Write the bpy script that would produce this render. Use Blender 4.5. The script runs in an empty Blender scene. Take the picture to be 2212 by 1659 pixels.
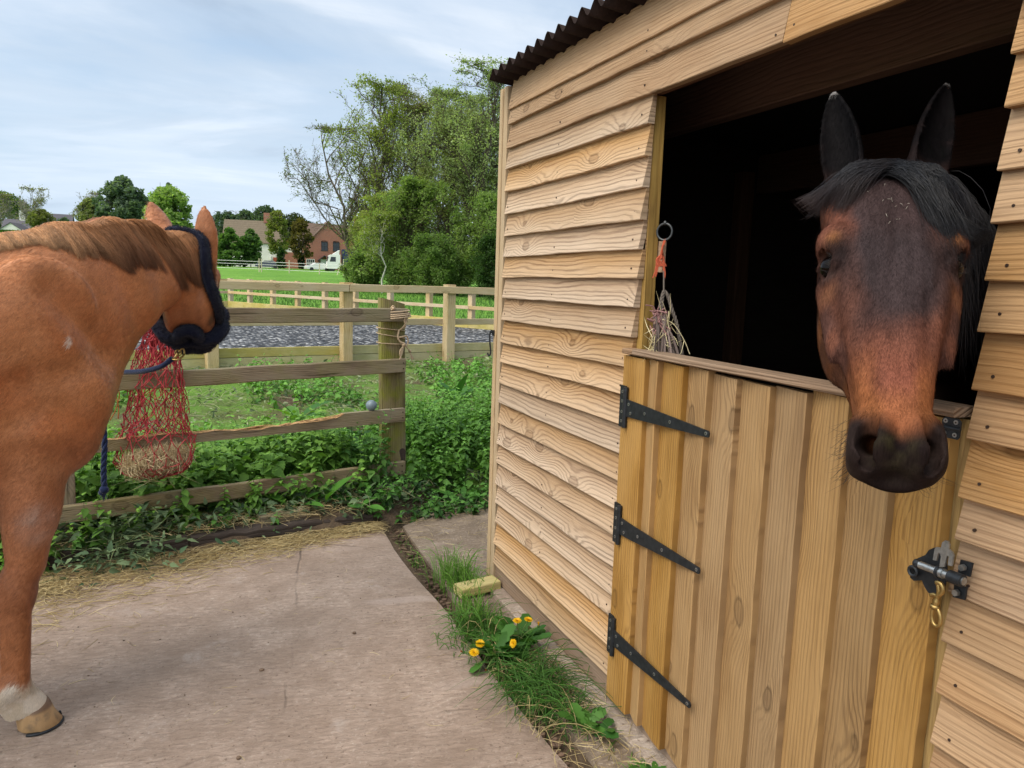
import bpy, math, random
import numpy as np
R = math.radians
scene = bpy.context.scene
COL = scene.collection

# ---------------------------------------------------------------- camera
# world: +Y runs along the stable front (away), +X into the stable, z up, metres
CAM_F, CAM_PITCH, CAM_ROLL, CAM_YAW = 1615.4 / 2212.0, .1366, .03297, .39589
cam = bpy.data.cameras.new('camera')
cam.sensor_width = 36.0
cam.lens = 36.0 * CAM_F
cam.clip_start, cam.clip_end = .05, 4000
co = bpy.data.objects.new('camera', cam)
COL.objects.link(co)
_fw = np.array([math.sin(CAM_YAW) * math.cos(CAM_PITCH), math.cos(CAM_YAW) * math.cos(CAM_PITCH), -math.sin(CAM_PITCH)])
_r0 = np.array([math.cos(CAM_YAW), -math.sin(CAM_YAW), 0.0])
_u0 = np.cross(_r0, _fw)
_rt = _r0 * math.cos(CAM_ROLL) + _u0 * math.sin(CAM_ROLL)
_up = -_r0 * math.sin(CAM_ROLL) + _u0 * math.cos(CAM_ROLL)
from mathutils import Matrix, Vector
co.matrix_world = Matrix(((_rt[0], _up[0], -_fw[0], 0), (_rt[1], _up[1], -_fw[1], 0), (_rt[2], _up[2], -_fw[2], 1.5), (0, 0, 0, 1)))
scene.camera = co
EYE = np.array([0, 0, 1.5])

def ray(px, py):
    """direction (unit depth) through a point of the photo measured on a 2212 x 1659 copy"""
    f = 1615.4
    return _fw + _rt * ((px - 1106) / f) - _up * ((py - 829.5) / f)
def pdep(px, py, d): return EYE + ray(px, py) * d
def pgr(px, py, z=0.0):
    d = ray(px, py); return EYE + d * ((z - 1.5) / d[2])
def ppl(px, py, P0, n):
    d = ray(px, py); n = np.asarray(n, float)
    return EYE + d * (((np.asarray(P0, float) - EYE) @ n) / (d @ n))
def pwall(px, py, x): return ppl(px, py, (x, 0, 0), (1, 0, 0))

# ---------------------------------------------------------------- sky, sun, exposure
SUN_EL, SUN_AZ = R(52), R(250)          # azimuth clockwise from +Y
world = bpy.data.worlds.new('World')
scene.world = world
world.use_nodes = True
def build_world():
    nt = world.node_tree; nt.nodes.clear(); N = nt.nodes.new; L = nt.links.new
    out = N('ShaderNodeOutputWorld')
    sky = N('ShaderNodeTexSky'); sky.sky_type = 'NISHITA'; sky.sun_disc = False
    sky.sun_elevation = SUN_EL; sky.sun_rotation = SUN_AZ; sky.air_density = 1.3; sky.dust_density = 2.0
    tc = N('ShaderNodeTexCoord')
    sep = N('ShaderNodeSeparateXYZ'); L(tc.outputs['Generated'], sep.inputs[0])
    def math_(op, a, b=None, clamp=False):
        m = N('ShaderNodeMath'); m.operation = op; m.use_clamp = clamp
        for i, v in enumerate((a, b)):
            if v is None: continue
            if isinstance(v, (int, float)): m.inputs[i].default_value = v
            else: L(v, m.inputs[i])
        return m.outputs[0]
    zz = math_('ADD', math_('MAXIMUM', sep.outputs[2], 0.0), .16)
    px = math_('DIVIDE', sep.outputs[0], zz); py = math_('DIVIDE', sep.outputs[1], zz)
    cmb = N('ShaderNodeCombineXYZ'); L(px, cmb.inputs[0]); L(py, cmb.inputs[1])
    def noise(scale, detail, rough, dist, rot, sc, off):
        mp = N('ShaderNodeMapping'); mp.inputs['Rotation'].default_value = (0, 0, rot); mp.inputs['Scale'].default_value = sc
        mp.inputs['Location'].default_value = off
        L(cmb.outputs[0], mp.inputs[0])
        n = N('ShaderNodeTexNoise'); n.inputs['Scale'].default_value = scale; n.inputs['Detail'].default_value = detail
        n.inputs['Roughness'].default_value = rough; n.inputs['Distortion'].default_value = dist
        L(mp.outputs[0], n.inputs['Vector']); return n.outputs[0]
    def ramp(fac, stops):
        r = N('ShaderNodeValToRGB'); r.color_ramp.interpolation = 'EASE'
        e = r.color_ramp.elements
        while len(e) < len(stops): e.new(.5)
        for q, (p, c) in zip(e, stops): q.position = p; q.color = (*c, 1)
        L(fac, r.inputs[0]); return r.outputs[0]
    g = lambda v: (v, v, v)
    cover = ramp(noise(1.0, 7, .52, .35, R(30), (.75, 1.5, 1), (3.1, 1.7, 0)), [(.33, g(0.12)), (.48, g(.66)), (.62, g(1))])
    cover2 = ramp(noise(2.6, 6, .58, .3, R(24), (.55, 1.7, 1), (8.3, 2.2, 0)), [(.36, g(.70)), (.62, g(1))])
    shade = ramp(noise(.9, 8, .55, .6, R(36), (.8, 1.4, 1), (1.2, 9.4, 0)), [(.30, (.36, .44, .55)), (.44, (.52, .61, .72)), (.57, (.68, .75, .84)), (.70, (.88, .91, .96))])
    # clear part: deepening blue, brighter whitish haze towards the horizon
    skm = N('ShaderNodeVectorMath'); skm.operation = 'SCALE'; L(sky.outputs[0], skm.inputs[0]); skm.inputs['Scale'].default_value = .115
    base = N('ShaderNodeMixRGB'); base.inputs[0].default_value = .55; L(skm.outputs[0], base.inputs[1]); base.inputs[2].default_value = (.46, .62, .84, 1)
    m = N('ShaderNodeMixRGB'); L(math_('MULTIPLY', cover, cover2), m.inputs[0]); L(base.outputs[0], m.inputs[1]); L(shade, m.inputs[2])
    hz = N('ShaderNodeMapRange'); L(sep.outputs[2], hz.inputs[0]); hz.inputs[1].default_value = .0; hz.inputs[2].default_value = .30
    hz.inputs[3].default_value = .62; hz.inputs[4].default_value = 0.0
    m2 = N('ShaderNodeMixRGB'); L(hz.outputs[0], m2.inputs[0]); L(m.outputs[0], m2.inputs[1]); m2.inputs[2].default_value = (.60, .73, .88, 1)
    # cloud glow added round the unseen sun and overhead to brighten the scene
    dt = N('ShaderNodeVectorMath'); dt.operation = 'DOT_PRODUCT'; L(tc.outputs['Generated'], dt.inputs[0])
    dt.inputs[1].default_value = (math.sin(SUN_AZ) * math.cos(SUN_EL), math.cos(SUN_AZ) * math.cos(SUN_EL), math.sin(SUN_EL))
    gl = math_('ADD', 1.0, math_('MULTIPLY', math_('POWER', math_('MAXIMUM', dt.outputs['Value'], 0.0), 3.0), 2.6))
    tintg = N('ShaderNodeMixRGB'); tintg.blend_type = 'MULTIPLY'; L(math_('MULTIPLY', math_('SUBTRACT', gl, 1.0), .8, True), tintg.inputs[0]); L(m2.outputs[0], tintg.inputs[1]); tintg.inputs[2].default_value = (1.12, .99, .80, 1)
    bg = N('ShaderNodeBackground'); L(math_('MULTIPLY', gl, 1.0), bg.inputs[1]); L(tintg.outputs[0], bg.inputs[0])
    L(bg.outputs[0], out.inputs[0])
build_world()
sl = bpy.data.lights.new('sun', 'SUN'); sl.energy = 1.5; sl.angle = R(30); sl.color = (1, .92, .80)
so = bpy.data.objects.new('sun', sl); COL.objects.link(so)
_sd = Vector((math.sin(SUN_AZ) * math.cos(SUN_EL), math.cos(SUN_AZ) * math.cos(SUN_EL), math.sin(SUN_EL)))
so.rotation_euler = _sd.to_track_quat('Z', 'Y').to_euler()
so.location = (-6, -4, 12)
scene.view_settings.view_transform = 'Standard'
scene.view_settings.look = 'None'
scene.view_settings.exposure = .30
scene.view_settings.gamma = 1.0
scene.render.engine = 'CYCLES'
scene.cycles.max_bounces = 6
scene.cycles.transparent_max_bounces = 8

# ---------------------------------------------------------------- object helpers
def tag(o, label=None, cat=None, group=None, kind=None):
    if label: o['label'] = label
    if cat: o['category'] = cat
    if group: o['group'] = group
    if kind: o['kind'] = kind
    return o
def empty(name, label=None, cat=None, group=None, loc=(0, 0, 0), rz=0.0):
    o = bpy.data.objects.new(name, None); o.empty_display_size = .1
    o.location = loc; o.rotation_euler = (0, 0, rz); COL.objects.link(o)
    return tag(o, label, cat, group)
class Geo:
    """collects pieces of one mesh: vertices, faces, material slots, grain coordinates, colours"""
    def __init__(s): s.V = []; s.F = []; s.M = []; s.n = 0; s.gc = []; s.bs = []; s.col = []
    def add(s, V, F, mat=0, gc=None, bs=None, col=None):
        V = np.asarray(V, np.float32).reshape(-1, 3)
        F = [np.asarray(F)] if isinstance(F, np.ndarray) else [np.array(f)[None] for f in F]
        for f in F:
            s.F.append(f.astype(np.int64) + s.n); s.M.append(np.full(len(f), mat, np.int32))
        s.V.append(V); k = len(V); s.n += k
        s.gc.append(np.asarray(gc, np.float32) if gc is not None else V.copy())
        s.bs.append(np.full(k, bs if bs is not None else random.random(), np.float32) if np.ndim(bs) == 0 else np.asarray(bs, np.float32))
        s.col.append(np.broadcast_to(np.asarray(col if col is not None else (1, 1, 1), np.float32), (k, 3)))
        return s
    def build(s, name, mats, parent=None, smooth=False, color=False, grain=True):
        me = bpy.data.meshes.new(name)
        V = np.concatenate(s.V)
        fl = [f for f in s.F]
        tot = np.concatenate([np.full(len(f), f.shape[1], np.int32) for f in fl])
        idx = np.concatenate([f.ravel() for f in fl]).astype(np.int32)
        me.vertices.add(len(V)); me.vertices.foreach_set('co', V.ravel())
        me.loops.add(len(idx)); me.loops.foreach_set('vertex_index', idx)
        me.polygons.add(len(tot))
        st = np.zeros(len(tot), np.int32); st[1:] = np.cumsum(tot)[:-1]
        me.polygons.foreach_set('loop_start', st)
        me.polygons.foreach_set('material_index', np.concatenate(s.M))
        if smooth: me.polygons.foreach_set('use_smooth', np.ones(len(tot), bool))
        if grain:
            a = me.attributes.new('gc', 'FLOAT_VECTOR', 'POINT'); a.data.foreach_set('vector', np.concatenate(s.gc).ravel())
            a = me.attributes.new('bs', 'FLOAT', 'POINT'); a.data.foreach_set('value', np.concatenate(s.bs))
        if color:
            c = np.concatenate(s.col); c = np.concatenate([c, np.ones((len(c), 1), np.float32)], 1)
            a = me.attributes.new('Col', 'FLOAT_COLOR', 'POINT'); a.data.foreach_set('color', c.astype(np.float32).ravel())
        me.update(calc_edges=True); me.validate()
        if not smooth and len(tot) < 40000: me.set_sharp_from_angle(angle=R(32))
        for m in (mats if isinstance(mats, (list, tuple)) else [mats]): me.materials.append(m)
        o = bpy.data.objects.new(name, me); COL.objects.link(o)
        if parent is not None: o.parent = parent
        return o
def nrm(v):
    v = np.asarray(v, float); return v / (np.linalg.norm(v) + 1e-12)
BOXF = np.array([[0, 3, 2, 1], [4, 5, 6, 7], [0, 1, 5, 4], [1, 2, 6, 5], [2, 3, 7, 6], [3, 0, 4, 7]])
def box8(c, ax, ay, az):
    c = np.asarray(c, float); ax, ay, az = (np.asarray(v, float) for v in (ax, ay, az))
    return np.array([c + sx * ax + sy * ay + sz * az for sz in (-1, 1) for sx, sy in ((-1, -1), (1, -1), (1, 1), (-1, 1))])
def add_box(g, lo, hi, mat=0, long=None, bs=None, col=None):
    """axis box with grain coordinates along its long side, slightly chamfered"""
    lo = np.minimum(lo, hi).astype(float); hi = np.maximum(lo, hi).astype(float)
    beam(g, None, None, None, None, mat, bs, lohi=(lo, hi), long=long, col=col)
def beam(g, a, b, w, h, mat=0, bs=None, up=(0, 0, 1), lohi=None, long=None, ch=.004, col=None, seg=1, wob=0.0):
    """timber from a to b, width w (sideways), height h (along up), chamfered edges, grain along the length"""
    if lohi is not None:
        lo, hi = lohi; d = hi - lo; k = int(np.argmax(d)) if long is None else long
        e = np.eye(3); o = [i for i in range(3) if i != k]
        c = (lo + hi) / 2; a = c - e[k] * d[k] / 2; b = c + e[k] * d[k] / 2
        t, sx, sy, w, h = e[k], e[o[0]], e[o[1]], d[o[0]], d[o[1]]
        if np.dot(np.cross(sx, sy), t) < 0: sx = -sx
    else:
        a = np.asarray(a, float); b = np.asarray(b, float); t = nrm(b - a)
        sx = nrm(np.cross(np.asarray(up, float), t)); sy = np.cross(t, sx)
    ch = min(ch, w * .2, h * .2)
    x, y = w / 2, h / 2
    P = np.array([(-x + ch, -y), (x - ch, -y), (x, -y + ch), (x, y - ch), (x - ch, y), (-x + ch, y), (-x, y - ch), (-x, -y + ch)])
    L = np.linalg.norm(b - a); V = []; G = []
    so_ = random.random() * 40
    rr = random.Random(int(so_ * 1e6))
    for i in range(seg + 1):
        q = i / seg
        ox, oy = (rr.uniform(-wob, wob), rr.uniform(-wob, wob)) if 0 < i < seg else (0, 0)
        for p in P:
            V.append(a + (b - a) * q + sx * (p[0] + ox) + sy * (p[1] + oy))
            G.append((L * q + so_, p[1] + so_ * .37 + (p[0] * .5), p[0]))
    F = [[i * 8 + j, i * 8 + (j + 1) % 8, i * 8 + 8 + (j + 1) % 8, i * 8 + 8 + j] for i in range(seg) for j in range(8)]
    g.add(V, np.array(F), mat, G, bs, col)
    n0 = g.n - len(V)
    g.F.append(np.array([[n0 + j for j in range(7, -1, -1)]])); g.M.append(np.full(1, mat, np.int32))
    g.F.append(np.array([[n0 + seg * 8 + j for j in range(8)]])); g.M.append(np.full(1, mat, np.int32))
def tube(g, pts, rad, n=8, mat=0, col=None, cap=True, bs=None, flat=1.0, up=None):
    """tube along a polyline with per-point radius; flat squashes it along its local second axis"""
    P = np.asarray(pts, float); m = len(P)
    r = np.broadcast_to(np.asarray(rad, float), (m,))
    T = np.gradient(P, axis=0); T /= (np.linalg.norm(T, axis=1, keepdims=True) + 1e-12)
    u = np.asarray(up if up is not None else ((0, 0, 1) if abs(T[0][2]) < .9 else (1, 0, 0)), float)
    A = []; 
    for i in range(m):
        x = u - T[i] * (u @ T[i]); x = nrm(x); u = x; A.append(x)
    A = np.array(A); B = np.cross(T, A)
    th = np.arange(n) * 2 * np.pi / n
    V = (P[:, None] + r[:, None, None] * (np.cos(th)[None, :, None] * A[:, None] * flat + np.sin(th)[None, :, None] * B[:, None])).reshape(-1, 3)
    i, j = np.meshgrid(np.arange(m - 1), np.arange(n), indexing='ij')
    F = np.stack([i * n + j, i * n + (j + 1) % n, (i + 1) * n + (j + 1) % n, (i + 1) * n + j], -1).reshape(-1, 4)
    L = np.concatenate([[0], np.cumsum(np.linalg.norm(np.diff(P, axis=0), axis=1))])
    gc = np.stack([np.repeat(L, n), np.tile(th * r.mean(), m), np.zeros(m * n)], -1)
    if col is not None and np.ndim(col) == 2: col = np.repeat(np.asarray(col, float), n, 0)
    g.add(V, F, mat, gc, bs, col)
    if cap:
        n0 = g.n - len(V)
        g.F.append(np.array([[n0 + k for k in range(n - 1, -1, -1)]])); g.M.append(np.full(1, mat, np.int32))
        g.F.append(np.array([[n0 + (m - 1) * n + k for k in range(n)]])); g.M.append(np.full(1, mat, np.int32))
def curve(pts, n=24):
    """Catmull-Rom through the points"""
    P = np.asarray(pts, float); P = np.concatenate([[2 * P[0] - P[1]], P, [2 * P[-1] - P[-2]]])
    k = len(P) - 3; t = np.linspace(0, k - 1e-9, n); i = t.astype(int); f = (t - i)[:, None]
    a, b, c, d = P[i], P[i + 1], P[i + 2], P[i + 3]
    return .5 * ((2 * b) + (-a + c) * f + (2 * a - 5 * b + 4 * c - d) * f ** 2 + (-a + 3 * b - 3 * c + d) * f ** 3)
def prism(g, outline, P0, ex, ey, th, mat=0, col=None, bs=None):
    """flat plate: 2-D outline in the axes ex, ey at P0, extruded by th along ex x ey"""
    o = np.asarray(outline, float); ex = np.asarray(ex, float); ey = np.asarray(ey, float); nz = nrm(np.cross(ex, ey))
    V0 = np.asarray(P0, float) + o[:, :1] * ex + o[:, 1:] * ey; k = len(o)
    V = np.concatenate([V0, V0 + nz * th])
    g.add(V, np.array([[i, (i + 1) % k, k + (i + 1) % k, k + i] for i in range(k)]), mat, None, bs, col)
    n0 = g.n - 2 * k
    g.F.append(np.array([[n0 + i for i in range(k - 1, -1, -1)]])); g.M.append(np.full(1, mat, np.int32))
    g.F.append(np.array([[n0 + k + i for i in range(k)]])); g.M.append(np.full(1, mat, np.int32))
def ball(g, c, rad, mat=0, n=12, col=None, ax=None):
    rad = np.broadcast_to(np.asarray(rad, float), (3,)); m = n // 2 + 1
    th = np.linspace(0, np.pi, m)[1:-1]; ph = np.arange(n) * 2 * np.pi / n
    V = [(0, 0, 1)] + [(math.sin(a) * math.cos(b), math.sin(a) * math.sin(b), math.cos(a)) for a in th for b in ph] + [(0, 0, -1)]
    V = np.array(V) * rad
    if ax is not None: V = V @ np.asarray(ax, float)
    F = []; k = len(th)
    for i in range(k - 1):
        for j in range(n): F.append([1 + i * n + j, 1 + (i + 1) * n + j, 1 + (i + 1) * n + (j + 1) % n, 1 + i * n + (j + 1) % n])
    g.add(V + np.asarray(c, float), np.array(F), mat, None, None, col)
    n0 = g.n - len(V); e = len(V) - 1
    T = [[0, 1 + j, 1 + (j + 1) % n] for j in range(n)] + [[e, 1 + (k - 1) * n + (j + 1) % n, 1 + (k - 1) * n + j] for j in range(n)]
    g.F.append(np.array(T) + n0); g.M.append(np.full(len(T), mat, np.int32))

# ---------------------------------------------------------------- material helpers
class NT:
    def __init__(s, name):
        s.m = bpy.data.materials.new(name); s.m.use_nodes = True; s.t = s.m.node_tree; s.t.nodes.clear()
        s.out = s.t.nodes.new('ShaderNodeOutputMaterial'); s.b = s.t.nodes.new('ShaderNodeBsdfPrincipled')
        s.t.links.new(s.b.outputs[0], s.out.inputs[0])
    def n(s, kind, **kw):
        x = s.t.nodes.new('ShaderNode' + kind)
        for k, v in kw.items(): setattr(x, k, v)
        return x
    def L(s, a, b): s.t.links.new(a, b)
    def put(s, sock, v):
        if isinstance(v, (int, float, tuple, list)):
            if isinstance(v, (tuple, list)) and len(v) == 3 and sock.type == 'RGBA': v = (*v, 1)
            sock.default_value = v
        else: s.L(v, sock)
    def math(s, op, a, b=0.0, clamp=False, c=None):
        m = s.n('Math', operation=op, use_clamp=clamp); s.put(m.inputs[0], a); s.put(m.inputs[1], b)
        if c is not None: s.put(m.inputs[2], c)
        return m.outputs[0]
    def mix(s, f, a, b, mode='MIX'):
        m = s.n('MixRGB', blend_type=mode); s.put(m.inputs[0], f); s.put(m.inputs[1], a); s.put(m.inputs[2], b); return m.outputs[0]
    def noise(s, vec, scale, detail=4, rough=.55, dist=0.0, col=False):
        x = s.n('TexNoise'); s.put(x.inputs['Scale'], scale); x.inputs['Detail'].default_value = detail
        x.inputs['Roughness'].default_value = rough; x.inputs['Distortion'].default_value = dist
        if vec is not None: s.L(vec, x.inputs['Vector'])
        return x.outputs[1 if col else 0]
    def voro(s, vec, scale, feature='F1', rnd=1.0, out=0, dim='3D'):
        x = s.n('TexVoronoi', feature=feature, voronoi_dimensions=dim); x.inputs['Scale'].default_value = scale
        x.inputs['Randomness'].default_value = rnd
        if vec is not None: s.L(vec, x.inputs['Vector'])
        return x.outputs[out]
    def map(s, vec, sc=(1, 1, 1), loc=(0, 0, 0), rot=(0, 0, 0)):
        x = s.n('Mapping'); x.inputs['Scale'].default_value = sc; x.inputs['Location'].default_value = loc; x.inputs['Rotation'].default_value = rot
        s.L(vec, x.inputs[0]); return x.outputs[0]
    def ramp(s, f, stops, interp='LINEAR'):
        r = s.n('ValToRGB'); e = r.color_ramp.elements; r.color_ramp.interpolation = interp
        while len(e) < len(stops): e.new(.5)
        for q, (p, c) in zip(e, stops):
            q.position = p; q.color = (c, c, c, 1) if isinstance(c, (int, float)) else (*c, 1)
        s.L(f, r.inputs[0]); return r.outputs[0]
    def attr(s, name, out='Vector'): return s.n('Attribute', attribute_name=name).outputs[out]
    def pos(s): return s.n('NewGeometry').outputs['Position']
    def obj(s): return s.n('TexCoord').outputs['Object']
    def sep(s, v):
        x = s.n('SeparateXYZ'); s.L(v, x.inputs[0]); return x.outputs
    def comb(s, x=0.0, y=0.0, z=0.0):
        c = s.n('CombineXYZ'); [s.put(c.inputs[i], v) for i, v in enumerate((x, y, z))]; return c.outputs[0]
    def bump(s, h, strength=.5, dist=.01):
        b = s.n('Bump'); b.inputs['Strength'].default_value = strength; b.inputs['Distance'].default_value = dist
        s.L(h, b.inputs['Height']); s.L(b.outputs[0], s.b.inputs['Normal']); return s
    def set(s, **kw):
        for k, v in kw.items():
            k = {'color': 'Base Color', 'rough': 'Roughness', 'metal': 'Metallic', 'spec': 'Specular IOR Level', 'sheen': 'Sheen Weight',
                 'sss': 'Subsurface Weight', 'emit': 'Emission Color', 'estr': 'Emission Strength', 'trans': 'Transmission Weight', 'coat': 'Coat Weight'}[k]
            s.put(s.b.inputs[k], v)
        return s
def plain(name, color, rough=.6, metal=0.0, var=.25, scale=30, bump=0.0):
    t = NT(name); n = t.noise(t.obj(), scale, 5)
    c = t.mix(t.ramp(n, [(.3, 0.0), (.7, 1.0)]), tuple(v * (1 - var) for v in color), tuple(min(1, v * (1 + var)) for v in color))
    t.set(color=c, rough=rough, metal=metal)
    if bump: t.bump(n, bump, .004)
    return t.m
def wood(name, light, dark, ring=95.0, warp=.02, knots=1.0, weather=None, wamt=0.0, algae=0.0, rough=.75, vary=.25, bump=.35, ringmix=.6, stain=None, bleach=None, cracks=0.0):
    """softwood board: growth rings that bend round knots, fibres, per-board tint"""
    t = NT(name)
    gc = t.attr('gc'); bs = t.attr('bs', 'Fac'); u, v, w = t.sep(gc)
    n1 = t.noise(t.comb(t.math('MULTIPLY', u, 1.1), t.math('MULTIPLY', v, 4.0), t.math('MULTIPLY', bs, 30.0)), 1.0, 3, .5)
    n2 = t.noise(t.comb(t.math('MULTIPLY', u, 9.0), t.math('MULTIPLY', v, 22.0), bs), 1.0, 3, .5)
    # knots
    kv = t.comb(t.math('MULTIPLY', u, 3.4), t.math('ADD', t.math('MULTIPLY', v, 6.2), t.math('MULTIPLY', bs, 57.0)), 0.0)
    kv = t.mix(.12, kv, t.noise(kv, 2.5, 2, .5, 0, True))
    d = t.voro(kv, 1.0, dim='2D'); kc = t.sep(t.voro(kv, 1.0, out=1, dim='2D'))[0]
    d = t.math('ADD', d, t.math('MULTIPLY', t.math('SUBTRACT', .72, kc), .22))
    on = t.math('MULTIPLY', t.math('GREATER_THAN', kc, .56), knots)
    d2 = t.math('MULTIPLY', d, d)
    kb = t.math('MULTIPLY', t.math('EXPONENT', t.math('MULTIPLY', d2, -14.0)), on)
    rv = t.math('MULTIPLY', t.math('ADD', v, t.math('MULTIPLY', t.noise(t.comb(t.math('MULTIPLY', u, .4), t.math('MULTIPLY', v, 28.0), bs), 1.0, 2, .5), .022)), ring)
    ph = t.math('ADD', rv, t.math('ADD', t.math('MULTIPLY', n1, ring * warp * 5.2), t.math('ADD', t.math('MULTIPLY', n2, ring * warp * .55), t.math('MULTIPLY', kb, 6.5))))
    rg = t.math('PINGPONG', ph, 1.0)
    rgc = t.ramp(rg, [(0.0, 0.0), (.50, .10), (.80, .80), (1.0, 1.0)])
    fib = t.noise(t.comb(t.math('MULTIPLY', u, 7.0), t.math('MULTIPLY', v, 260.0), t.math('MULTIPLY', bs, 9.0)), 1.0, 3, .6)
    plainness = t.ramp(t.noise(t.comb(t.math('MULTIPLY', u, 2.0), t.math('MULTIPLY', v, 12.0), t.math('MULTIPLY', bs, 17.0)), 1.0, 4, .6), [(.34, .25), (.60, 1.0)])
    amt = t.math('MULTIPLY', t.math('MULTIPLY', rgc, plainness), t.math('ADD', ringmix * .5, t.math('MULTIPLY', n1, ringmix * .9)))
    c = t.mix(t.math('MINIMUM', amt, 1.0), light, dark)
    c = t.mix(t.ramp(fib, [(.34, .42), (.62, 0.0)]), c, tuple(x * .62 for x in dark))
    big = t.noise(t.comb(t.math('MULTIPLY', u, 2.3), t.math('MULTIPLY', v, 7.0), t.math('ADD', bs, 3.0)), 1.0, 4, .6)
    if weather: c = t.mix(t.math('MULTIPLY', t.ramp(big, [(.40, 0.0), (.62, 1.0)]), wamt), c, weather)
    if stain: c = t.mix(t.math('MULTIPLY', t.ramp(big, [(.28, 1.0), (.46, 0.0)]), .6), c, stain)
    if bleach:
        bw = t.math('MULTIPLY', t.ramp(t.math('ADD', w, t.math('MULTIPLY', t.math('SUBTRACT', big, .5), .9)), [(.10, 1.0), (.62, 0.0)]), .75)
        c = t.mix(bw, c, t.mix(t.math('MINIMUM', amt, 1.0), bleach, tuple(x * .58 for x in bleach)))
    if cracks:
        ck = t.noise(t.comb(t.math('MULTIPLY', u, 2.2), t.math('MULTIPLY', v, 75.0), t.math('MULTIPLY', bs, 5.0)), 1.0, 4, .6, .4)
        ckm = t.math('MULTIPLY', t.ramp(ck, [(.30, 1.0), (.40, 0.0)]), cracks); c = t.mix(ckm, c, tuple(x * .25 for x in dark))
    if algae: c = t.mix(t.math('MULTIPLY', t.ramp(t.noise(t.pos(), 5.0, 5, .65), [(.44, 0.0), (.62, 1.0)]), algae), c, (.20, .22, .035))
    kcore = t.math('MULTIPLY', t.ramp(d, [(.045, 1.0), (.075, 0.0)]), on)
    kring = t.math('MULTIPLY', t.ramp(d, [(.035, 0.0), (.062, 1.0), (.10, 0.0)]), on)
    c = t.mix(t.math('MULTIPLY', kcore, t.math('MULTIPLY', n2, .75)), c, tuple(x * .78 for x in dark))
    c = t.mix(t.math('MULTIPLY', kring, t.math('ADD', .05, t.math('MULTIPLY', n2, .75))), c, tuple(x * .42 for x in dark))
    tint = t.math('ADD', 1 - vary, t.math('MULTIPLY', bs, 2 * vary))
    hv = t.n('HueSaturation'); t.L(c, hv.inputs['Color']); t.L(tint, hv.inputs['Value'])
    sat = t.math('ADD', .82, t.math('MULTIPLY', t.math('FRACT', t.math('MULTIPLY', bs, 7.31)), .36)); t.L(sat, hv.inputs['Saturation'])
    t.set(color=hv.outputs[0], rough=rough, spec=.25)
    h = t.math('ADD', t.math('MULTIPLY', rgc, -.5), t.math('ADD', t.math('MULTIPLY', fib, .7), t.math('MULTIPLY', kring, -.8)))
    t.bump(h, bump, .004)
    return t.m
def vcol(name, rough=.7, sheen=0.0, spec=.3, fur=0.0, furscale=(90, 90, 90), var=.0, trans=0.0, furc=.37):
    """material coloured by the mesh's own Col attribute"""
    t = NT(name); c = t.attr('Col', 'Color')
    p = t.obj()
    if var:
        n = t.noise(p, 14, 4, .6)
        c = t.mix(1.0, c, t.ramp(n, [(.25, 1 - var), (.75, 1 + var)]), 'MULTIPLY')
    t.set(color=c, rough=rough, spec=spec)
    if sheen: t.b.inputs['Sheen Weight'].default_value = sheen; t.b.inputs['Sheen Roughness'].default_value = .4
    if fur:
        fn = t.noise(t.map(p, furscale), 1.0, 4, .65)
        t.put(t.b.inputs['Base Color'], t.mix(1.0, c, t.ramp(fn, [(.28, 1 - furc), (.72, 1 + furc)]), 'MULTIPLY'))
        t.bump(fn, fur, .004)
    if trans:
        tr = t.n('BsdfTranslucent'); t.L(t.mix(1.0, c, (1.0, 1.1, .5, 1), 'MULTIPLY'), tr.inputs[0])
        ms = t.n('MixShader'); ms.inputs[0].default_value = trans
        t.L(t.b.outputs[0], ms.inputs[1]); t.L(tr.outputs[0], ms.inputs[2]); t.L(ms.outputs[0], t.out.inputs[0])
    return t.m
# ================================================================= setting: ground, yard, arena surface
def ys(x): return 4.225 + .152 * np.clip(x, -6, 1.2)          # foot of the timber edging behind the yard
def gz(x, y):
    x = np.asarray(x, float); y = np.asarray(y, float)
    s = y - ys(x)
    right = np.clip((x - 1.05) / .5, 0, 1)
    s = s - right * .45
    z = np.interp(s, [-.02, 0, .5, 4.6, 30, 145, 420, 1500], [-.03, .075, .15, .44, .50, 2.5, 5.0, 9.0])
    z = z + np.where(s > .05, .018 * np.sin(x * 5.1 + y * 2.3) + .015 * np.sin(x * 2.2 - y * 6.0), 0) * np.clip(s * 3, 0, 1)
    ss = lambda v: np.clip(v, 0, 1) ** 2 * (3 - 2 * np.clip(v, 0, 1))
    z = z + 3.6 * ss((-x - 4) / 22) * ss((y - 95) / 70)              # the field climbs towards the left
    return np.where(s < -.02, -.03, z)
def m_ground():
    t = NT('ground_soil'); p = t.pos(); x, y, z = t.sep(p)
    n = t.noise(p, 1.3, 6, .6); n2 = t.noise(p, 26, 5, .65); n3 = t.noise(p, .12, 5, .6)
    soil = t.mix(n2, (.055, .036, .024), (.17, .125, .085))
    grass = t.mix(t.ramp(t.noise(p, 3.0, 6, .7), [(.3, 0), (.7, 1)]), (.06, .15, .022), (.13, .28, .04))
    grass = t.mix(t.ramp(n3, [(.35, 0), (.65, .6)]), grass, (.19, .36, .055))
    far = t.ramp(t.math('DIVIDE', y, 30.0), [(.30, 0), (.40, 1)])
    patch = t.math('MULTIPLY', t.ramp(n, [(.36, 0), (.52, .8)]), t.math('GREATER_THAN', y, 4.75))
    c = t.mix(t.math('MAXIMUM', far, patch), soil, grass)
    t.set(color=c, rough=.95, spec=.1)
    t.bump(t.math('ADD', t.noise(p, 40, 5, .7), t.math('MULTIPLY', t.noise(p, 9, 4, .6), 2.0)), .8, .03)
    return t.m
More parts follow.
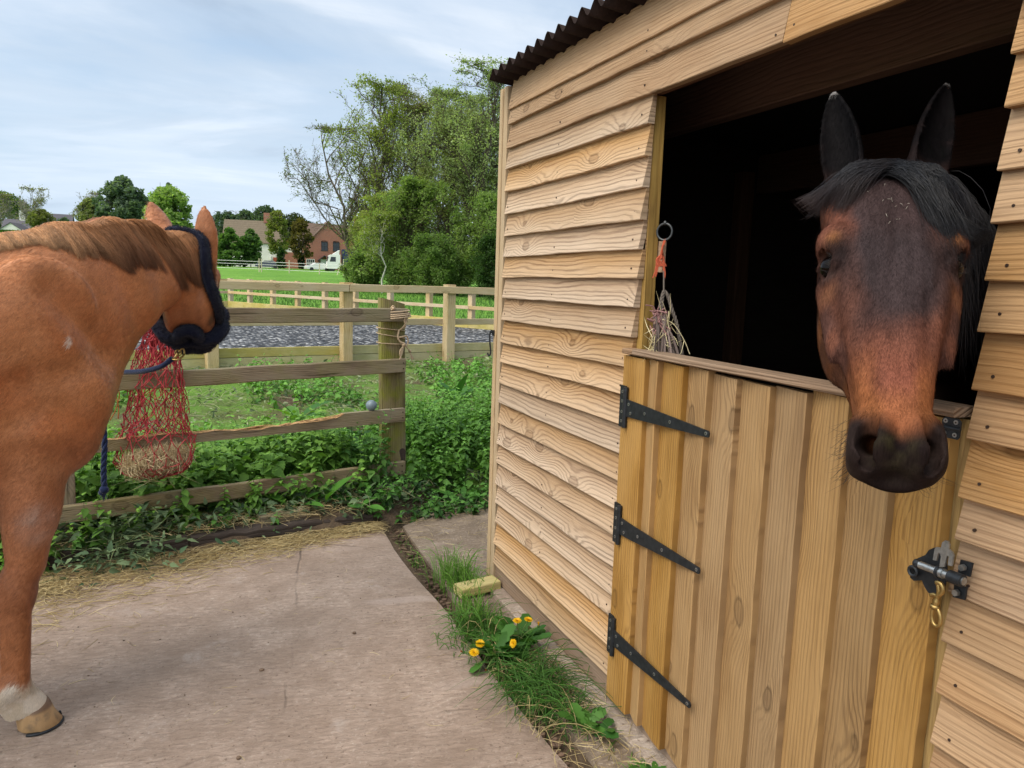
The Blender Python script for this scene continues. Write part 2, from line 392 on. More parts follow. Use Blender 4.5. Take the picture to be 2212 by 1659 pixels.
def build_ground():
    xs = np.unique(np.concatenate([np.linspace(-900, -60, 15), np.linspace(-60, -7, 36), np.linspace(-7, 9, 130), np.linspace(9, 60, 18), np.linspace(60, 900, 15)]))
    yy = np.unique(np.concatenate([np.linspace(-200, -8, 8), np.linspace(-8, 3.2, 12), np.linspace(3.2, 12, 110), np.linspace(12, 30, 36), np.linspace(30, 160, 40), np.linspace(160, 1600, 20)]))
    X, Y = np.meshgrid(xs, yy, indexing='ij'); Z = gz(X, Y) - .012 * (Y < 3.6)
    n, m = len(xs), len(yy); i, j = np.meshgrid(np.arange(n - 1), np.arange(m - 1), indexing='ij')
    F = np.stack([i * m + j, (i + 1) * m + j, (i + 1) * m + j + 1, i * m + j + 1], -1).reshape(-1, 4)
    g = Geo(); g.add(np.stack([X, Y, Z], -1).reshape(-1, 3), F)
    o = g.build('ground', m_ground(), smooth=True, grain=False); tag(o, kind='structure')
build_ground()

def m_concrete(name, tint, dirt):
    t = NT(name); p = t.pos()
    pr = t.map(p, (1, 1, 1), (0, 0, 0), (0, 0, R(8)))
    brush = t.noise(t.map(pr, (20, 60, 1)), 1.0, 8, .74, .7)
    fine = t.noise(t.map(pr, (.7, 1.3, 1)), 130, 4, .75); mid = t.noise(pr, 6.0, 6, .62); big = t.noise(pr, 1.1, 5, .6)
    c = t.mix(t.ramp(brush, [(.30, 0), (.68, 1)]), tuple(v * .57 for v in tint), tuple(min(1, v * 1.21) for v in tint))
    spk = t.noise(pr, 62, 3, .6); c = t.mix(t.ramp(spk, [(.58, 0), (.66, .65)]), c, (.56, .47, .40)); c = t.mix(t.ramp(spk, [(.32, .7), (.39, 0)]), c, (.13, .09, .065))
    c = t.mix(t.ramp(mid, [(.38, .55), (.60, 0)]), c, dirt)
    c = t.mix(t.ramp(big, [(.36, .5), (.58, 0)]), c, tuple(v * .8 for v in dirt))
    c = t.mix(t.ramp(t.noise(pr, 3.3, 7, .72, .4), [(.60, 0), (.70, .5)]), c, (.50, .43, .39))
    c = t.mix(t.ramp(fine, [(.26, .75), (.40, 0)]), c, (.07, .05, .04))
    # scraped arcs
    w = t.n('TexWave', wave_type='RINGS', bands_direction='X'); w.inputs['Scale'].default_value = .42; w.inputs['Distortion'].default_value = 5.0
    w.inputs['Detail'].default_value = 3; w.inputs['Detail Scale'].default_value = .7
    t.L(pr, w.inputs['Vector'])
    arc = t.math('MULTIPLY', t.ramp(w.outputs['Fac'], [(.965, 0), (.99, 1)]), t.ramp(t.noise(pr, 1.7, 3), [(.5, 0), (.62, .55)]))
    c = t.mix(arc, c, (.46, .37, .33))
    crk = t.voro(t.map(t.mix(.05, pr, t.noise(pr, 3, 4, .6, 0, True)), (.55, .75, 1)), 1.0, 'DISTANCE_TO_EDGE')
    cm = t.math('MULTIPLY', t.ramp(crk, [(.0012, 1), (.0030, 0)]), t.ramp(t.noise(pr, .9, 3), [(.46, 0), (.56, .6)]))
    c = t.mix(cm, c, (.06, .045, .035))
    t.set(color=c, rough=.88, spec=.22)
    h = t.math('ADD', t.math('MULTIPLY', brush, 1.0), t.math('ADD', t.math('MULTIPLY', fine, .35), t.math('MULTIPLY', cm, -1.5)))
    t.bump(h, 1.0, .010)
    return t.m
M_CONC = m_concrete('brushed_concrete', (.44, .338, .278), (.265, .192, .148))
M_CONC2 = m_concrete('dirty_concrete', (.32, .25, .19), (.15, .11, .08))
M_PLINTH = m_concrete('plinth_concrete', (.47, .39, .33), (.29, .21, .16))
def poly(P, n):
    P = np.asarray(P, float); q = np.concatenate([[0], np.cumsum(np.linalg.norm(np.diff(P, axis=0), axis=1))])
    t = np.linspace(0, q[-1], n); return np.stack([np.interp(t, q, P[:, k]) for k in range(P.shape[1])], -1)
def rough_slab(name, left, right, z0, z1, mat, seed, amp=.012, nx=24):
    """slab between two polylines (right edge chipped), subdivided with a slightly worn edge"""
    rr = np.random.RandomState(seed)
    L = poly(left, 60); Rr = poly(right, 60)
    ch = np.convolve(rr.randn(70), [.2, .3, .3, .2], 'valid')[:60] * amp
    Rr[:, 0] += ch
    q = np.concatenate([np.linspace(0, .97, nx), [.99, 1.0]])
    P = L[:, None] * (1 - q[None, :, None]) + Rr[:, None] * q[None, :, None]
    Z = np.full(P.shape[:2], z1); Z[:, -1] -= .012; Z[:, -2] -= .002
    V = np.concatenate([P, Z[..., None]], -1); n, m = V.shape[:2]
    i, j = np.meshgrid(np.arange(n - 1), np.arange(m - 1), indexing='ij')
    F = np.stack([i * m + j, i * m + j + 1, (i + 1) * m + j + 1, (i + 1) * m + j], -1).reshape(-1, 4)[:, ::-1]
    g = Geo(); g.add(V.reshape(-1, 3), F)
    def skirt(E, flip):
        B = E.copy(); B[:, 2] = z0; k = len(E)
        f = np.array([[a, a + 1, k + a + 1, k + a] for a in range(k - 1)])
        g.add(np.concatenate([E, B]), f[:, ::-1] if flip else f)
    skirt(V[:, -1], False); skirt(V[:, 0], True); skirt(V[-1], False); skirt(V[0], True)
    o = g.build(name, mat, grain=False); tag(o, kind='structure'); return o
rough_slab('concrete_yard', [(-7, -6), (-7, 1), (-7, ys(-6) - .05)], [(1.11, -6), (1.075, 1.6), (1.035, 2.1), (1.0, 2.6), (1.005, 3.0), (.985, 3.6), (.98, 4.30)], -.08, 0.0, M_CONC, 3, nx=60)
rough_slab('concrete_path', [(1.16, -6), (1.15, 1.5), (1.13, 2.1), (1.10, 2.7), (1.09, 3.4), (1.115, 4.33)], [(1.36, -6), (1.36, 1.5), (1.36, 2.3), (1.36, 3.3), (1.75, 3.45), (1.75, 4.85)], -.09, -.012, M_CONC2, 5)
g = Geo(); add_box(g, (1.272, -6, -.05), (1.36, 3.33, .012)); tag(g.build('stable_plinth', M_PLINTH, grain=False), kind='structure')

def m_chips():
    t = NT('rubber_chip_surface'); p = t.pos()
    pm = t.map(p, (1, 1, 1))
    w = t.mix(.04, pm, t.noise(pm, 9, 3, .5, 0, True))
    c = t.sep(t.voro(w, 17, 'F1', 1, 1))[0]; d = t.voro(w, 17)
    col = t.ramp(c, [(.0, (.03, .031, .036)), (.34, (.085, .09, .10)), (.58, (.22, .225, .24)), (.76, (.42, .42, .43)), (.93, (.68, .67, .66))], 'CONSTANT')
    col = t.mix(t.ramp(d, [(.35, 0), (.62, .85)]), col, (.012, .012, .015))
    t.set(color=col, rough=.7, spec=.3); t.bump(t.math('SUBTRACT', c, d), 1.0, .05); return t.m
g = Geo()
_a = [(-5.2, 8.05), (10.5, 11.3), (8.2, 14.0), (5.2, 14.3), (.85, 22.1), (-7, 20.6)]
g.add([(x, y, .528) for x, y in _a], [list(range(6))])
tag(g.build('arena_surface', m_chips(), grain=False), kind='structure')
# ================================================================= the stable
XW = 1.34
STABLE = empty('stable', 'wooden stable clad in weatherboards with a brown corrugated roof', 'stable', loc=(0, 0, 0))
M_BOARD = wood('weatherboard_larch', (.44, .275, .145), (.195, .098, .042), ring=118, warp=.017, weather=(.43, .30, .185), wamt=.4, ringmix=1.05, stain=(.27, .15, .066), vary=.13, bump=.6, bleach=(.55, .415, .295))
M_BOARD_FRESH = wood('weatherboard_fresh', (.42, .255, .128), (.225, .115, .048), ring=150, warp=.010, weather=(.43, .30, .185), wamt=.35, ringmix=.8, stain=(.32, .185, .09), vary=.10, bump=.5)
M_DOORBD = wood('door_board_pine', (.355, .20, .060), (.17, .086, .026), ring=150, warp=.007, weather=(.37, .222, .082), wamt=.6, ringmix=.85, stain=(.23, .118, .032), knots=1.0, vary=.14, bump=.6)
M_POST = wood('post_softwood', (.50, .37, .22), (.33, .21, .11), ring=130, warp=.006, weather=(.43, .34, .23), wamt=.5, knots=.6, ringmix=.6, vary=.08)
M_JAMB = wood('jamb_treated', (.40, .27, .105), (.24, .14, .05), ring=140, warp=.006, knots=.6, ringmix=.5, vary=.08, stain=(.10, .06, .03))
M_SKIRT = wood('skirting_weathered', (.27, .19, .135), (.17, .115, .075), ring=160, warp=.006, knots=.2, weather=(.25, .19, .15), wamt=.7, ringmix=.6, vary=.08)
M_CAP = wood('capping_weathered', (.32, .205, .125), (.16, .09, .05), ring=160, warp=.008, knots=.3, weather=(.34, .24, .16), wamt=.6, ringmix=.7, bump=.8)
M_NAIL = plain('rusty_nail', (.05, .03, .022), .6, .4)
M_IRON = plain('black_iron', (.028, .032, .038), .48, .6, .35, 60, .15)
M_STEEL = plain('galvanised_steel', (.36, .38, .39), .38, .9, .3, 80, .1)
M_BRASS = plain('brass', (.42, .29, .11), .38, .95, .3, 60)
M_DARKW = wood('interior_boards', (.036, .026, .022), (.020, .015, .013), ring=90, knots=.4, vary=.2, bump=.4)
M_BEAM = wood('interior_beam', (.13, .068, .042), (.07, .038, .024), ring=110, knots=.4, vary=.1, bump=.4)

def clap(g, ya, yb, za, zb, seed, xo=1.3135, h=.128, notch=None, nails=()):
    """one feather-edge board: from ya (near the camera) to yb, bottom edge at za / zb"""
    rr = np.random.RandomState(seed); n = max(4, int(abs(yb - ya) / .07)); q = np.linspace(0, 1, n + 1)
    y = ya + (yb - ya) * q; zb_ = za + (zb - za) * q
    w = np.convolve(rr.randn(n + 9), np.ones(5) / 5, 'same')[:n + 1]
    w2 = np.convolve(rr.randn(n + 9), np.ones(7) / 7, 'same')[:n + 1]
    z0 = zb_ + w * .0035
    if notch is not None:
        z0 = z0 + .012 * np.exp(-((y - notch) / .018) ** 2)
    dx = w2 * .0022 + rr.uniform(-.0015, .0015)
    prof = [(xo + .0015, .0), (xo, .0025), (xo + .024 * .5, h * .5), (xo + .024, h), (xo + .031, h), (xo + .0255, 0.0)]
    V = []; G = []; s = rr.uniform(0, 50); k = len(prof)
    for i in range(n + 1):
        for a, (px, pz) in enumerate(prof):
            V.append((px + dx[i], y[i], z0[i] + pz if pz < .01 else zb_[i] + pz)); G.append((y[i] + s, pz + s * .41, pz / h))
    F = [[i * k + a, i * k + (a + 1) % k, (i + 1) * k + (a + 1) % k, (i + 1) * k + a] for i in range(n) for a in range(k)]
    F = np.array(F)
    if yb < ya: F = F[:, ::-1]
    g.add(V, F, 0, G, rr.rand())
    n0 = g.n - len(V)
    for e, rev in ((0, False), (n, True)):
        f = [n0 + e * k + a for a in range(k)]
        g.F.append(np.array([f if rev else f[::-1]])); g.M.append(np.zeros(1, np.int32))
    for yn in nails:
        f = (yn - ya) / (yb - ya); zn = za + (zb - za) * f + .028 + rr.uniform(-.004, .006)
        tube(g, [(xo + .0035, yn, zn), (xo + .010, yn, zn)], .0032, 6, 1)
wl = Geo()
LEFT = [(3.305, 2.010, 2.105, 2.008), (3.308, 1.905, 2.111, 1.907), (3.306, 1.807, 2.115, 1.81), (3.302, 1.705, 2.117, 1.711), (3.304, 1.61, 2.12, 1.617),
        (3.31, 1.515, 2.12, 1.523), (3.302, 1.422, 2.132, 1.426), (3.302, 1.316, 2.137, 1.329), (3.305, 1.209, 2.144, 1.226), (3.303, 1.116, 2.150, 1.13),
        (3.312, 1.014, 2.144, 1.027), (3.308, .92, 2.147, .925), (3.304, .822, 2.144, .828), (3.317, .714, 2.160, .727), (3.32, .622, 2.162, .63),
        (3.318, .515, 2.153, .518), (3.316, .42, 2.153, .417), (3.306, .322, 2.165, .335), (3.319, .211, 2.165, .222), (3.317, .107, 2.164, .111)]
for k, (y1, z1, y0, z0) in enumerate(LEFT):
    clap(wl, y0, y1, z0, z1, 100 + k, notch=2.98 if k == 18 else None, nails=(y0 + .045, y1 - .03, (y0 + y1) / 2 + .05))
wl.build('left_wall', [M_BOARD, M_NAIL], STABLE)
wt = Geo()
for k, (y1, z1, yj) in enumerate([(3.300, 2.100, 1.517), (3.290, 2.207, .62), (3.292, 2.272, 1.05)]):
    clap(wt, yj + .001, y1, z1 - .006, z1, 200 + k, xo=1.3135 - .002 * (k == 0), h=.132, nails=(y1 - .03, 2.75, 2.14, yj + .03))
    clap(wt, -.7, yj - .002, z1 - .012, z1 - .006, 210 + k, xo=1.313, h=.132, nails=(yj - .03, .9))
wt.build('upper_wall', [M_BOARD_FRESH, M_NAIL], STABLE)
wr = Geo()
RB = [2.015, 1.922, 1.833, 1.725, 1.633, 1.526, 1.437, 1.328, 1.238, 1.124, 1.040, .936, .839, .732, .622, .522, .42, .32, .215, .11]
for k, z in enumerate(RB):
    y = .941 - (k % 3) * .001
    clap(wr, -.7, y, z - .004, z, 300 + k, nails=(y - .035, .35))
wr.build('right_wall', [M_BOARD_FRESH, M_NAIL], STABLE)
# frame timbers
def timber(name, pieces, mat, parent=STABLE):
    g = Geo()
    for lo, hi in pieces: add_box(g, lo, hi)
    return g.build(name, mat, parent)
timber('corner_post', [((1.318, 3.322, 0.0), (1.40, 3.362, 2.385)), ((1.312, 3.364, -.02), (1.40, 3.398, 2.38))], M_POST)
timber('door_jamb', [((1.343, 2.118, .02), (1.389, 2.165, 2.098))], M_JAMB)
timber('door_jamb', [((1.350, .880, 1.27), (1.43, .936, 2.098)), ((1.337, .890, .055), (1.40, .981, 1.268))], M_JAMB)
timber('lintel', [((1.350, -.7, 2.102), (1.375, 2.155, 2.20))], M_BEAM)
timber('skirting_board', [((1.331, 2.168, .014), (1.355, 3.32, .112))], M_SKIRT)
timber('skirting_board', [((1.331, -.7, .014), (1.355, .945, .112))], M_SKIRT)
timber('threshold', [((1.338, .948, .004), (1.42, 2.165, .050))], M_SKIRT)
# lining: dark inside faces
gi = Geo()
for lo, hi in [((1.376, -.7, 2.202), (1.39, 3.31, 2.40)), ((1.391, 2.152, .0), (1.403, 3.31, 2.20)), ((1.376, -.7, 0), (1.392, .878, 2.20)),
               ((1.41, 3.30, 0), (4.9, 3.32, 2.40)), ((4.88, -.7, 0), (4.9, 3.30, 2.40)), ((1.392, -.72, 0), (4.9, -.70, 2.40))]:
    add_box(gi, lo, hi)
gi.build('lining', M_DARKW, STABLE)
gw = Geo()
for k in range(21):
    z = .11 + .1025 * k
    for (a, b) in (((1.40, 3.345), (4.9, 3.345)), ((4.925, -.7), (4.925, 3.33)), ((1.36, -.745), (4.9, -.745))):
        beam(gw, (a[0], a[1], z + .055), (b[0], b[1], z + .055), .022, .11)
gw.build('outer_wall', M_BOARD, STABLE)
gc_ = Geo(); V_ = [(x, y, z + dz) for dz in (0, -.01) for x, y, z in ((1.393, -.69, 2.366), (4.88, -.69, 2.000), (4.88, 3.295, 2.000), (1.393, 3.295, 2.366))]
gc_.add(V_, BOXF[:, ::-1]); gc_.build('ceiling_shade_sheet', plain('interior_shade_black', (.006, .006, .007), .95, 0, .3, 20), STABLE, grain=False)  # near-black sheet added under the roof, standing in for the interior shade
timber('purlin', [((1.70, -.69, 2.09), (1.76, 3.29, 2.31))], M_BEAM)
timber('purlin', [((2.75, -.69, 2.00), (2.81, 3.29, 2.20))], M_BEAM)
timber('stud', [((4.80, 1.9, .0), (4.87, 1.98, 2.1))], M_BEAM); timber('stud', [((2.6, 3.22, .0), (2.68, 3.29, 2.1))], M_BEAM)
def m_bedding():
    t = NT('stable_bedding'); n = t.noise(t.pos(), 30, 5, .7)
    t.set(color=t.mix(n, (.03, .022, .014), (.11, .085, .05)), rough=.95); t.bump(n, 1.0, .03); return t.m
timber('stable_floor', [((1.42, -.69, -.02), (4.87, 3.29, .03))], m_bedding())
# corrugated roof
def m_roof():
    t = NT('bitumen_corrugated'); p = t.pos(); n = t.noise(p, 20, 5, .65); n2 = t.noise(p, 160, 3, .6)
    t.set(color=t.mix(n, (.012, .0085, .008), (.042, .029, .026)), rough=.9, spec=.06); t.bump(t.math('ADD', n, t.math('MULTIPLY', n2, .6)), .5, .004); return t.m
def build_roof():
    y = np.arange(-.75, 3.3441, .095 / 14); ph = (3.344 - y) / .095 * 2 * np.pi
    zc = .019 * np.sin(ph - np.pi / 2)
    xs = np.array([1.235, 1.30, 1.45, 1.8, 2.6, 3.6, 4.95]); rr = np.random.RandomState(4)
    top = 2.424 - .105 * (xs - 1.235)
    wob = np.convolve(rr.randn(len(y) + 40), np.ones(41) / 41, 'valid')[:len(y)] * .010
    V = []
    for off in (0.0, -.0032):
        for i, x in enumerate(xs): V.append(np.stack([x + wob * (i == 0), y, top[i] + zc + off], -1))
    V = np.array(V).reshape(-1, 3); n = len(y); k = len(xs); F = []
    def grid(o, flip):
        i, j = np.meshgrid(np.arange(k - 1), np.arange(n - 1), indexing='ij')
        f = np.stack([i * n + j, (i + 1) * n + j, (i + 1) * n + j + 1, i * n + j + 1], -1).reshape(-1, 4) + o
        return f[:, ::-1] if flip else f
    j = np.arange(n - 1); i = np.arange(k - 1); o = k * n
    F = [grid(0, False), grid(o, True), np.stack([j, j + 1, o + j + 1, o + j], -1),
         np.stack([i * n, o + i * n, o + (i + 1) * n, (i + 1) * n], -1), np.stack([i * n + n - 1, (i + 1) * n + n - 1, o + (i + 1) * n + n - 1, o + i * n + n - 1], -1)]
    g = Geo(); g.add(V, np.concatenate(F)); g.build('roof', m_roof(), STABLE, smooth=True)
build_roof()

# ---- lower door
def fw(fx, fy, x):
    """full-size photo pixel on the plane x = const -> (y, z)"""
    q = pwall(fx / 1.82278, fy / 1.82278, x); return np.array([q[1], q[2]])
gd = Geo()
DE = [(2.160, 2.024), (2.018, 1.950), (1.945, 1.818), (1.812, 1.702), (1.696, 1.580), (1.573, 1.453), (1.446, 1.330), (1.322, 1.208), (1.200, 1.084), (1.077, .962)]
for k, (y1, y0) in enumerate(DE):
    rr = np.random.RandomState(40 + k); n = 26; q = np.linspace(0, 1, n + 1)
    z = .055 - .012 * rr.rand() + q * (1.272 - .055)
    w = np.convolve(rr.randn(n + 9), np.ones(5) / 5, 'same')[:n + 1] * .0022
    w3 = np.convolve(rr.randn(n + 9), np.ones(3) / 3, 'same')[:n + 1] * .0012
    if k == 8: w = w - .010 * np.exp(-((z - .27) / .025) ** 2)
    V = []; G = []; s = rr.uniform(0, 50); xo = 1.3035 + rr.uniform(-.0012, .0012)
    tilt = 1.329 if k else 1.307
    for i in range(n + 1):
        yl = y1 + .012 * (k > 0)
        for a, (xx, yy_) in enumerate([(xo + .0015, y0 - w[i] + .001), (xo, y0 - w[i] + .004), ((xo * .8 + tilt * .2), y0 + (yl - y0) * .35), (tilt - .004 * (k > 0), yl), (tilt + .008, yl), (xo + .028, y0 - w[i] + .001)]):
            V.append((xx + w3[i], yy_, z[i])); G.append((z[i] + s, yy_ + s * .37, .03 if a in (0, 5) else 0.0))
    m = 6
    F = np.array([[i * m + a, (i + 1) * m + a, (i + 1) * m + (a + 1) % m, i * m + (a + 1) % m] for i in range(n) for a in range(m)])
    g_ = gd; g_.add(V, F[:, ::-1], 0, G, rr.rand()); n0 = g_.n - len(V)
    g_.F.append(np.array([[n0 + a for a in range(m)]])); g_.M.append(np.zeros(1, np.int32))
    g_.F.append(np.array([[n0 + n * m + a for a in range(m - 1, -1, -1)]])); g_.M.append(np.zeros(1, np.int32))
for z in (.20, .66, 1.12): add_box(gd, (1.337, .985, z), (1.359, 2.07, z + .10), 0)
DOOR = gd.build('door', M_DOORBD, STABLE)
timber('capping_board', [((1.291, .952, 1.2745), (1.365, 2.088, 1.293)), ((1.291, 2.089, 1.2745), (1.341, 2.150, 1.2925))], M_CAP, DOOR)
def screw(g, y, z, x, mat=1, r=.0055):
    tube(g, [(x, y, z), (x - .0016, y, z)], r, 10, mat)
    tube(g, [(x - .0016, y, z), (x - .0019, y, z)], r * .45, 6, 2)
def strap_hinge(z0, dz=0.0):
    g = Geo(); x = 1.3005
    # leaf on the wall
    prism(g, [(2.163, z0 - .070), (2.131, z0 - .070), (2.131, z0 + .070), (2.163, z0 + .070)], (1.3085, 0, 0), (0, 1, 0), (0, 0, 1), -.008, 0)
    tube(g, [(1.298, 2.122, z0 - .068), (1.298, 2.122, z0 + .068)], .0085, 10, 0)
    o = [(2.114, z0 - .029), (2.114, z0 + .029), (2.05, z0 + .026), (1.70, z0 + .0095 + dz), (1.676, z0 + .009 + dz), (1.671, z0 + .003 + dz), (1.672, z0 - .006 + dz), (1.676, z0 - .010 + dz), (1.70, z0 - .011 + dz), (2.05, z0 - .027)]
    prism(g, o, (x, 0, 0), (0, 1, 0), (0, 0, 1), -.0042, 0)
    for yy_, dzz in ((2.147, -.050), (2.147, -.018), (2.147, .018), (2.147, .050)): screw(g, yy_, z0 + dzz, 1.3005)
    for yy_, dzz in ((2.098, .014), (2.085, -.014), (2.00, .0), (1.86, dz * .6), (1.685, dz)): screw(g, yy_, z0 + dzz, 1.2964)
    return g.build('strap_hinge', [M_IRON, M_STEEL, M_NAIL], DOOR)
strap_hinge(1.096); strap_hinge(.690, .008); strap_hinge(.286)
# butt hinge high on the right side of the door
g = Geo(); x = 1.300
prism(g, [(.978, 1.240), (.972, 1.234), (.944, 1.234), (.940, 1.239), (.940, 1.268), (.945, 1.273), (.972, 1.273), (.978, 1.268)], (x, 0, 0), (0, 1, 0), (0, 0, 1), -.003, 0)
tube(g, [(x - .005, .990, 1.2545), (x - .005, .938, 1.2535)], .0035, 8, 0)
for yy_, zz in ((.970, 1.266), (.949, 1.266), (.970, 1.242), (.949, 1.242)): screw(g, yy_, zz, x - .003, 1, .0045)
g.build('butt_hinge', [M_IRON, M_STEEL, M_NAIL], DOOR)
# kick bolt: plate, bolt, keepers
def Fp(x, y, xx=1.30): return fw(3450 + x * .6172, 2000 + y * .6172, xx)
g = Geo(); xb = 1.2965
plate = [Fp(*q) for q in ((312, 300), (335, 268), (365, 254), (400, 255), (430, 300), (445, 380), (440, 470), (425, 525), (395, 548), (360, 555), (330, 540), (305, 500), (290, 462), (238, 465), (215, 445), (212, 415), (228, 375), (245, 330), (270, 318))]
prism(g, plate[::-1], (xb + .004, 0, 0), (0, 1, 0), (0, 0, 1), .004, 0)
if True:
    A = np.array([xb - .016, *Fp(262, 355, xb - .016)]); B = np.array([xb - .016, *Fp(562, 470, xb - .016)])
    tube(g, [A, A + (B - A) * .42], .0072, 12, 1); tube(g, [A + (B - A) * .42, A + (B - A) * .58], .0100, 12, 1); tube(g, [A + (B - A) * .58, B], .0075, 12, 1)
    C0 = A + (B - A) * .70; C1 = A + (B - A) * .97
    tube(g, [C0, C1], .0120, 12, 0)                                              # keeper sleeve
    D0 = A + (B - A) * .45; tube(g, [D0, D0 + (B - A) * .05], .0125, 12, 0)
    ball(g, A, .0095, 0, 10)
    tube(g, [Fp3 for Fp3 in [np.array([xb - .004, *Fp(252, 400)]) + .009 * np.array([0, math.cos(a), math.sin(a)]) for a in np.linspace(0, 2 * np.pi, 15)]], .0035, 6, 0, cap=False)
    # fork-shaped grip standing up from the bolt
    fk = [Fp(*q, xb - .022) for q in ((415, 222), (432, 208), (452, 213), (460, 235), (456, 262), (478, 282), (488, 305), (475, 372), (452, 366), (458, 312), (446, 305), (428, 378), (396, 380), (408, 312), (400, 288), (390, 290), (378, 338), (356, 332), (368, 262), (378, 250), (408, 255))]
    prism(g, fk[::-1], (xb - .020, 0, 0), (0, 1, 0), (0, 0, 1), .004, 1)
bolt = g.build('bolt', [M_IRON, M_STEEL], DOOR, smooth=False)
for o4, (a, b) in zip((((540, 330), (617, 352), (598, 440), (522, 412)), ((500, 483), (580, 506), (566, 588), (490, 568))), ((566, 378), (525, 538))):
    g = Geo()
    q = [fw(3450 + a * .6172, 2000 + b * .6172, 1.306) for a, b in o4]
    prism(g, q[::-1], (1.305, 0, 0), (0, 1, 0), (0, 0, 1), .004, 0)
    y, z = fw(3450 + a * .6172, 2000 + b * .6172, 1.305)
    tube(g, [(1.302, y, z), (1.294, y, z)], .0065, 6, 1)
    g.build('bolt_keeper', [M_IRON, M_STEEL], STABLE)
# brass trigger hook hanging from the bolt
g = Geo()
hk = [np.array([1.279, *Fp(a, b, 1.279)]) for a, b in ((385, 480), (405, 478), (422, 500), (425, 530), (408, 552), (385, 560), (365, 552), (345, 556))]
tube(g, curve(hk, 20), np.linspace(.0052, .0035, 20), 8)
hk = [np.array([1.279, *Fp(a, b, 1.279)]) for a, b in ((393, 480), (400, 530), (388, 575), (380, 612), (376, 640))]
tube(g, curve(hk, 14), [.004] * 8 + [.006] * 6, 8)
tube(g, [np.array([1.279, *Fp(377, 618, 1.279)]), np.array([1.279, *Fp(374, 642, 1.279)])], .0085, 10)
hk = [np.array([1.279, *Fp(a, b, 1.279)]) for a, b in ((362, 645), (355, 690), (365, 735), (390, 755), (408, 740), (410, 700), (398, 655), (380, 638), (362, 645))]
tube(g, curve(hk, 30), .0038, 8, cap=False)
tag(g.build('snap_hook', M_BRASS, smooth=True), 'brass trigger hook hanging from the stable door bolt', 'hook')
# cabin hook on the corner post
g = Geo()
add_box(g, (1.302, 3.375, 1.235), (1.3115, 3.392, 1.262)); tube(g, curve([(1.298, 3.382, 1.262), (1.290, 3.384, 1.245), (1.292, 3.386, 1.20), (1.298, 3.388, 1.155), (1.292, 3.392, 1.135), (1.285, 3.398, 1.150)], 18), .004, 6)
tube(g, [(1.30, 3.38, 1.25), (1.30, 3.418, 1.25)], .004, 6)
g.build('hook_latch', M_IRON, STABLE)
# tie ring on a chipboard pad inside the jamb
g = Geo(); add_box(g, (1.3905, 2.100, 1.545), (1.410, 2.150, 1.645)); g.build('ring_pad', plain('chipboard', (.36, .24, .16), .9, 0, .3, 120, .6), STABLE)
# ================================================================= soft bodies: smooth union of rounded volumes, skinned as ONE mesh
def smin(a, b, k):
    h = np.clip(.5 + .5 * (b - a) / k, 0, 1); return b * (1 - h) + a * h - k * h * (1 - h)
def smax(a, b, k): return -smin(-a, -b, k)
def d_cone(P, a, b, ra, rb):
    a = np.asarray(a, np.float32); b = np.asarray(b, np.float32); d = b - a
    t = np.clip(((P - a) @ d) / (d @ d), 0, 1)
    return np.linalg.norm(P - a - t[:, None] * d, axis=1) - (ra + (rb - ra) * t)
def d_ell(P, c, r, ax=None):
    q = P - np.asarray(c, np.float32)
    if ax is not None: q = q @ np.asarray(ax, np.float32).T
    r = np.asarray(r, np.float32); k0 = np.linalg.norm(q / r, axis=1); k1 = np.linalg.norm(q / (r * r), axis=1)
    return k0 * (k0 - 1) / np.maximum(k1, 1e-6)
def d_sweep(P, nodes, k=.03):
    """elliptic sections along a polyline: nodes (centre, half-height above, half-height below, half-width, lateral axis)"""
    d = None
    for (c0, u0, v0, w0, l0), (c1, u1, v1, w1, l1) in zip(nodes[:-1], nodes[1:]):
        c0 = np.asarray(c0, np.float32); c1 = np.asarray(c1, np.float32); ax = c1 - c0; L = np.linalg.norm(ax); ax = ax / L
        lat = nrm(np.asarray(l0, float) + np.asarray(l1, float)); lat = nrm(lat - ax * (lat @ ax)); up = np.cross(lat, ax)
        if up[2] < 0: up = -up
        q = P - c0; s = q @ ax.astype(np.float32); t = np.clip(s / L, 0, 1); e = s - t * L
        h = t * t * (3 - 2 * t) * .5 + t * .5
        y = q @ up.astype(np.float32); x = q @ lat.astype(np.float32)
        hu = u0 + (u1 - u0) * h; hv = v0 + (v1 - v0) * h; w = w0 + (w1 - w0) * h
        hy = np.where(y > 0, hu, hv); m = np.minimum(w, np.minimum(hu, hv))
        k0 = np.sqrt((x / w) ** 2 + (y / hy) ** 2 + (e / m) ** 2)
        k1 = np.sqrt((x / w ** 2) ** 2 + (y / hy ** 2) ** 2 + (e / m ** 2) ** 2)
        dd = np.where(k0 > .3, k0 * (k0 - 1) / np.maximum(k1, 1e-6), (k0 - 1) * m)
        d = dd if d is None else smin(d, dd, k)
    return d
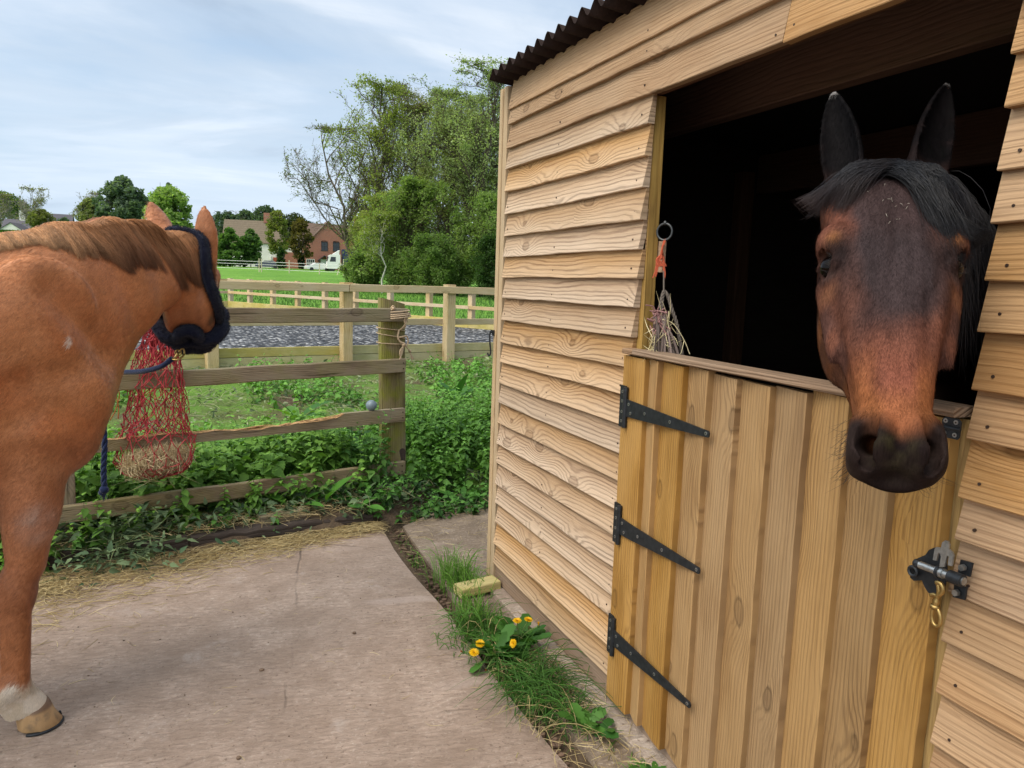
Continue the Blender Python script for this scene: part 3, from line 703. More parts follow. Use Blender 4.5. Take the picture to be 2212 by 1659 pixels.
def skin(f, lo, hi, h, B=8, slack=.05):
    """surface-nets mesh of f(P) <= 0 inside the box, evaluated only in blocks near the surface"""
    lo = np.asarray(lo, float); n = np.ceil((np.asarray(hi) - lo) / h / B).astype(int) * B
    nb = n // B
    I = np.stack(np.meshgrid(*[np.arange(k) for k in nb], indexing='ij'), -1).reshape(-1, 3)
    C = (lo + (I + .5) * B * h - h * .5).astype(np.float32)
    dc = f(C); act = np.abs(dc) < B * h * .87 * 1.25 + slack
    D = np.repeat(np.repeat(np.repeat(dc.reshape(nb), B, 0), B, 1), B, 2).astype(np.float32)
    loc = np.stack(np.meshgrid(*[np.arange(B)] * 3, indexing='ij'), -1).reshape(-1, 3)
    A = I[act]
    for s in range(0, len(A), 400):
        a = A[s:s + 400]; G = (a[:, None] * B + loc[None]).reshape(-1, 3)
        D[G[:, 0], G[:, 1], G[:, 2]] = f((lo + G * h).astype(np.float32))
    S = D < 0
    c = [(i, j, k) for i in (0, 1) for j in (0, 1) for k in (0, 1)]
    sl = lambda i, j, k, X: X[i:X.shape[0] - 1 + i, j:X.shape[1] - 1 + j, k:X.shape[2] - 1 + k]
    cnt = sum(sl(*q, S).astype(np.int8) for q in c); mix = (cnt > 0) & (cnt < 8)
    ids = -np.ones(mix.shape, np.int64); W = np.argwhere(mix); ids[mix] = np.arange(len(W))
    acc = np.zeros((len(W), 3)); wn = np.zeros(len(W))
    for q in c:
        for ax in range(3):
            if q[ax]: continue
            e = list(q); e[ax] = 1
            d0 = D[W[:, 0] + q[0], W[:, 1] + q[1], W[:, 2] + q[2]]; d1 = D[W[:, 0] + e[0], W[:, 1] + e[1], W[:, 2] + e[2]]
            x = (d0 < 0) != (d1 < 0); t = np.where(x, d0 / np.where(np.abs(d0 - d1) < 1e-9, 1e-9, d0 - d1), 0)
            p = np.tile(np.array(q, float), (len(W), 1)); p[:, ax] += t
            acc[x] += p[x]; wn[x] += 1
    V = lo + (W + acc / np.maximum(wn, 1)[:, None]) * h
    F = []
    for ax in range(3):
        o = [k for k in range(3) if k != ax]
        a = [slice(None)] * 3; b = [slice(None)] * 3; a[ax] = slice(0, -1); b[ax] = slice(1, None)
        x = S[tuple(a)] != S[tuple(b)]
        Q = np.argwhere(x); Q = Q[(Q[:, o[0]] > 0) & (Q[:, o[1]] > 0) & (Q[:, o[0]] < S.shape[o[0]] - 1) & (Q[:, o[1]] < S.shape[o[1]] - 1)]
        def at(d0, d1):
            q = Q.copy(); q[:, o[0]] -= d0; q[:, o[1]] -= d1; return ids[q[:, 0], q[:, 1], q[:, 2]]
        f4 = np.stack([at(0, 0), at(1, 0), at(1, 1), at(0, 1)], -1)
        ins = S[Q[:, 0], Q[:, 1], Q[:, 2]]
        flip = ins if ax != 1 else ~ins
        f4[~flip] = f4[~flip][:, ::-1]
        F.append(f4)
    F = np.concatenate(F); F = F[(F >= 0).all(1)]
    return V, F
def relax(V, F, it=2, lam=.5):
    E = np.concatenate([F[:, [0, 1]], F[:, [1, 2]], F[:, [2, 3]], F[:, [3, 0]]]); n = len(V)
    for k in range(it):
        for l in (lam, -lam * 1.02):
            S = np.zeros((n, 3)); c = np.zeros(n)
            for a, b in ((0, 1), (1, 0)):
                for d in range(3): S[:, d] += np.bincount(E[:, a], V[E[:, b], d], n)
                c += np.bincount(E[:, a], minlength=n)
            V = V + l * (S / np.maximum(c, 1)[:, None] - V)
    return V
def vnoise(P, s, seed=0):
    """smooth value noise on points"""
    rr = np.random.RandomState(seed); T = rr.rand(32, 32, 32)
    q = P * s + 100; i = np.floor(q).astype(int); f = q - i; f = f * f * (3 - 2 * f); o = 0
    for a in (0, 1):
        for b in (0, 1):
            for c in (0, 1):
                o = o + T[(i[:, 0] + a) % 32, (i[:, 1] + b) % 32, (i[:, 2] + c) % 32] * (f[:, 0] if a else 1 - f[:, 0]) * (f[:, 1] if b else 1 - f[:, 1]) * (f[:, 2] if c else 1 - f[:, 2])
    return o
def sst(a, b, x): t = np.clip((x - a) / (b - a), 0, 1); return t * t * (3 - 2 * t)

# ---- a horse's head in its own frame: r to one side, t from poll (0) to lips (.66), n out of the face
HT = np.array([-.04, 0, .05, .10, .15, .20, .25, .30, .36, .42, .48, .522, .548, .564, .576])
HA = np.array([.052, .066, .078, .090, .100, .103, .096, .085, .070, .058, .049, .047, .047, .042, .033])
HN = np.array([-.040, -.015, .000, .008, .012, .012, .010, .006, .002, -.002, -.004, -.008, -.016, -.030, -.052])
HB = np.array([-.13, -.15, -.155, -.16, -.16, -.16, -.155, -.15, -.138, -.122, -.106, -.095, -.088, -.084, -.076])
EC = np.array([.0885, .208, -.032]); EO = nrm((.74, .06, .67))
def head_sdf(Q, k=.02, fine=True):
    r, t, n = Q[:, 0], Q[:, 1], Q[:, 2]; ar = np.abs(r)
    M = np.stack([ar, t, n], -1)                                   # mirrored copy: one side serves both
    tc = np.clip(t, HT[0], HT[-1]); a = np.interp(tc, HT, HA); nt = np.interp(tc, HT, HN); nb = np.interp(tc, HT, HB)
    nc = (nt + nb) / 2; hb = (nt - nb) / 2; e = t - tc
    y = (n - nc) / hb; x = r / a
    # the face is flat across the front, rounder below
    pw = np.where(y > 0, 2.7, 2.2)
    nar = np.where(y > 0, 1 - .10 * y * y * sst(.2, .5, t), 1 - .12 * y * y)
    k0 = (np.abs(x / nar) ** pw + np.abs(y) ** pw + np.abs(e / .018) ** pw) ** (1 / pw)
    d = (k0 - 1) * np.minimum(a, hb) * .92
    d = smin(d, d_ell(M, (.058, .215, -.150), (.040, .130, .105)), .03)             # cheek plate
    d = smin(d, d_ell(Q, (0, .205, -.165), (.060, .130, .082)), .03)                 # tongue and throat between the jaws
    d = smin(d, d_cone(M, (.030, .30, -.185), (.016, .455, -.098), .036, .025), .03)  # lower jaw bar
    d = smin(d, d_ell(Q, (0, .470, -.088), (.034, .034, .024)), .02)                # chin
    d = smin(d, d_ell(Q, (0, .505, -.076), (.040, .026, .020)), .014)               # lower lip
    bx = np.maximum(np.abs(np.stack([r, t - .530, n + .054], -1)) - np.array((.040, .022, .016)), 0); bxd = np.linalg.norm(bx, axis=1) - .022
    d = smin(d, bxd, .018)                                                          # square upper lip
    d = smin(d, d_ell(M, (.030, .540, -.040), (.024, .040, .032)), .020)            # nostril wing
    d = smin(d, d_cone(M, (.088, .235, -.064), (.076, .385, -.066), .018, .013), .018)  # facial crest
    d = smin(d, d_ell(M, (.083, .172, -.022), (.030, .042, .028)), .022)            # brow
    d = smin(d, d_ell(M, (.060, .06, -.05), (.045, .06, .05)), .03)                 # temple
    if fine:
        d = smax(d, -d_ell(M, (.070, .105, .020), (.018, .034, .016)), .022)        # hollow above the eye
        d = smax(d, -d_ell(M, (.052, .40, .000), (.010, .11, .013)), .02)           # groove beside the nose bone
        d = smax(d, -d_ell(M, (.076, .44, -.062), (.012, .07, .018)), .02)          # hollow before the crest
        # eye socket with lids
        ec = EC; o = EO; f_ = nrm((.10, .93, -.35)); f_ = nrm(f_ - o * (f_ @ o)); w = np.cross(o, f_)
        d = smax(d, -d_ell(M, ec + o * .012, (.027, .0175, .022), np.array([f_, w, o])), .005)
        d = smin(d, d_cone(M, ec + f_ * -.028 + w * .012 + o * .006, ec + f_ * .004 + w * .0235 + o * .013, .0055, .0070), .006)
        d = smin(d, d_cone(M, ec + f_ * .004 + w * .0235 + o * .013, ec + f_ * .031 + w * .003 + o * .001, .0070, .0055), .006)
        d = smin(d, d_cone(M, ec + f_ * -.028 - w * .004 + o * .003, ec + f_ * .002 - w * .0195 + o * .004, .0045, .005), .005)
        d = smin(d, d_cone(M, ec + f_ * .002 - w * .0195 + o * .004, ec + f_ * .030 - w * .004, .005, .0045), .005)
        # nostril: a comma-shaped opening with a raised rim
        nc0 = np.array([.052, .568, -.026])
        d = smin(d, d_cone(M, (.021, .516, -.004), (.026, .548, -.012), .010, .010), .018)   # inner wing
        d = smin(d, d_cone(M, (.047, .520, -.024), (.0495, .556, -.050), .0085, .0075), .014)   # outer rim
        d = smax(d, -d_cone(M, (.035, .508, .000), (.041, .536, -.014), .0095, .0150), .005)
        d = smax(d, -d_cone(M, (.041, .536, -.014), (.038, .568, -.030), .0150, .0115), .005)
        d = smax(d, -d_cone(M, (.040, .545, -.022), (.022, .520, -.070), .015, .012), .005)
        # mouth line
        d = smax(d, -d_cone(M, (.056, .490, -.090), (.046, .540, -.080), .005, .0045), .005)
        d = smax(d, -d_cone(M, (.046, .540, -.080), (.0, .565, -.082), .0045, .0045), .005)
        d = smax(d, -d_ell(Q, (0, .17, .027), (.006, .09, .018)), .012)
        d = d - .0016 * np.exp(-(r / .012) ** 2) * sst(.05, .12, t) * (1 - sst(.16, .26, t))
    return d
def ear_sdf(P, base, tip, width, side, thick=.62, cup=True):
    """a pointed ear from base to tip; side = direction its opening faces"""
    base = np.asarray(base, float); tip = np.asarray(tip, float); ax = tip - base; L = np.linalg.norm(ax); ax /= L
    o = nrm(np.asarray(side, float) - ax * (np.asarray(side, float) @ ax)); w = np.cross(ax, o)
    q = P - base.astype(np.float32); t = np.clip((q @ ax.astype(np.float32)) / L, 0, 1); e = (q @ ax.astype(np.float32)) - t * L
    a = width * np.interp(t, [0, .15, .35, .55, .75, .9, .97, 1], [.72, .90, 1.0, .95, .72, .42, .20, .06]); b = a * thick
    x = q @ w.astype(np.float32); y = q @ o.astype(np.float32)
    k0 = np.sqrt((x / a) ** 2 + (y / b) ** 2 + (e / (width * .35)) ** 2); d = (k0 - 1) * np.minimum(a, b)
    if cup:
        ai = np.maximum(a - .0065, .001); bi = np.maximum(b - .006, .001); y2 = y - b * .42
        ki = np.sqrt((x / ai) ** 2 + (y2 / bi) ** 2 + (np.maximum(e, 0) / .01) ** 2 + (np.minimum(t - .10, 0) / .06) ** 2)
        d = smax(d, -(ki - 1) * np.minimum(ai, bi), .004)
    return d

def coat_hair(g, V, F, C, flow, eye, n, length, rad, seed, lift=.18, limit=None, var=(.62, 1.55)):
    """short flat-lying hairs grown out of the skin, same colours, added to the body's own mesh"""
    rs = np.random.RandomState(seed); Q = V[F]; cn = Q.mean(1); nv = np.cross(Q[:, 2] - Q[:, 0], Q[:, 3] - Q[:, 1]); ar = np.linalg.norm(nv, axis=1); nv = nv / (ar[:, None] + 1e-12)
    if ((cn - V.mean(0)) * nv).sum() < 0: nv = -nv
    ok = ((eye - cn) * nv).sum(1) > -.25 * np.linalg.norm(eye - cn, axis=1)
    if limit is not None: ok &= limit(cn)
    w = ar * ok; k = rs.choice(len(F), n, p=w / w.sum()); a, b = rs.rand(n, 1), rs.rand(n, 1)
    P = (Q[k, 0] * (1 - a) + Q[k, 1] * a) * (1 - b) + (Q[k, 3] * (1 - a) + Q[k, 2] * a) * b; N = nv[k]
    fl = flow(P) + rs.randn(n, 3) * .22; fl -= N * (fl * N).sum(1, keepdims=True); fl /= np.linalg.norm(fl, axis=1, keepdims=True) + 1e-9
    L = length * rs.uniform(.6, 1.3, n)[:, None]; P = P - N * .0006
    ctrl = np.stack([P, P + fl * L * .5 + N * L * lift, P + fl * L + N * L * lift * .8], 1)
    col = C[F[k, 0]] * rs.uniform(*var, (n, 1))
    T = np.diff(ctrl, axis=1); A = np.cross(fl, N); W = rad * np.array([1, .9, .15])
    VV = np.stack([ctrl - A[:, None] * W[None, :, None], ctrl + A[:, None] * W[None, :, None]], 2).reshape(n, 6, 3)
    FF = (np.array([[0, 1, 3, 2], [2, 3, 5, 4]])[None] + (np.arange(n) * 6)[:, None, None]).reshape(-1, 4)
    g.add(VV.reshape(-1, 3), FF, 0, None, .5, np.repeat(np.clip(col, .002, 1), 6, 0))
# ================================================================= bay horse looking out over the door
def m_eye():
    t = NT('horse_eye'); t.set(color=(.003, .0018, .0015), rough=.03, spec=.13); return t.m
M_EYE = m_eye()
def m_hair(name, rough=.42, spec=.22):
    t = NT(name); t.set(color=t.attr('Col', 'Color'), rough=rough, spec=spec); t.b.inputs['Anisotropic'].default_value = .6; return t.m
M_HAIR = m_hair('horse_hair')
def strands(name, roots, ctrl, rad, cols, parent, mat, n=10, wob=.0):
    """hair: every strand a tapering three-sided tube through its own control points (k,3)"""
    rr = np.random.RandomState(len(roots)); C = np.asarray(ctrl, float)                    # (S, k, 3)
    S, k = C.shape[:2]
    Pd = np.concatenate([2 * C[:, :1] - C[:, 1:2], C, 2 * C[:, -1:] - C[:, -2:-1]], 1)
    t = np.linspace(0, k - 1 - 1e-6, n); i = t.astype(int); f = (t - i)[None, :, None]
    a, b, c, d = Pd[:, i], Pd[:, i + 1], Pd[:, i + 2], Pd[:, i + 3]
    P = .5 * ((2 * b) + (-a + c) * f + (2 * a - 5 * b + 4 * c - d) * f ** 2 + (-a + 3 * b - 3 * c + d) * f ** 3)
    if wob:
        w = rr.randn(S, n, 3) * wob; w = (w + np.roll(w, 1, 1) + np.roll(w, -1, 1)) / 3; P = P + w * np.linspace(0, 1, n)[None, :, None]
    T = np.gradient(P, axis=1); T /= np.linalg.norm(T, axis=2, keepdims=True) + 1e-9
    A = np.cross(T, np.array([.31, .52, .79])); A /= np.linalg.norm(A, axis=2, keepdims=True) + 1e-9; B = np.cross(T, A)
    r = np.asarray(rad, float).reshape(-1, 1) * np.interp(np.linspace(0, 1, n), [0, .1, .6, 1], [.8, 1, .8, .12])[None]
    th = np.arange(3) * 2 * np.pi / 3
    V = P[:, :, None] + r[..., None, None] * (np.cos(th)[:, None] * A[:, :, None] + np.sin(th)[:, None] * B[:, :, None])
    q = np.arange(S)[:, None, None] * n * 3; ii = np.arange(n - 1)[None, :, None] * 3; j = np.arange(3)[None, None]
    F = np.stack([q + ii + j, q + ii + (j + 1) % 3, q + ii + 3 + (j + 1) % 3, q + ii + 3 + j], -1).reshape(-1, 4)
    cc = np.asarray(cols, float)
    cc = np.repeat(cc, n * 3, 0) if cc.ndim == 2 else np.repeat(cc.reshape(-1, 3), 3, 0)
    g = Geo(); g.add(V.reshape(-1, 3), F, 0, None, .5, cc)
    return g.build(name, mat, parent, smooth=True, color=True, grain=False)
M_BAY = vcol('bay_coat', rough=.65, sheen=.0, spec=.035, fur=.22, furscale=(420, 420, 75), var=.10)
def build_bay():
    poll = pdep(1922, 352, 1.36); nose = pdep(1949, 972, 1.070)
    T = nrm(nose - poll); L = np.linalg.norm(nose - poll)
    sc = L / .560; print('SC', sc)
    nn = EYE - (poll + nose) / 2; nn = nrm(nn - T * (nn @ T)); rr = nrm(np.cross(T, nn))
    if rr @ _rt < 0: rr = -rr
    a = R(11.0); nn, rr = nn * math.cos(a) + rr * math.sin(a), rr * math.cos(a) - nn * math.sin(a)
    AX = np.array([rr, T, nn])
    loc = lambda P: ((P - poll) @ AX.T / sc).astype(np.float32)
    wld = lambda Q: np.asarray(Q) * sc @ AX + poll
    eb = [(wld((s * .062, -.002, -.055)), tp) for s, tp in ((-1, pdep(1799, 197, 1.53)), (1, pdep(2048, 178, 1.56)))]
    nk = [(wld((0, .10, -.10)), .10, .12, .075, rr), (np.array([1.30, 1.11, 1.60]), .14, .16, .078, rr), (np.array([1.62, 1.26, 1.50]), .17, .19, .085, rr),
          (np.array([2.0, 1.42, 1.36]), .21, .24, .12, (.4, -.9, 0)), (np.array([2.5, 1.62, 1.20]), .28, .32, .20, (.4, -.9, 0)), (np.array([3.2, 1.9, 1.22]), .27, .32, .27, (.4, -.9, 0))]
    lg = []
    for s in (-1, 1):
        c = np.array([2.25, 1.53, 0]) + s * .14 * np.array([.38, -.92, 0])
        lg += [(c + (0, 0, .95), c + (0, 0, .50), .085, .052), (c + (0, 0, .50), c + (0, 0, .12), .045, .036), (c + (0, 0, .12), c + (-.06, -.02, .06), .045, .05)]
    def f(P):
        Q = loc(P); d = head_sdf(Q) * sc
        near = d < .25
        for (b, tp), s in zip(eb, (-1, 1)):
            e = ear_sdf(P, b - nrm(tp - b) * .02, tp, .040, nn * .95 + rr * s * .55)
            d = smin(d, e, .012)
        d2 = d_sweep(P, nk, .05)
        for c in lg: d2 = smin(d2, d_cone(P, *c), .04)
        return smin(d, d2, .045)
    V, F = skin(f, (.80, .60, 1.08), (1.46, 1.40, 1.99), .0042, slack=.03)
    V = relax(V, F, 2, .45)
    V2, F2 = skin(f, (1.435, .90, -.004), (3.5, 2.3, 1.95), .016)
    Q = loc(V); r, t, n = Q.T; ar = np.abs(r)
    no = vnoise(V, 22, 1) - .5; no2 = vnoise(V, 60, 2) - .5; no3 = vnoise(V, 8, 3) - .5
    c_dark = np.array((.034, .025, .027)); c_brown = np.array((.115, .046, .030)); c_red = np.array((.165, .056, .036)); c_blk = np.array((.0065, .006, .007)); c_tan = np.array((.235, .086, .033))
    C = np.tile(c_brown, (len(V), 1))
    def lay(w, c):
        nonlocal C
        w = np.clip(w, 0, 1)[:, None]; C = C * (1 - w) + c * w
    lay(sst(.10, .02, np.abs(ar - .055) - .01) * sst(.04, .08, t) * (1 - sst(.14, .20, t)) * sst(-.04, -.01, n) * .55, np.array((.15, .056, .038)))
    lay((1 - sst(.040, .075, ar + no * .03 + (t - .2) * .06)) * (1 - sst(.30, .40, t + no * .06)) * sst(-.06, -.02, n) * .92, c_dark)
    lay(sst(.13, .20, t) * (1 - sst(.24, .36, t + no * .05)) * sst(-.05, -.015, n) * (1 - sst(.07, .10, ar)) * .75, c_dark)
    lay(sst(.30, .46, t + no * .08 - np.clip(-n, 0, .1) * .6) * .92, c_red)                                   # reddish lower face
    lay(sst(.36, .46, t) * sst(.014, .040, ar + no * .02) * .85, c_tan); lay(sst(.44, .49, t) * .6, c_tan)
    lay(sst(-.085, -.115, n) * (1 - sst(.38, .46, t)) * .75, np.array((.17, .062, .022)))                     # cheek
    lay((1 - sst(.006, .016, np.abs(np.hypot(ar - .084, (t - .30) * .45 - .02) - .02))) * .5 * sst(-.03, -.05, n), c_dark)
    lay(np.exp(-(((ar - .090) / .011) ** 2 + ((t - .177) / .013) ** 2)) * sst(-.06, -.02, n) * .85, np.array((.26, .11, .045)))
    lay(np.exp(-(((ar - .094) / .012) ** 2 + ((t - .262) / .016) ** 2)) * .45, np.array((.22, .10, .05)))
    lay(np.exp(-((np.hypot((ar - .090), (t - .208) * .8) / .027) ** 4)) * .85, c_blk); lay(np.exp(-((((ar - .093) / .010) ** 2 + ((t - .236) / .007) ** 2))) * .25, np.array((.12, .10, .10)))                          # eye rim
    lay(sst(.490, .536, t + no * .03 + (ar - .03) * .65 - np.clip(-n - .03, 0, .1) * .40) * .97, c_blk)      # dark muzzle
    lay(np.exp(-(((ar - .066) / .02) ** 2 + ((t - .515) / .05) ** 2 + ((n + .085) / .035) ** 2)) * .65, np.array((.20, .145, .12)))
    lay(np.exp(-(((r + no * .02) / .024) ** 2 + ((t + no * .02 - .556) / .018) ** 2)) * .40 * sst(-.25, .25, no2), np.array((.065, .058, .022)))
    ed = np.min([np.linalg.norm(V - (b + (tp - b) * q), axis=1) for b, tp in eb for q in (.35, .55, .75, .95)], axis=0)
    lay(sst(.02, -.03, t) * sst(.0, .02, ar - .01) * .9, c_blk); lay((1 - sst(.03, .07, ed)) * .95, np.array((.0035, .0032, .0038)))
    tipd = np.min([np.linalg.norm(V - tp, axis=1) for b, tp in eb], axis=0); lay((1 - sst(.012, .024, tipd)) * .75, np.array((.16, .15, .15)))
    stk = vnoise(Q * (95, 16, 95), 1.0, 12) - .5; stk2 = vnoise(Q * (40, 9, 40), 1.0, 13) - .5
    C = C * (1 + .22 * no2 + .18 * no3 + .38 * stk + .34 * stk2)[:, None]
    g = Geo(); g.add(V, F, 0, None, .5, np.clip(C, .003, 1)); coat_hair(g, V, F, C, lambda P: T * 1.0 + rr * (((P - poll) @ rr) * 5)[:, None], EYE, 42000, .0095, .00034, 5, limit=lambda c: (c[:, 0] < 1.40) & (((c - poll) @ T / sc) < .50)); g.add(V2, F2, 0, None, .5, (.035, .018, .012))
    horse = empty('horse', 'dark bay horse with black forelock looking out over the stable door', 'horse', loc=(0, 0, 0))
    g.build('body', M_BAY, horse, smooth=True, color=True, grain=False)
    for s in (-1, 1):
        ge = Geo(); ball(ge, wld((EC - EO * .0085) * (s, 1, 1)), .0240 * sc, 0, 24)
        ge.build('eye', M_EYE, horse, smooth=True, grain=False)
    # surface height over the face, for hair
    def face_n(r, t):
        lo_, hi_ = np.full(len(r), -.10), np.full(len(r), .06)
        for _ in range(18):
            m = (lo_ + hi_) / 2; ins = f(wld(np.stack([r, t, m], -1)).astype(np.float32)) < 0
            lo_ = np.where(ins, m, lo_); hi_ = np.where(ins, hi_, m)
        return lo_
    rs = np.random.RandomState(9); S = 5200
    side = np.where(rs.rand(S) < .46, -1, 1)
    r0 = rs.uniform(-.035, .040, S) * .9 + .004; t0 = rs.uniform(-.035, .03, S)
    u = rs.rand(S)                                                  # place across the lock
    clump = np.round(u * 11) / 11 + rs.randn(S) * .012
    eL = np.stack([-.075 - .070 * clump + rs.randn(S) * .006, .050 + .062 * (1 - clump) + rs.randn(S) * .008], -1)
    eR = np.stack([.060 + .085 * clump + rs.randn(S) * .006, .075 + .135 * (1 - np.abs(clump - .45)) + rs.randn(S) * .010], -1)
    E = np.where(side[:, None] < 0, eL, eR); ln = rs.uniform(.72, 1.04, S)
    ctrl = []
    for q, lift in ((0, .0), (.22, .016), (.5, .022), (.78, .016), (1.0, .006)):
        r = r0 + (E[:, 0] - r0) * q * ln; t = t0 + (E[:, 1] - t0) * (q ** 1.25) * ln - .020 * np.sin(np.pi * q) * (1 - u)
        n = face_n(np.clip(r, -.10, .10), t) - np.clip(np.abs(r) - .10, 0, 1) * .25 + lift * (.35 + rs.rand(S) * .75)
        ctrl.append(wld(np.stack([r, t, n], -1)))
    ctrl = np.stack(ctrl, 1)
    b = (rs.uniform(.6, 1.4, S) * (.7 + .9 * rs.rand(12)[np.round(np.clip(clump, 0, 1) * 11).astype(int)]))[:, None, None] * np.array((.010, .0105, .0135)); q = np.linspace(0, 1, 10)[None, :, None]
    tipc = np.where(side[:, None, None] < 0, np.array((.045, .026, .024)), np.array((.013, .013, .017)))
    cols = b * (1 - q ** 4 * .8) + tipc * q ** 4 * .8
    strands('forelock', r0, ctrl, rs.uniform(.0004, .0009, S), cols, horse, M_HAIR, 10, .0016)
    # a few stray white hairs and hay specks on the forehead
    S = 15; r = rs.randn(S) * .020; t = .125 + rs.randn(S) * .035; n = face_n(r, t); P0 = wld(np.stack([r, t, n + .0015], -1)); a_ = rs.randn(S) * .8
    dv = (rr[None] * np.sin(a_)[:, None] + T[None] * np.cos(a_)[:, None]); L_ = rs.uniform(.004, .011, S)[:, None]
    strands('white_hairs', r, np.stack([P0, P0 + dv * L_ * .5 + nn * .002, P0 + dv * L_ + nn * .002], 1), np.full(S, .00035), np.tile((.45, .41, .35), (S, 1)), horse, M_HAIR, 5)
    # mane showing behind the ears and down the far side of the neck
    S = 1800; q0 = rs.rand(S); base = np.array([c[0] for c in nk[:4]]); top = np.array([c[1] for c in nk[:4]])
    ii = np.interp(q0, [0, .3, .65, 1], [0, 1, 2, 3]); i0 = np.minimum(ii.astype(int), 2); fr = (ii - i0)[:, None]
    Bc = base[i0] * (1 - fr) + base[i0 + 1] * fr; Tp = (top[i0] * (1 - fr[:, 0]) + top[i0 + 1] * fr[:, 0])
    P0 = Bc + np.stack([rs.randn(S) * .012, rs.randn(S) * .012, Tp * .97], -1)
    sd = np.ones(S)[:, None] * np.array((.30, -.95, 0)) * .12
    c1 = P0 + sd * .5 + (0, 0, -.008); c2 = P0 + sd * .95 + np.array((-.01, 0, -.09)); c3 = P0 + sd * 1.15 + np.stack([rs.randn(S) * .02 - .03, rs.randn(S) * .02, -.20 - rs.rand(S) * .14], -1)
    strands('mane', q0, np.stack([P0, c1, c2, c3], 1), rs.uniform(.0005, .0009, S), np.tile((.014, .013, .016), (S, 1)), horse, M_HAIR, 9, .004)
    # whiskers and lashes
    S = 150; r = rs.uniform(-.062, .062, S); t = rs.uniform(.47, .555, S); k = rs.rand(S) < .6
    nb = np.where(k, -.115, -.07) + rs.randn(S) * .015; r = np.where(rs.rand(S) < .6, np.sign(r) * .048, r)
    P0 = wld(np.stack([r, t, nb], -1)); dr = np.stack([np.sign(r) * rs.uniform(.2, 1, S) * (np.abs(r) > .03), rs.uniform(.25, 1, S), rs.uniform(-.5, .5, S)], -1)
    dr /= np.linalg.norm(dr, axis=1, keepdims=True); dr = dr @ AX; ll = rs.uniform(.018, .05, S)[:, None]
    strands('whiskers', r, np.stack([P0, P0 + dr * ll * .5, P0 + dr * ll + rs.randn(S, 3) * .008], 1), np.full(S, .00035), np.tile((.03, .022, .018), (S, 1)), horse, M_HAIR, 6)
    for sd in (-1, 1):
        S = 16; x = rs.rand(S); w_ = np.cross(EO, nrm((.10, .93, -.35))); f_ = nrm(np.array((.10, .93, -.35)) - EO * (EO @ np.array((.10, .93, -.35))))
        w_ = np.cross(EO, f_); P0 = (EC + f_ * ((x - .35) * .034)[:, None] + w_ * (.021 - .02 * np.abs(x - .45))[:, None] + EO * .014) * (sd, 1, 1)
        d_ = nrm(EO * .9 + w_ * .3) + rs.randn(S, 3) * .12; d_ = d_ * (sd, 1, 1)
        strands('eyelashes', x, np.stack([wld(P0), wld(P0 + d_ * .008 - w_ * (sd, 1, 1) * .001), wld(P0 + d_ * .016 - w_ * (sd, 1, 1) * .006)], 1), np.full(S, .0003), np.tile((.04, .036, .036), (S, 1)), horse, M_HAIR, 6)
    return horse
BAY = build_bay()
# ================================================================= chestnut horse tied up at the edge of the yard
M_CHEST = vcol('chestnut_coat', rough=.44, sheen=.06, spec=.32, fur=.12, furscale=(330, 330, 110), var=.08, furc=.16)
def m_fleece():
    t = NT('navy_fleece'); p = t.obj(); n = t.noise(p, 240, 4, .7); n2 = t.noise(p, 40, 3, .6)
    t.set(color=t.mix(n, (.0035, .0045, .012), (.014, .018, .045)), rough=.95, spec=.05)
    t.b.inputs['Sheen Weight'].default_value = .12
    t.bump(t.math('ADD', n, t.math('MULTIPLY', n2, 1.5)), 1.0, .006); return t.m
M_FLEECE = m_fleece()
CO = np.array([-.60, 2.84, 0]); CAZ = R(68); CH = np.array([math.sin(CAZ), math.cos(CAZ), 0]); CR = np.array([math.cos(CAZ), -math.sin(CAZ), 0])
def cw(s, l, z): return CO + CH * s + CR * l + np.array([0, 0, z])
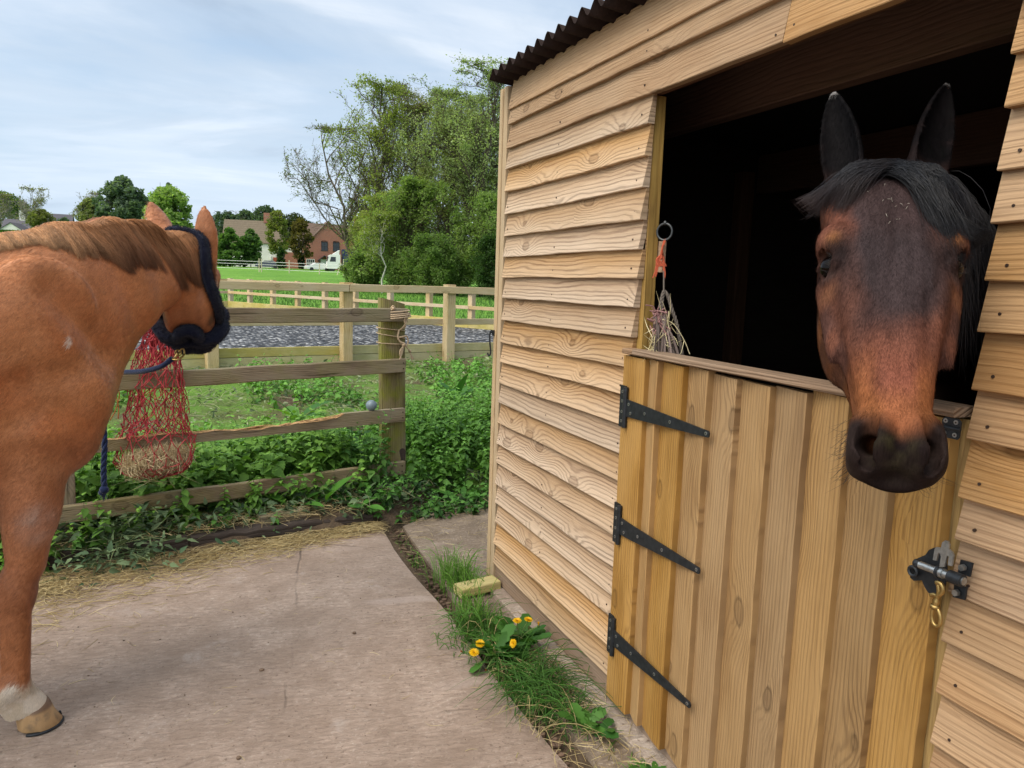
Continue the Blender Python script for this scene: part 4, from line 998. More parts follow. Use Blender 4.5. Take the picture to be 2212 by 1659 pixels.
def build_chestnut():
    ha, hp = R(4), R(47)
    T = np.array([math.sin(ha) * math.cos(hp), math.cos(ha) * math.cos(hp), -math.sin(hp)])
    N = np.array([math.sin(ha) * math.sin(hp), math.cos(ha) * math.sin(hp), math.cos(hp)]); RR = np.cross(T, N)
    if RR @ CR < 0: RR = -RR
    AX = np.array([RR, T, N]); sc = 1.02
    poll = pdep(404, 515, 2.93)
    loc = lambda P: ((P - poll) @ AX.T / sc).astype(np.float32)
    wld = lambda Q: np.asarray(Q, float) * sc @ AX + poll
    B3 = np.array([CH, CR, (0, 0, 1)])
    tol = lambda P: ((P - CO) @ B3.T).astype(np.float32)
    hk = tol(wld((0, .09, -.10))); h2 = tol(wld((0, .0, -.13)))
    lat = (0, 1, 0)
    neck = [((-.34, 0, 1.22), .262, .30, .25, lat), ((-.10, 0, 1.25), .256, .30, .222, lat), ((.10, 0, 1.335), .258, .29, .180, lat), ((.255, -.005, 1.405), .240, .225, .112, lat), ((.385, -.03, 1.465), .206, .180, .092, lat),
            ((.485, -.08, 1.495), .178, .145, .082, (-.35, .93, 0)), ((.555, -.15, 1.515), .128, .125, .078, (-.6, .8, 0)), (hk, .095, .11, .07, (-.75, .66, 0))]
    trunk = [((.20, 0, 1.19), .24, .24, .14, lat), ((.02, 0, 1.16), .26, .28, .190, lat), ((-.15, 0, 1.17), .28, .32, .232, lat), ((-.45, 0, 1.16), .315, .38, .285, lat), ((-.80, 0, 1.13), .35, .40, .315, lat),
             ((-1.12, 0, 1.16), .37, .35, .295, lat), ((-1.40, 0, 1.19), .36, .28, .26, lat), ((-1.58, 0, 1.15), .27, .25, .19, lat)]
    def legs(q):
        """q: local coordinates; returns distance to the four legs"""
        d = None
        for sd, ds in ((1, 0.0), (-1, -.16)):
            m = q.copy(); m[:, 1] *= sd; m[:, 0] -= ds
            e = d_cone(m, (.045, .145, .95), (.006, .168, .56), .112, .056)
            e = smin(e, d_ell(m, (.052, .175, .80), (.062, .060, .16)), .03)
            e = smin(e, d_ell(m, (-.015, .17, .485), (.050, .047, .080)), .03)
            e = smin(e, d_ell(m, (-.048, .165, .50), (.022, .030, .05)), .02)
            e = smin(e, d_cone(m, (-.020, .17, .46), (-.032, .17, .21), .036, .0325), .02)
            e = smin(e, d_cone(m, (-.052, .17, .45), (-.062, .17, .21), .021, .020), .018)
            e = smin(e, d_ell(m, (-.052, .17, .165), (.048, .044, .048)), .025)
            e = smin(e, d_ell(m, (-.085, .17, .145), (.030, .028, .034)), .02)
            e = smin(e, d_cone(m, (-.044, .17, .155), (.000, .17, .078), .039, .044), .022)
            e = smin(e, d_cone(m, (-.075, .17, .12), (-.048, .17, .065), .028, .030), .022)
            d = e if d is None else np.minimum(d, e)
            m = q.copy(); m[:, 1] *= sd; m[:, 0] -= ds * .9
            e = d_cone(m, (-1.36, .15, 1.10), (-1.30, .17, .78), .20, .12)
            e = smin(e, d_cone(m, (-1.30, .17, .78), (-1.50, .16, .56), .10, .055), .05)
            e = smin(e, d_ell(m, (-1.515, .16, .545), (.055, .042, .07)), .03)
            e = smin(e, d_cone(m, (-1.50, .16, .52), (-1.47, .16, .20), .042, .034), .03)
            e = smin(e, d_ell(m, (-1.475, .16, .17), (.048, .043, .048)), .025)
            e = smin(e, d_cone(m, (-1.47, .16, .155), (-1.425, .16, .07), .038, .044), .022)
            d = np.minimum(d, e)
        return d
    tilt = np.array([(.94, 0, -.34), (0, 1, 0), (.34, 0, .94)])
    ears = [((-.060, -.004, -.062), pdep(325, 434, 3.0)), ((.074, .028, -.052), pdep(441, 443, 2.90))]
    def f(P):
        q = tol(P); d = d_sweep(q, trunk, .06); d = smin(d, d_sweep(q, neck, .05), .11)
        m = q.copy(); m[:, 1] = np.abs(m[:, 1])
        d = smin(d, d_ell(m, (.135, .045, 1.05), (.155, .150, .215)), .05)             # breast
        d = smin(d, d_ell(m, (.03, .150, 1.22), (.150, .042, .28), tilt), .12)         # shoulder blade
        d = smin(d, d_ell(m, (.200, .13, 1.075), (.080, .075, .12)), .06)              # point of the shoulder
        d = smin(d, d_ell(m, (-.13, .165, .97), (.16, .085, .14)), .06)                # triceps
        d = smin(d, d_ell(m, (.13, .12, .935), (.11, .085, .11)), .05)
        d = smin(d, d_cone(q, (.22, .0, 1.12), (.43, -.04, 1.36), .075, .055), .05)     # windpipe line
        d = smin(d, legs(q), .055)
        d = smax(d, -d_cone(m, (.20, .243, 1.19), (-.10, .292, 1.12), .020, .02), .06)
        d = smax(d, -d_cone(m, (.27, .165, 1.22), (.12, .215, 1.42), .008, .008), .11)  # hollow between neck and shoulder
        d = smax(d, -d_cone(m, (.145, .255, .875), (.0, .285, .93), .020, .02), .06)
        Q = loc(P); hd = head_sdf(Q, fine=True) * sc
        for (b, tp) in ears:
            b = wld(b); hd = smin(hd, ear_sdf(P, b - nrm(tp - b) * .02, tp, .050, np.array((.12, .95, .0)) + RR * np.sign(b @ RR - poll @ RR) * .5, .55), .014)
        return smin(d, hd, .05)
    c = np.array([cw(s, l, 0) for s in (-1.95, 1.15) for l in (-.65, .45)])
    V, F = skin(f, (c[:, 0].min(), c[:, 1].min(), .055), (.30, c[:, 1].max(), 1.98), .0075)
    V = relax(V, F, 3, .5)
    q = tol(V); s, l, z = q.T; Q = loc(V); r, t, n = Q.T; ar = np.abs(r)
    no = vnoise(V, 7, 4) - .5; no2 = vnoise(V, 26, 5) - .5; no3 = vnoise(V, 70, 6) - .5
    C = np.tile(np.array((.46, .180, .070)), (len(V), 1))
    def lay(w, c):
        nonlocal C
        w = np.clip(w, 0, 1)[:, None]; C = C * (1 - w) + np.asarray(c) * w
    lay(sst(.05, .35, no + .15 - np.abs(z - 1.15) * .3) * .55, (.36, .108, .034))
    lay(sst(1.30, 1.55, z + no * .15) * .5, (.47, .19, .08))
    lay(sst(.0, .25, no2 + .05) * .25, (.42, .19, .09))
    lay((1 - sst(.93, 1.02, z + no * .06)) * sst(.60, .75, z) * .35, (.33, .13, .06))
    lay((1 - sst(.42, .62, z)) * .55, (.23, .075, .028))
    kd = np.hypot(z - .475, (s + .0) * .8); lay((1 - sst(.02, .06, kd)) * sst(-.02, .03, s) * .6, (.12, .055, .045))
    dust = (1 - sst(.02, .085, np.hypot(s - .035, (z - .705) * .8) + no2 * .03)) * (.35 + .65 * sst(-.2, .25, no2)) * sst(0, .1, l); lay(dust * .62, (.55, .44, .37))
    lay((1 - sst(.006, .013, np.hypot(s - .145, (z - 1.268) * .7))) * sst(0, .05, l) * .8, (.60, .50, .42))
    lay((1 - sst(.165, .205, z + no2 * .05)) * .93, (.60, .53, .44)); lay((1 - sst(.165, .205, z + no2 * .05)) * sst(.0, .3, no3 + no2) * .5, (.42, .33, .22))
    lay(sst(.52, .575, t) * sst(-.25, -.0, n) * .6, (.16, .085, .06)) 
    lay(np.exp(-((np.hypot((ar - .093), (t - .208) * .8) / .024) ** 4)) * .9, (.02, .012, .01))
    lay(sst(.05, .22, t) * (1 - sst(.35, .5, t)) * sst(-.06, -.12, n) * .35, (.24, .085, .045))
    ed = np.min([np.linalg.norm(V - (wld(b) + (tp - wld(b)) * k), axis=1) for b, tp in ears for k in (.5, .8)], axis=0); lay((1 - sst(.03, .06, ed)) * .4, (.24, .085, .04))
    stk = vnoise(q * (9, 9, 30), 1.0, 14) - .5
    C = C * (1 + .14 * no2 + .16 * no + .10 * no3 + .16 * stk)[:, None]
    horse = empty('horse', 'chestnut horse in a navy headcollar with its head turned away', 'horse', loc=(0, 0, 0))
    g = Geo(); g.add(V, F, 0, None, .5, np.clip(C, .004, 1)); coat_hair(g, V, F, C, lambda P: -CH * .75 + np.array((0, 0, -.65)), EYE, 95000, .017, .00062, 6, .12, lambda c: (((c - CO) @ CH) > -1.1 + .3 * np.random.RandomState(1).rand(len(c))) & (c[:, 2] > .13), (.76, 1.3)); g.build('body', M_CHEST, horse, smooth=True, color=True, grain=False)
    for sd in (-1, 1):
        g = Geo(); ball(g, wld((EC - EO * .0065) * (sd, 1, 1)), .0215 * sc, 0, 20); g.build('eye', M_EYE, horse, smooth=True, grain=False)
    # hooves: sloping horn wall with a coronet band and an iron shoe
    def m_hoof():
        tt = NT('hoof_horn'); x, y, zz = tt.sep(tt.pos()); nn = tt.noise(tt.map(tt.pos(), (60, 60, 6)), 1, 4, .6)
        c = tt.mix(nn, (.30, .17, .075), (.52, .34, .17)); c = tt.mix(tt.ramp(tt.noise(tt.pos(), 22, 5, .65), [(.52, 0), (.68, .6)]), c, (.16, .12, .08))
        c = tt.mix(tt.ramp(zz, [(.062, 0), (.072, .85)]), c, (.12, .07, .05)); tt.set(color=c, rough=.6); tt.bump(nn, .3, .003); return tt.m
    MH = m_hoof()
    for ls, ll in ((.004, .17), (-.156, -.17), (-1.435, .16), (-1.58, -.16)):
        g = Geo(); k = 40; th = np.arange(k) * 2 * np.pi / k; V_ = []
        def ring(z, cs, rx, ry):
            x = np.cos(th); return [cw(ls + cs + (rx if xx > 0 else rx * .92) * xx, ll + ry * math.sin(a) * (1 - .10 * (xx < -.3)), z + (.018 * xx if z > .04 else 0)) for a, xx in zip(th, x)]
        rings = [ring(.008, .012, .064, .058), ring(.012, .012, .066, .060), ring(.040, .002, .058, .053), ring(.066, -.006, .051, .047), ring(.075, -.008, .048, .045), ring(.082, -.010, .040, .038)]
        V_ = np.concatenate(rings); F_ = [[i * k + j, i * k + (j + 1) % k, (i + 1) * k + (j + 1) % k, (i + 1) * k + j] for i in range(len(rings) - 1) for j in range(k)]
        g.add(V_, np.array(F_)); g.F.append(np.array([[k * (len(rings) - 1) + j for j in range(k)]])); g.M.append(np.zeros(1, np.int32))
        hf = g.build('hoof', MH, horse, smooth=True, grain=False)
        g = Geo(); pts = [cw(ls + .012 + .062 * math.cos(a), ll + .056 * math.sin(a), .0048) for a in np.linspace(-2.35, 2.35, 40)]
        tube(g, pts, .0088, 8, flat=.55, up=(0, 0, 1))
        pts = cw(ls + .072, ll, .004); ball(g, pts + np.array((0, 0, .014)), (.006, .006, .013), 0, 8)
        g.build('horseshoe', M_IRON, hf, smooth=True, grain=False)
    # tail
    rs = np.random.RandomState(2); S = 700; a0 = np.stack([-1.80 + rs.randn(S) * .02, rs.randn(S) * .025, 1.22 + rs.randn(S) * .03], -1)
    ct = np.stack([a0, a0 + (-.08, 0, -.12), a0 + (-.10, 0, -.40) + rs.randn(S, 3) * .03, a0 + np.stack([-.06 + rs.randn(S) * .03, rs.randn(S) * .05, -.75 - rs.rand(S) * .2], -1)], 1)
    strands('tail', a0, ct @ B3 + CO, rs.uniform(.0012, .002, S), np.tile((.20, .085, .035), (S, 1)), horse, M_HAIR, 9)
    # mane: springs from the crest, most falls towards the viewer and forwards
    S = 8500; u = np.sort(rs.rand(S) ** .72); cr = curve([(-.16, 0, 1.50), (.0, 0, 1.54), (.10, 0, 1.58), (.20, -.002, 1.635), (.32, -.02, 1.658), (.44, -.07, 1.665)] + [tol(wld((0, -.03, -.02)))], 200)
    cr = cr[(np.clip(u * .999, 0, 1) * 199).astype(int)] + rs.randn(S, 3) * (.008, .006, .004)
    # seat on the body
    Pw = cr @ B3 + CO
    lo_, hi_ = np.full(S, -.12), np.full(S, .12)
    for _ in range(14):
        m_ = (lo_ + hi_) / 2; ins = f((Pw + np.stack([0 * m_, 0 * m_, m_], -1)).astype(np.float32)) < 0
        lo_ = np.where(ins, m_, lo_); hi_ = np.where(ins, hi_, m_)
    cr[:, 2] += lo_ - .004
    ck = np.round(u * 34) / 34; rc = np.random.RandomState(5); jit = rc.rand(36)[(ck * 34).astype(int)]; jit2 = rc.randn(36)[(ck * 34).astype(int)]
    ln = np.interp(u, [0, .15, .32, .45, .7, .92, 1], [.05, .055, .07, .15, .235, .25, .16]) * (.75 + .4 * jit) * rs.uniform(.75, 1.05, S)
    fwd = np.interp(u, [0, .2, .35, .6, 1], [.55, .35, .45, .75, .55]) + jit2 * .18 + rs.randn(S) * .05
    far = rs.rand(S) < .10
    sgn = np.where(far, -1, 1)
    ctrl = []
    for k, (out, dn, fw_) in enumerate(((0, 0, 0), (.34, -.01, .22), (.62, .22, .50), (.78, .60, .78), (.86, .98, 1.0))):
        rise = np.where(k == 1, .003 + .007 * jit, 0)
        ctrl.append(cr + np.stack([fwd * ln * fw_, sgn * (out * (.085 + .02 * jit)) + rs.randn(S) * .003, rise - ln * dn * .9], -1))
    ctrl = np.stack(ctrl, 1)
    # locks: tips gather towards their neighbours
    kk = np.round(u * 60 + rs.rand(S) * .8).astype(int)
    for j in np.unique(kk):
        m_ = kk == j; mu = ctrl[m_].mean(0)
        for k in range(1, 5): ctrl[m_, k] += (mu[k] - ctrl[m_, k]) * min(.18 * k - .05, .62)
    # keep the hair on the skin
    W = ctrl @ B3 + CO
    for k in range(1, 5):
        for _ in range(5):
            dd = f(W[:, k].astype(np.float32)); off = .003 + .007 * rs.rand(S) * (1 if k < 4 else .5)
            dd = np.clip(dd - off, -.06, .02 if k > 1 else 0)
            W[:, k] += (-(dd)[:, None]) * (CR * sgn[:, None] * .8 + np.array((0, 0, .45)) * (1 if k < 3 else .3))
    q = np.linspace(0, 1, 10)[None, :, None]; b = (rs.uniform(.7, 1.3, S) * (.72 + .56 * rs.rand(kk.max() + 1)[kk]))[:, None, None]
    root = np.array((.42, .20, .085)); tipc = np.interp(u, [0, .35, .6, 1], [0, .1, .8, .75])[:, None, None]
    tcol = np.array((.46, .27, .14)) * (1 - tipc) + np.array((.135, .050, .032)) * tipc
    cols = b * (root * (1 - q) + tcol * q)
    strands('mane', u, W, rs.uniform(.0006, .0012, S), cols, horse, M_HAIR, 10, .006)
    # forelock between the ears
    S = 500; P0 = wld(np.stack([rs.uniform(-.035, .035, S), rs.uniform(-.05, .01, S), np.full(S, -.008)], -1))
    d_ = np.stack([rs.randn(S) * .5, rs.uniform(.3, 1, S), rs.uniform(.1, .7, S)], -1) @ AX; l_ = rs.uniform(.03, .08, S)[:, None]
    strands('forelock', P0, np.stack([P0, P0 + d_ * l_ * .5 + (0, 0, .008), P0 + d_ * l_ - (0, 0, .006)], 1), rs.uniform(.0006, .001, S), rs.uniform(.6, 1.2, (S, 1)) * np.array((.42, .20, .09)), horse, M_HAIR, 7)
    # ---- headcollar: padded navy fleece straps, metal rings
    hc = Geo()
    def hug(P, off, it=6):
        """push points (head frame) to a given height above the skin"""
        P = np.array(P, float); cn = np.array((0, 1, -.085))
        for _ in range(it):
            W_ = wld(P); e = .004; d0 = f(W_.astype(np.float32))
            G_ = np.stack([f((W_ + np.eye(3)[k] * e).astype(np.float32)) - d0 for k in range(3)], -1); G_ /= np.linalg.norm(G_, axis=1, keepdims=True) + 1e-9
            W_ = W_ - G_ * (d0 - off)[:, None] * .8; P = ((W_ - poll) @ AX.T) / sc
        return wld(P)
    crown = curve([(-.085, .30, -.12), (-.10, .16, -.14), (-.085, .05, -.11), (-.045, -.015, -.06), (.0, -.045, -.045), (.045, -.02, -.085), (.080, .04, -.15), (.09, .14, -.18), (.095, .25, -.165), (.085, .335, -.125)], 60)
    tube(hc, hug(crown, .010), .036, 16, flat=.5, cap=True, up=AX[2])
    ringp = [(.085, .36, -.09), (.080, .385, -.02), (.05, .40, .012), (0, .405, .02), (-.05, .40, .012), (-.080, .385, -.02), (-.085, .36, -.09), (-.075, .345, -.16), (-.04, .34, -.215), (0, .34, -.225), (.04, .34, -.215), (.075, .345, -.16), (.085, .36, -.09)]
    nb_ = hug(curve(ringp, 90), .012); tube(hc, nb_, .048, 16, flat=.55, cap=False, up=AX[2])
    back = curve([(.085, .345, -.10), (.075, .30, -.17), (.045, .26, -.23), (0, .235, -.25), (-.045, .26, -.23), (-.075, .30, -.17), (-.085, .345, -.10)], 60)
    tube(hc, hug(back, .014), .044, 14, flat=.55, cap=True, up=AX[2])
    mid = curve([(.085, .395, -.10), (.07, .41, -.15), (.035, .40, -.19), (0, .395, -.195), (-.035, .40, -.19), (-.07, .41, -.15), (-.085, .395, -.10)], 50)
    tube(hc, hug(mid, .016), .048, 14, flat=.55, cap=True, up=AX[2])
    HV = np.concatenate(hc.V); HF = np.concatenate([f_ for f_ in hc.F if f_.shape[1] == 4]); rs = np.random.RandomState(4)
    for sd_ in (1, -1):
        coat_hair(hc, HV, HF[:, ::sd_], np.zeros((len(HV), 3)), lambda P: rs.randn(*P.shape), EYE, 9000, .010, .0007, 8, .55)
    hco = hc.build('headcollar', M_FLEECE, horse, smooth=True, grain=False)
    g = Geo(); rc_ = hug(np.array([(.090, .345, -.095)]), .022)[0]
    tube(g, [rc_ + .017 * (math.cos(a) * AX[1] + math.sin(a) * AX[2]) for a in np.linspace(0, 2 * np.pi, 24)], .0035, 8, cap=False)
    g.build('buckle_ring', M_STEEL, hco, smooth=True, grain=False)
    return horse, wld, hug
CHEST, CH_W, CH_HUG = build_chestnut()
# ================================================================= fences
M_OLD = wood('weathered_rail', (.33, .255, .17), (.125, .085, .055), ring=230, warp=.006, weather=(.30, .255, .185), wamt=.7, algae=.22, rough=.9, vary=.10, bump=.55, ringmix=.6, cracks=.85, stain=(.10, .07, .05))
M_OLDPOST = wood('mossy_gate_post', (.25, .21, .11), (.10, .075, .045), ring=120, warp=.006, weather=(.30, .26, .19), wamt=.4, algae=.62, rough=.9, vary=.05, bump=.7, ringmix=.6, cracks=.9, knots=.3, stain=(.06, .045, .03))
M_RAW = plain('splintered_wood', (.46, .27, .12), .9, 0, .35, 60, .8)
M_ARENA = wood('arena_timber', (.56, .43, .255), (.36, .235, .115), ring=150, warp=.012, weather=(.54, .44, .31), wamt=.6, algae=.10, rough=.85, vary=.12, bump=.5, ringmix=.55)
M_KICK = wood('arena_kickboard', (.50, .42, .18), (.33, .27, .10), ring=130, warp=.014, weather=(.50, .44, .26), wamt=.5, algae=.22, rough=.85, vary=.10, bump=.4, ringmix=.4)
FAZ = R(73); FD = np.array([math.sin(FAZ), math.cos(FAZ), 0]); FN = np.array([math.cos(FAZ), -math.sin(FAZ), 0])   # FN faces the yard
FP = np.array([1.17, 4.84, 0])
def fp(s, off=0.0, z=0.0): return FP + FD * s + FN * off + np.array([0, 0, z])
def build_old_fence():
    root = empty('post_and_rail_fence', 'old grey and mossy post and rail fence with a splintered rail beside the yard', 'fence', loc=(0, 0, 0))
    # round-backed gate post with a weathered sloping top
    g = Geo(); n = 28; rr = np.random.RandomState(3)
    prof = []
    for a in np.linspace(0, 2 * np.pi, n, endpoint=False):
        c, s_ = math.cos(a), math.sin(a)
        prof.append((.090 * c, (.072 if s_ < 0 else .050) * np.sign(s_) * abs(s_) ** (.95 if s_ < 0 else .45)))
    prof = np.array(prof); Z = np.linspace(-.10, 1.335, 30); V = []; G = []
    crack = 1 + .02 * rr.randn(n)
    for z in Z:
        lean = (z - .2) * np.array([-.020, -.004, 0]); k = 1 + .02 * (z < .3)
        for (a, b), cc in zip(prof, crack):
            V.append(FP + FD * a * cc * k + FN * b * cc * k + lean + np.array([0, 0, z + (max(0, z - 1.28) * .0) + (.020 * (-a / .09) + .012 if z > 1.32 else 0)])); G.append((z, a * 1.2 + .5 * b, b))
    F = [[i * n + j, i * n + (j + 1) % n, (i + 1) * n + (j + 1) % n, (i + 1) * n + j] for i in range(len(Z) - 1) for j in range(n)]
    F = np.array(F); g.add(V, F, 0, G, .4)
    g.F.append(np.array([[len(V) - n + j for j in range(n)]])); g.M.append(np.zeros(1, np.int32))
    # dark rot holes
    for dz, w_, h_ in ((1.02 - .10, .020, .050), (.60, .019, .055), (.31, .026, .065)):
        q = [(w_ * math.cos(a) * (1 + .2 * math.sin(3 * a)), h_ * math.sin(a) * (1 + .15 * math.cos(2 * a))) for a in np.linspace(0, 2 * np.pi, 14, endpoint=False)]
        prism(g, q, FP + FD * .056 + FN * .0475 + np.array([-.012, 0, dz]), FD, (0, 0, 1), .0045, 1)
    g.build('post', [M_OLDPOST, plain('rotten_wood', (.055, .035, .03), .95, 0, .4, 60, .8)], root)
    rails = [(1.216, 1.302, -2.35, .052, 0), (.885, .975, -2.35, .040, .006), (.558, .645, -2.35, .040, -.004), (.195, .285, -2.60, .046, -.012)]
    for k, (z0, z1, sl, se, tl) in enumerate(rails):
        g = Geo()
        if k == 2:                                   # rail whose top has split off in the middle
            m = 130; S = np.linspace(sl, se, m); rr = np.random.RandomState(8)
            top = np.full(m, z1)
            cut = np.interp(S, [-2.35, -1.9, -1.55, -1.3, -.95, -.62, -.42, -.40], [.010, .016, .018, .022, .036, .020, .006, 0])
            cut[S > -.39] = 0; jag = np.convolve(rr.rand(m + 4), np.ones(3) / 3, 'same')[2:m + 2] * .018 * (S < -.42); top = top - cut - jag * (cut > 0)
            V = []; G = []
            for s_, t_ in zip(S, top):
                for (o, z) in ((.086, z0), (.086, t_), (.074, t_ + (.004 if s_ < -.42 else 0)), (.062, t_ - (.010 if s_ < -.42 else 0)), (.050, t_), (.050, z0)):
                    V.append(fp(s_, o, z + tl * s_)); G.append((s_, z, o))
            F = [[i * 6 + j, (i + 1) * 6 + j, (i + 1) * 6 + (j + 1) % 6, i * 6 + (j + 1) % 6] for i in range(m - 1) for j in range(6)]
            Fm = np.array([1 if (j in (1, 2, 3) and S[i] < -.42) else 0 for i in range(m - 1) for j in range(6)])
            F = np.array(F); g.add(V, F, 0, G, .35); g.M[-1] = Fm.astype(np.int32)
            n0 = g.n - len(V); g.F.append(np.array([[n0 + j for j in range(6)]])); g.M.append(np.zeros(1, np.int32)); g.F.append(np.array([[n0 + (m - 1) * 6 + j for j in range(5, -1, -1)]])); g.M.append(np.zeros(1, np.int32))
            for q in range(70):                      # splinters lying along the break
                s0 = rr.uniform(-1.75, -.44); L = rr.uniform(.06, .26); zt = np.interp(s0, S, top) + tl * s0
                a = fp(s0, rr.uniform(.052, .088), zt + rr.uniform(-.020, .004)); b = fp(min(s0 + L, -.40), rr.uniform(.055, .092), np.interp(min(s0 + L, -.4), S, top) + tl * (s0 + L) + rr.uniform(-.012, .014))
                tube(g, [a, (a + b) / 2 + (0, 0, rr.uniform(-.004, .006)), b], [.004, .0055, .001], 4, 1, flat=.5)
        else:
            beam(g, fp(sl, .068, (z0 + z1) / 2 + tl * sl), fp(se, .068, (z0 + z1) / 2 + tl * se), .036, z1 - z0, 0, .2 + .15 * k, seg=14, wob=.0022, ch=.005)
        for dz in (.025, .062):
            q = fp(.022 if se > .03 else .015, .0865, z0 + dz); tube(g, [q, q + FN * .004], .004, 6, 2)
        g.build('rail', [M_OLD, M_RAW, M_NAIL], root)
    g = Geo(); beam(g, fp(-1.93, .0, -.1), fp(-1.93, 0, 1.33), .11, .10, 0, .3, up=FN); g.build('post', M_OLD, root)
    return root
build_old_fence()
# twine knotted round the gate post
def build_twine():
    g = Geo(); rr = np.random.RandomState(1); top = lambda a, z, r=.0: FP + np.array([(z - .2) * -.020, (z - .2) * -.004, 0]) + FD * (.097 + r) * math.cos(a) + FN * ((.058 + r) if math.sin(a) > 0 else (.080 + r)) * math.sin(a) + np.array([0, 0, z])
    for z0, z1, r in ((1.272, 1.232, .010), (1.262, 1.215, .014), (1.288, 1.250, .008), (1.250, 1.20, .016)):
        tube(g, [top(a, z0 + (z1 - z0) * (.5 - .5 * math.cos(a * .5)) , r) + (np.array(FN) * .045 if math.sin(a) > .2 else 0) for a in np.linspace(-2.4, 2.2, 40)], .0042, 6)
    for z0, dz in ((1.155, .020), (1.105, .035), (1.065, .012)):
        tube(g, [top(a, z0 + dz * math.sin(a * .5 - .4), .002) for a in np.linspace(.3, 2 * np.pi - 1.1, 46)], .0032, 6)
    A = fp(.020, .095, 1.255)
    for k in range(3):
        tube(g, curve([fp(.030 + .006 * k, .098, 1.268), fp(.034 - .01 * k, .103, 1.225), fp(.010 + .008 * k, .100, 1.185), fp(-.004, .072, 1.160)], 16), .004, 6)
    tube(g, curve([fp(-.004, .072, 1.165), fp(-.012, .07, 1.115), fp(.004, .074, 1.085), fp(.030, .08, 1.075)], 16), .0062, 6)
    tube(g, curve([fp(-.012, .07, 1.112), fp(.02, .075, 1.118), fp(.05, .075, 1.12), fp(.066, .07, 1.09), fp(.055, .07, 1.06), fp(.03, .078, 1.055)], 24), .0058, 6)
    ball(g, fp(.030, .075, 1.066), (.016, .014, .014), 0, 8)
    for k in range(5):
        tube(g, curve([fp(.028, .076, 1.06), fp(.012 - .004 * k, .08, 1.0 + .004 * k), fp(.0 + .010 * k - .018, .082, .955 + rr.uniform(-.01, .012))], 10), [.004] * 7 + [.003, .002, .001], 5)
    tube(g, curve([fp(.04, .075, 1.06), fp(.075, .062, 1.03), fp(.098, .03, 1.015), fp(.112, .0, 1.02)], 16), .0038, 6)
    ball(g, fp(.112, .02, 1.015), (.011, .011, .012), 0, 8)
    for k in range(4): tube(g, curve([fp(.112, .02, 1.01), fp(.118 + .004 * k, .025, .975), fp(.122 + .008 * k, .03, .945 + .006 * k)], 8), [.0035] * 5 + [.003, .002, .001], 5)
    tube(g, curve([fp(-.075, .07, 1.285), fp(-.062, .085, 1.318), fp(-.045, .085, 1.300), fp(-.075, .088, 1.292)], 16), .0042, 6); ball(g, fp(-.06, .088, 1.302), .010, 0, 8)
    m = plain('baler_twine', (.50, .37, .24), .85, 0, .3, 200, .5)
    tag(g.build('twine', m, smooth=True, grain=False), 'pale baler twine knotted and wound around the mossy gate post', 'twine')
build_twine()
# pale blue-grey plastic float resting on the rail behind the nettle
g = Geo(); fb = fp(-.20, .066, .680); ball(g, fb, (.036, .036, .035), 0, 18)
tag(g.build('float', plain('grey_plastic', (.17, .22, .26), .35, 0, .15, 20), smooth=True, grain=False), 'small round blue grey plastic float resting on the splintered rail by the mossy post', 'float')

AAZ = R(78); AD = np.array([math.sin(AAZ), math.cos(AAZ), 0]); AN = np.array([math.cos(AAZ), -math.sin(AAZ), 0]); A0 = np.array([1.61, 9.09, 0])
def build_arena_near():
    root = empty('arena_fence', 'pale post and rail arena fence with kickboards just behind the nettle patch', 'fence', loc=(0, 0, 0))
    ap = lambda s, o, z: A0 + AD * s + AN * o + np.array([0, 0, z])
    for k, s in enumerate((-7.7, -6.15, -4.6, -3.08, -1.545, 0, 1.42, 2.95, 4.5, 6.0)):
        g = Geo(); beam(g, ap(s, .0, .2), ap(s, .0, 1.43 + .01 * math.sin(k * 2.1)), .125, .125, 0, None, up=AN, seg=3, ch=.007); g.build('post', M_ARENA, root)
    for (z0, z1, o, m, dz) in ((1.315, 1.405, .083, M_ARENA, 0), (.905, .985, -.083, M_ARENA, 0), (.550, .655, -.085, M_KICK, 0), (.44, .546, -.088, M_KICK, 0)):
        for a, b in ((-7.7, -3.08), (-3.08, 0), (0, 2.95), (2.95, 6.0)):
            g = Geo()
            if z0 > 1.3: beam(g, ap(a - .05 + .051, 0, 1.437), ap(b + .05 - .051, 0, 1.437), .0, .0) if False else None
            beam(g, ap(a + .004, o, (z0 + z1) / 2), ap(b - .004, o + .0, (z0 + z1) / 2 - .004), .038, z1 - z0, 0, None, seg=6, wob=.002, ch=.004)
            g.build('rail' if m is M_ARENA else 'kickboard', m, root)
    return root
build_arena_near()
BAZ = R(151); BD = np.array([math.sin(BAZ), math.cos(BAZ), 0]); BN = np.array([math.cos(BAZ), -math.sin(BAZ), 0])
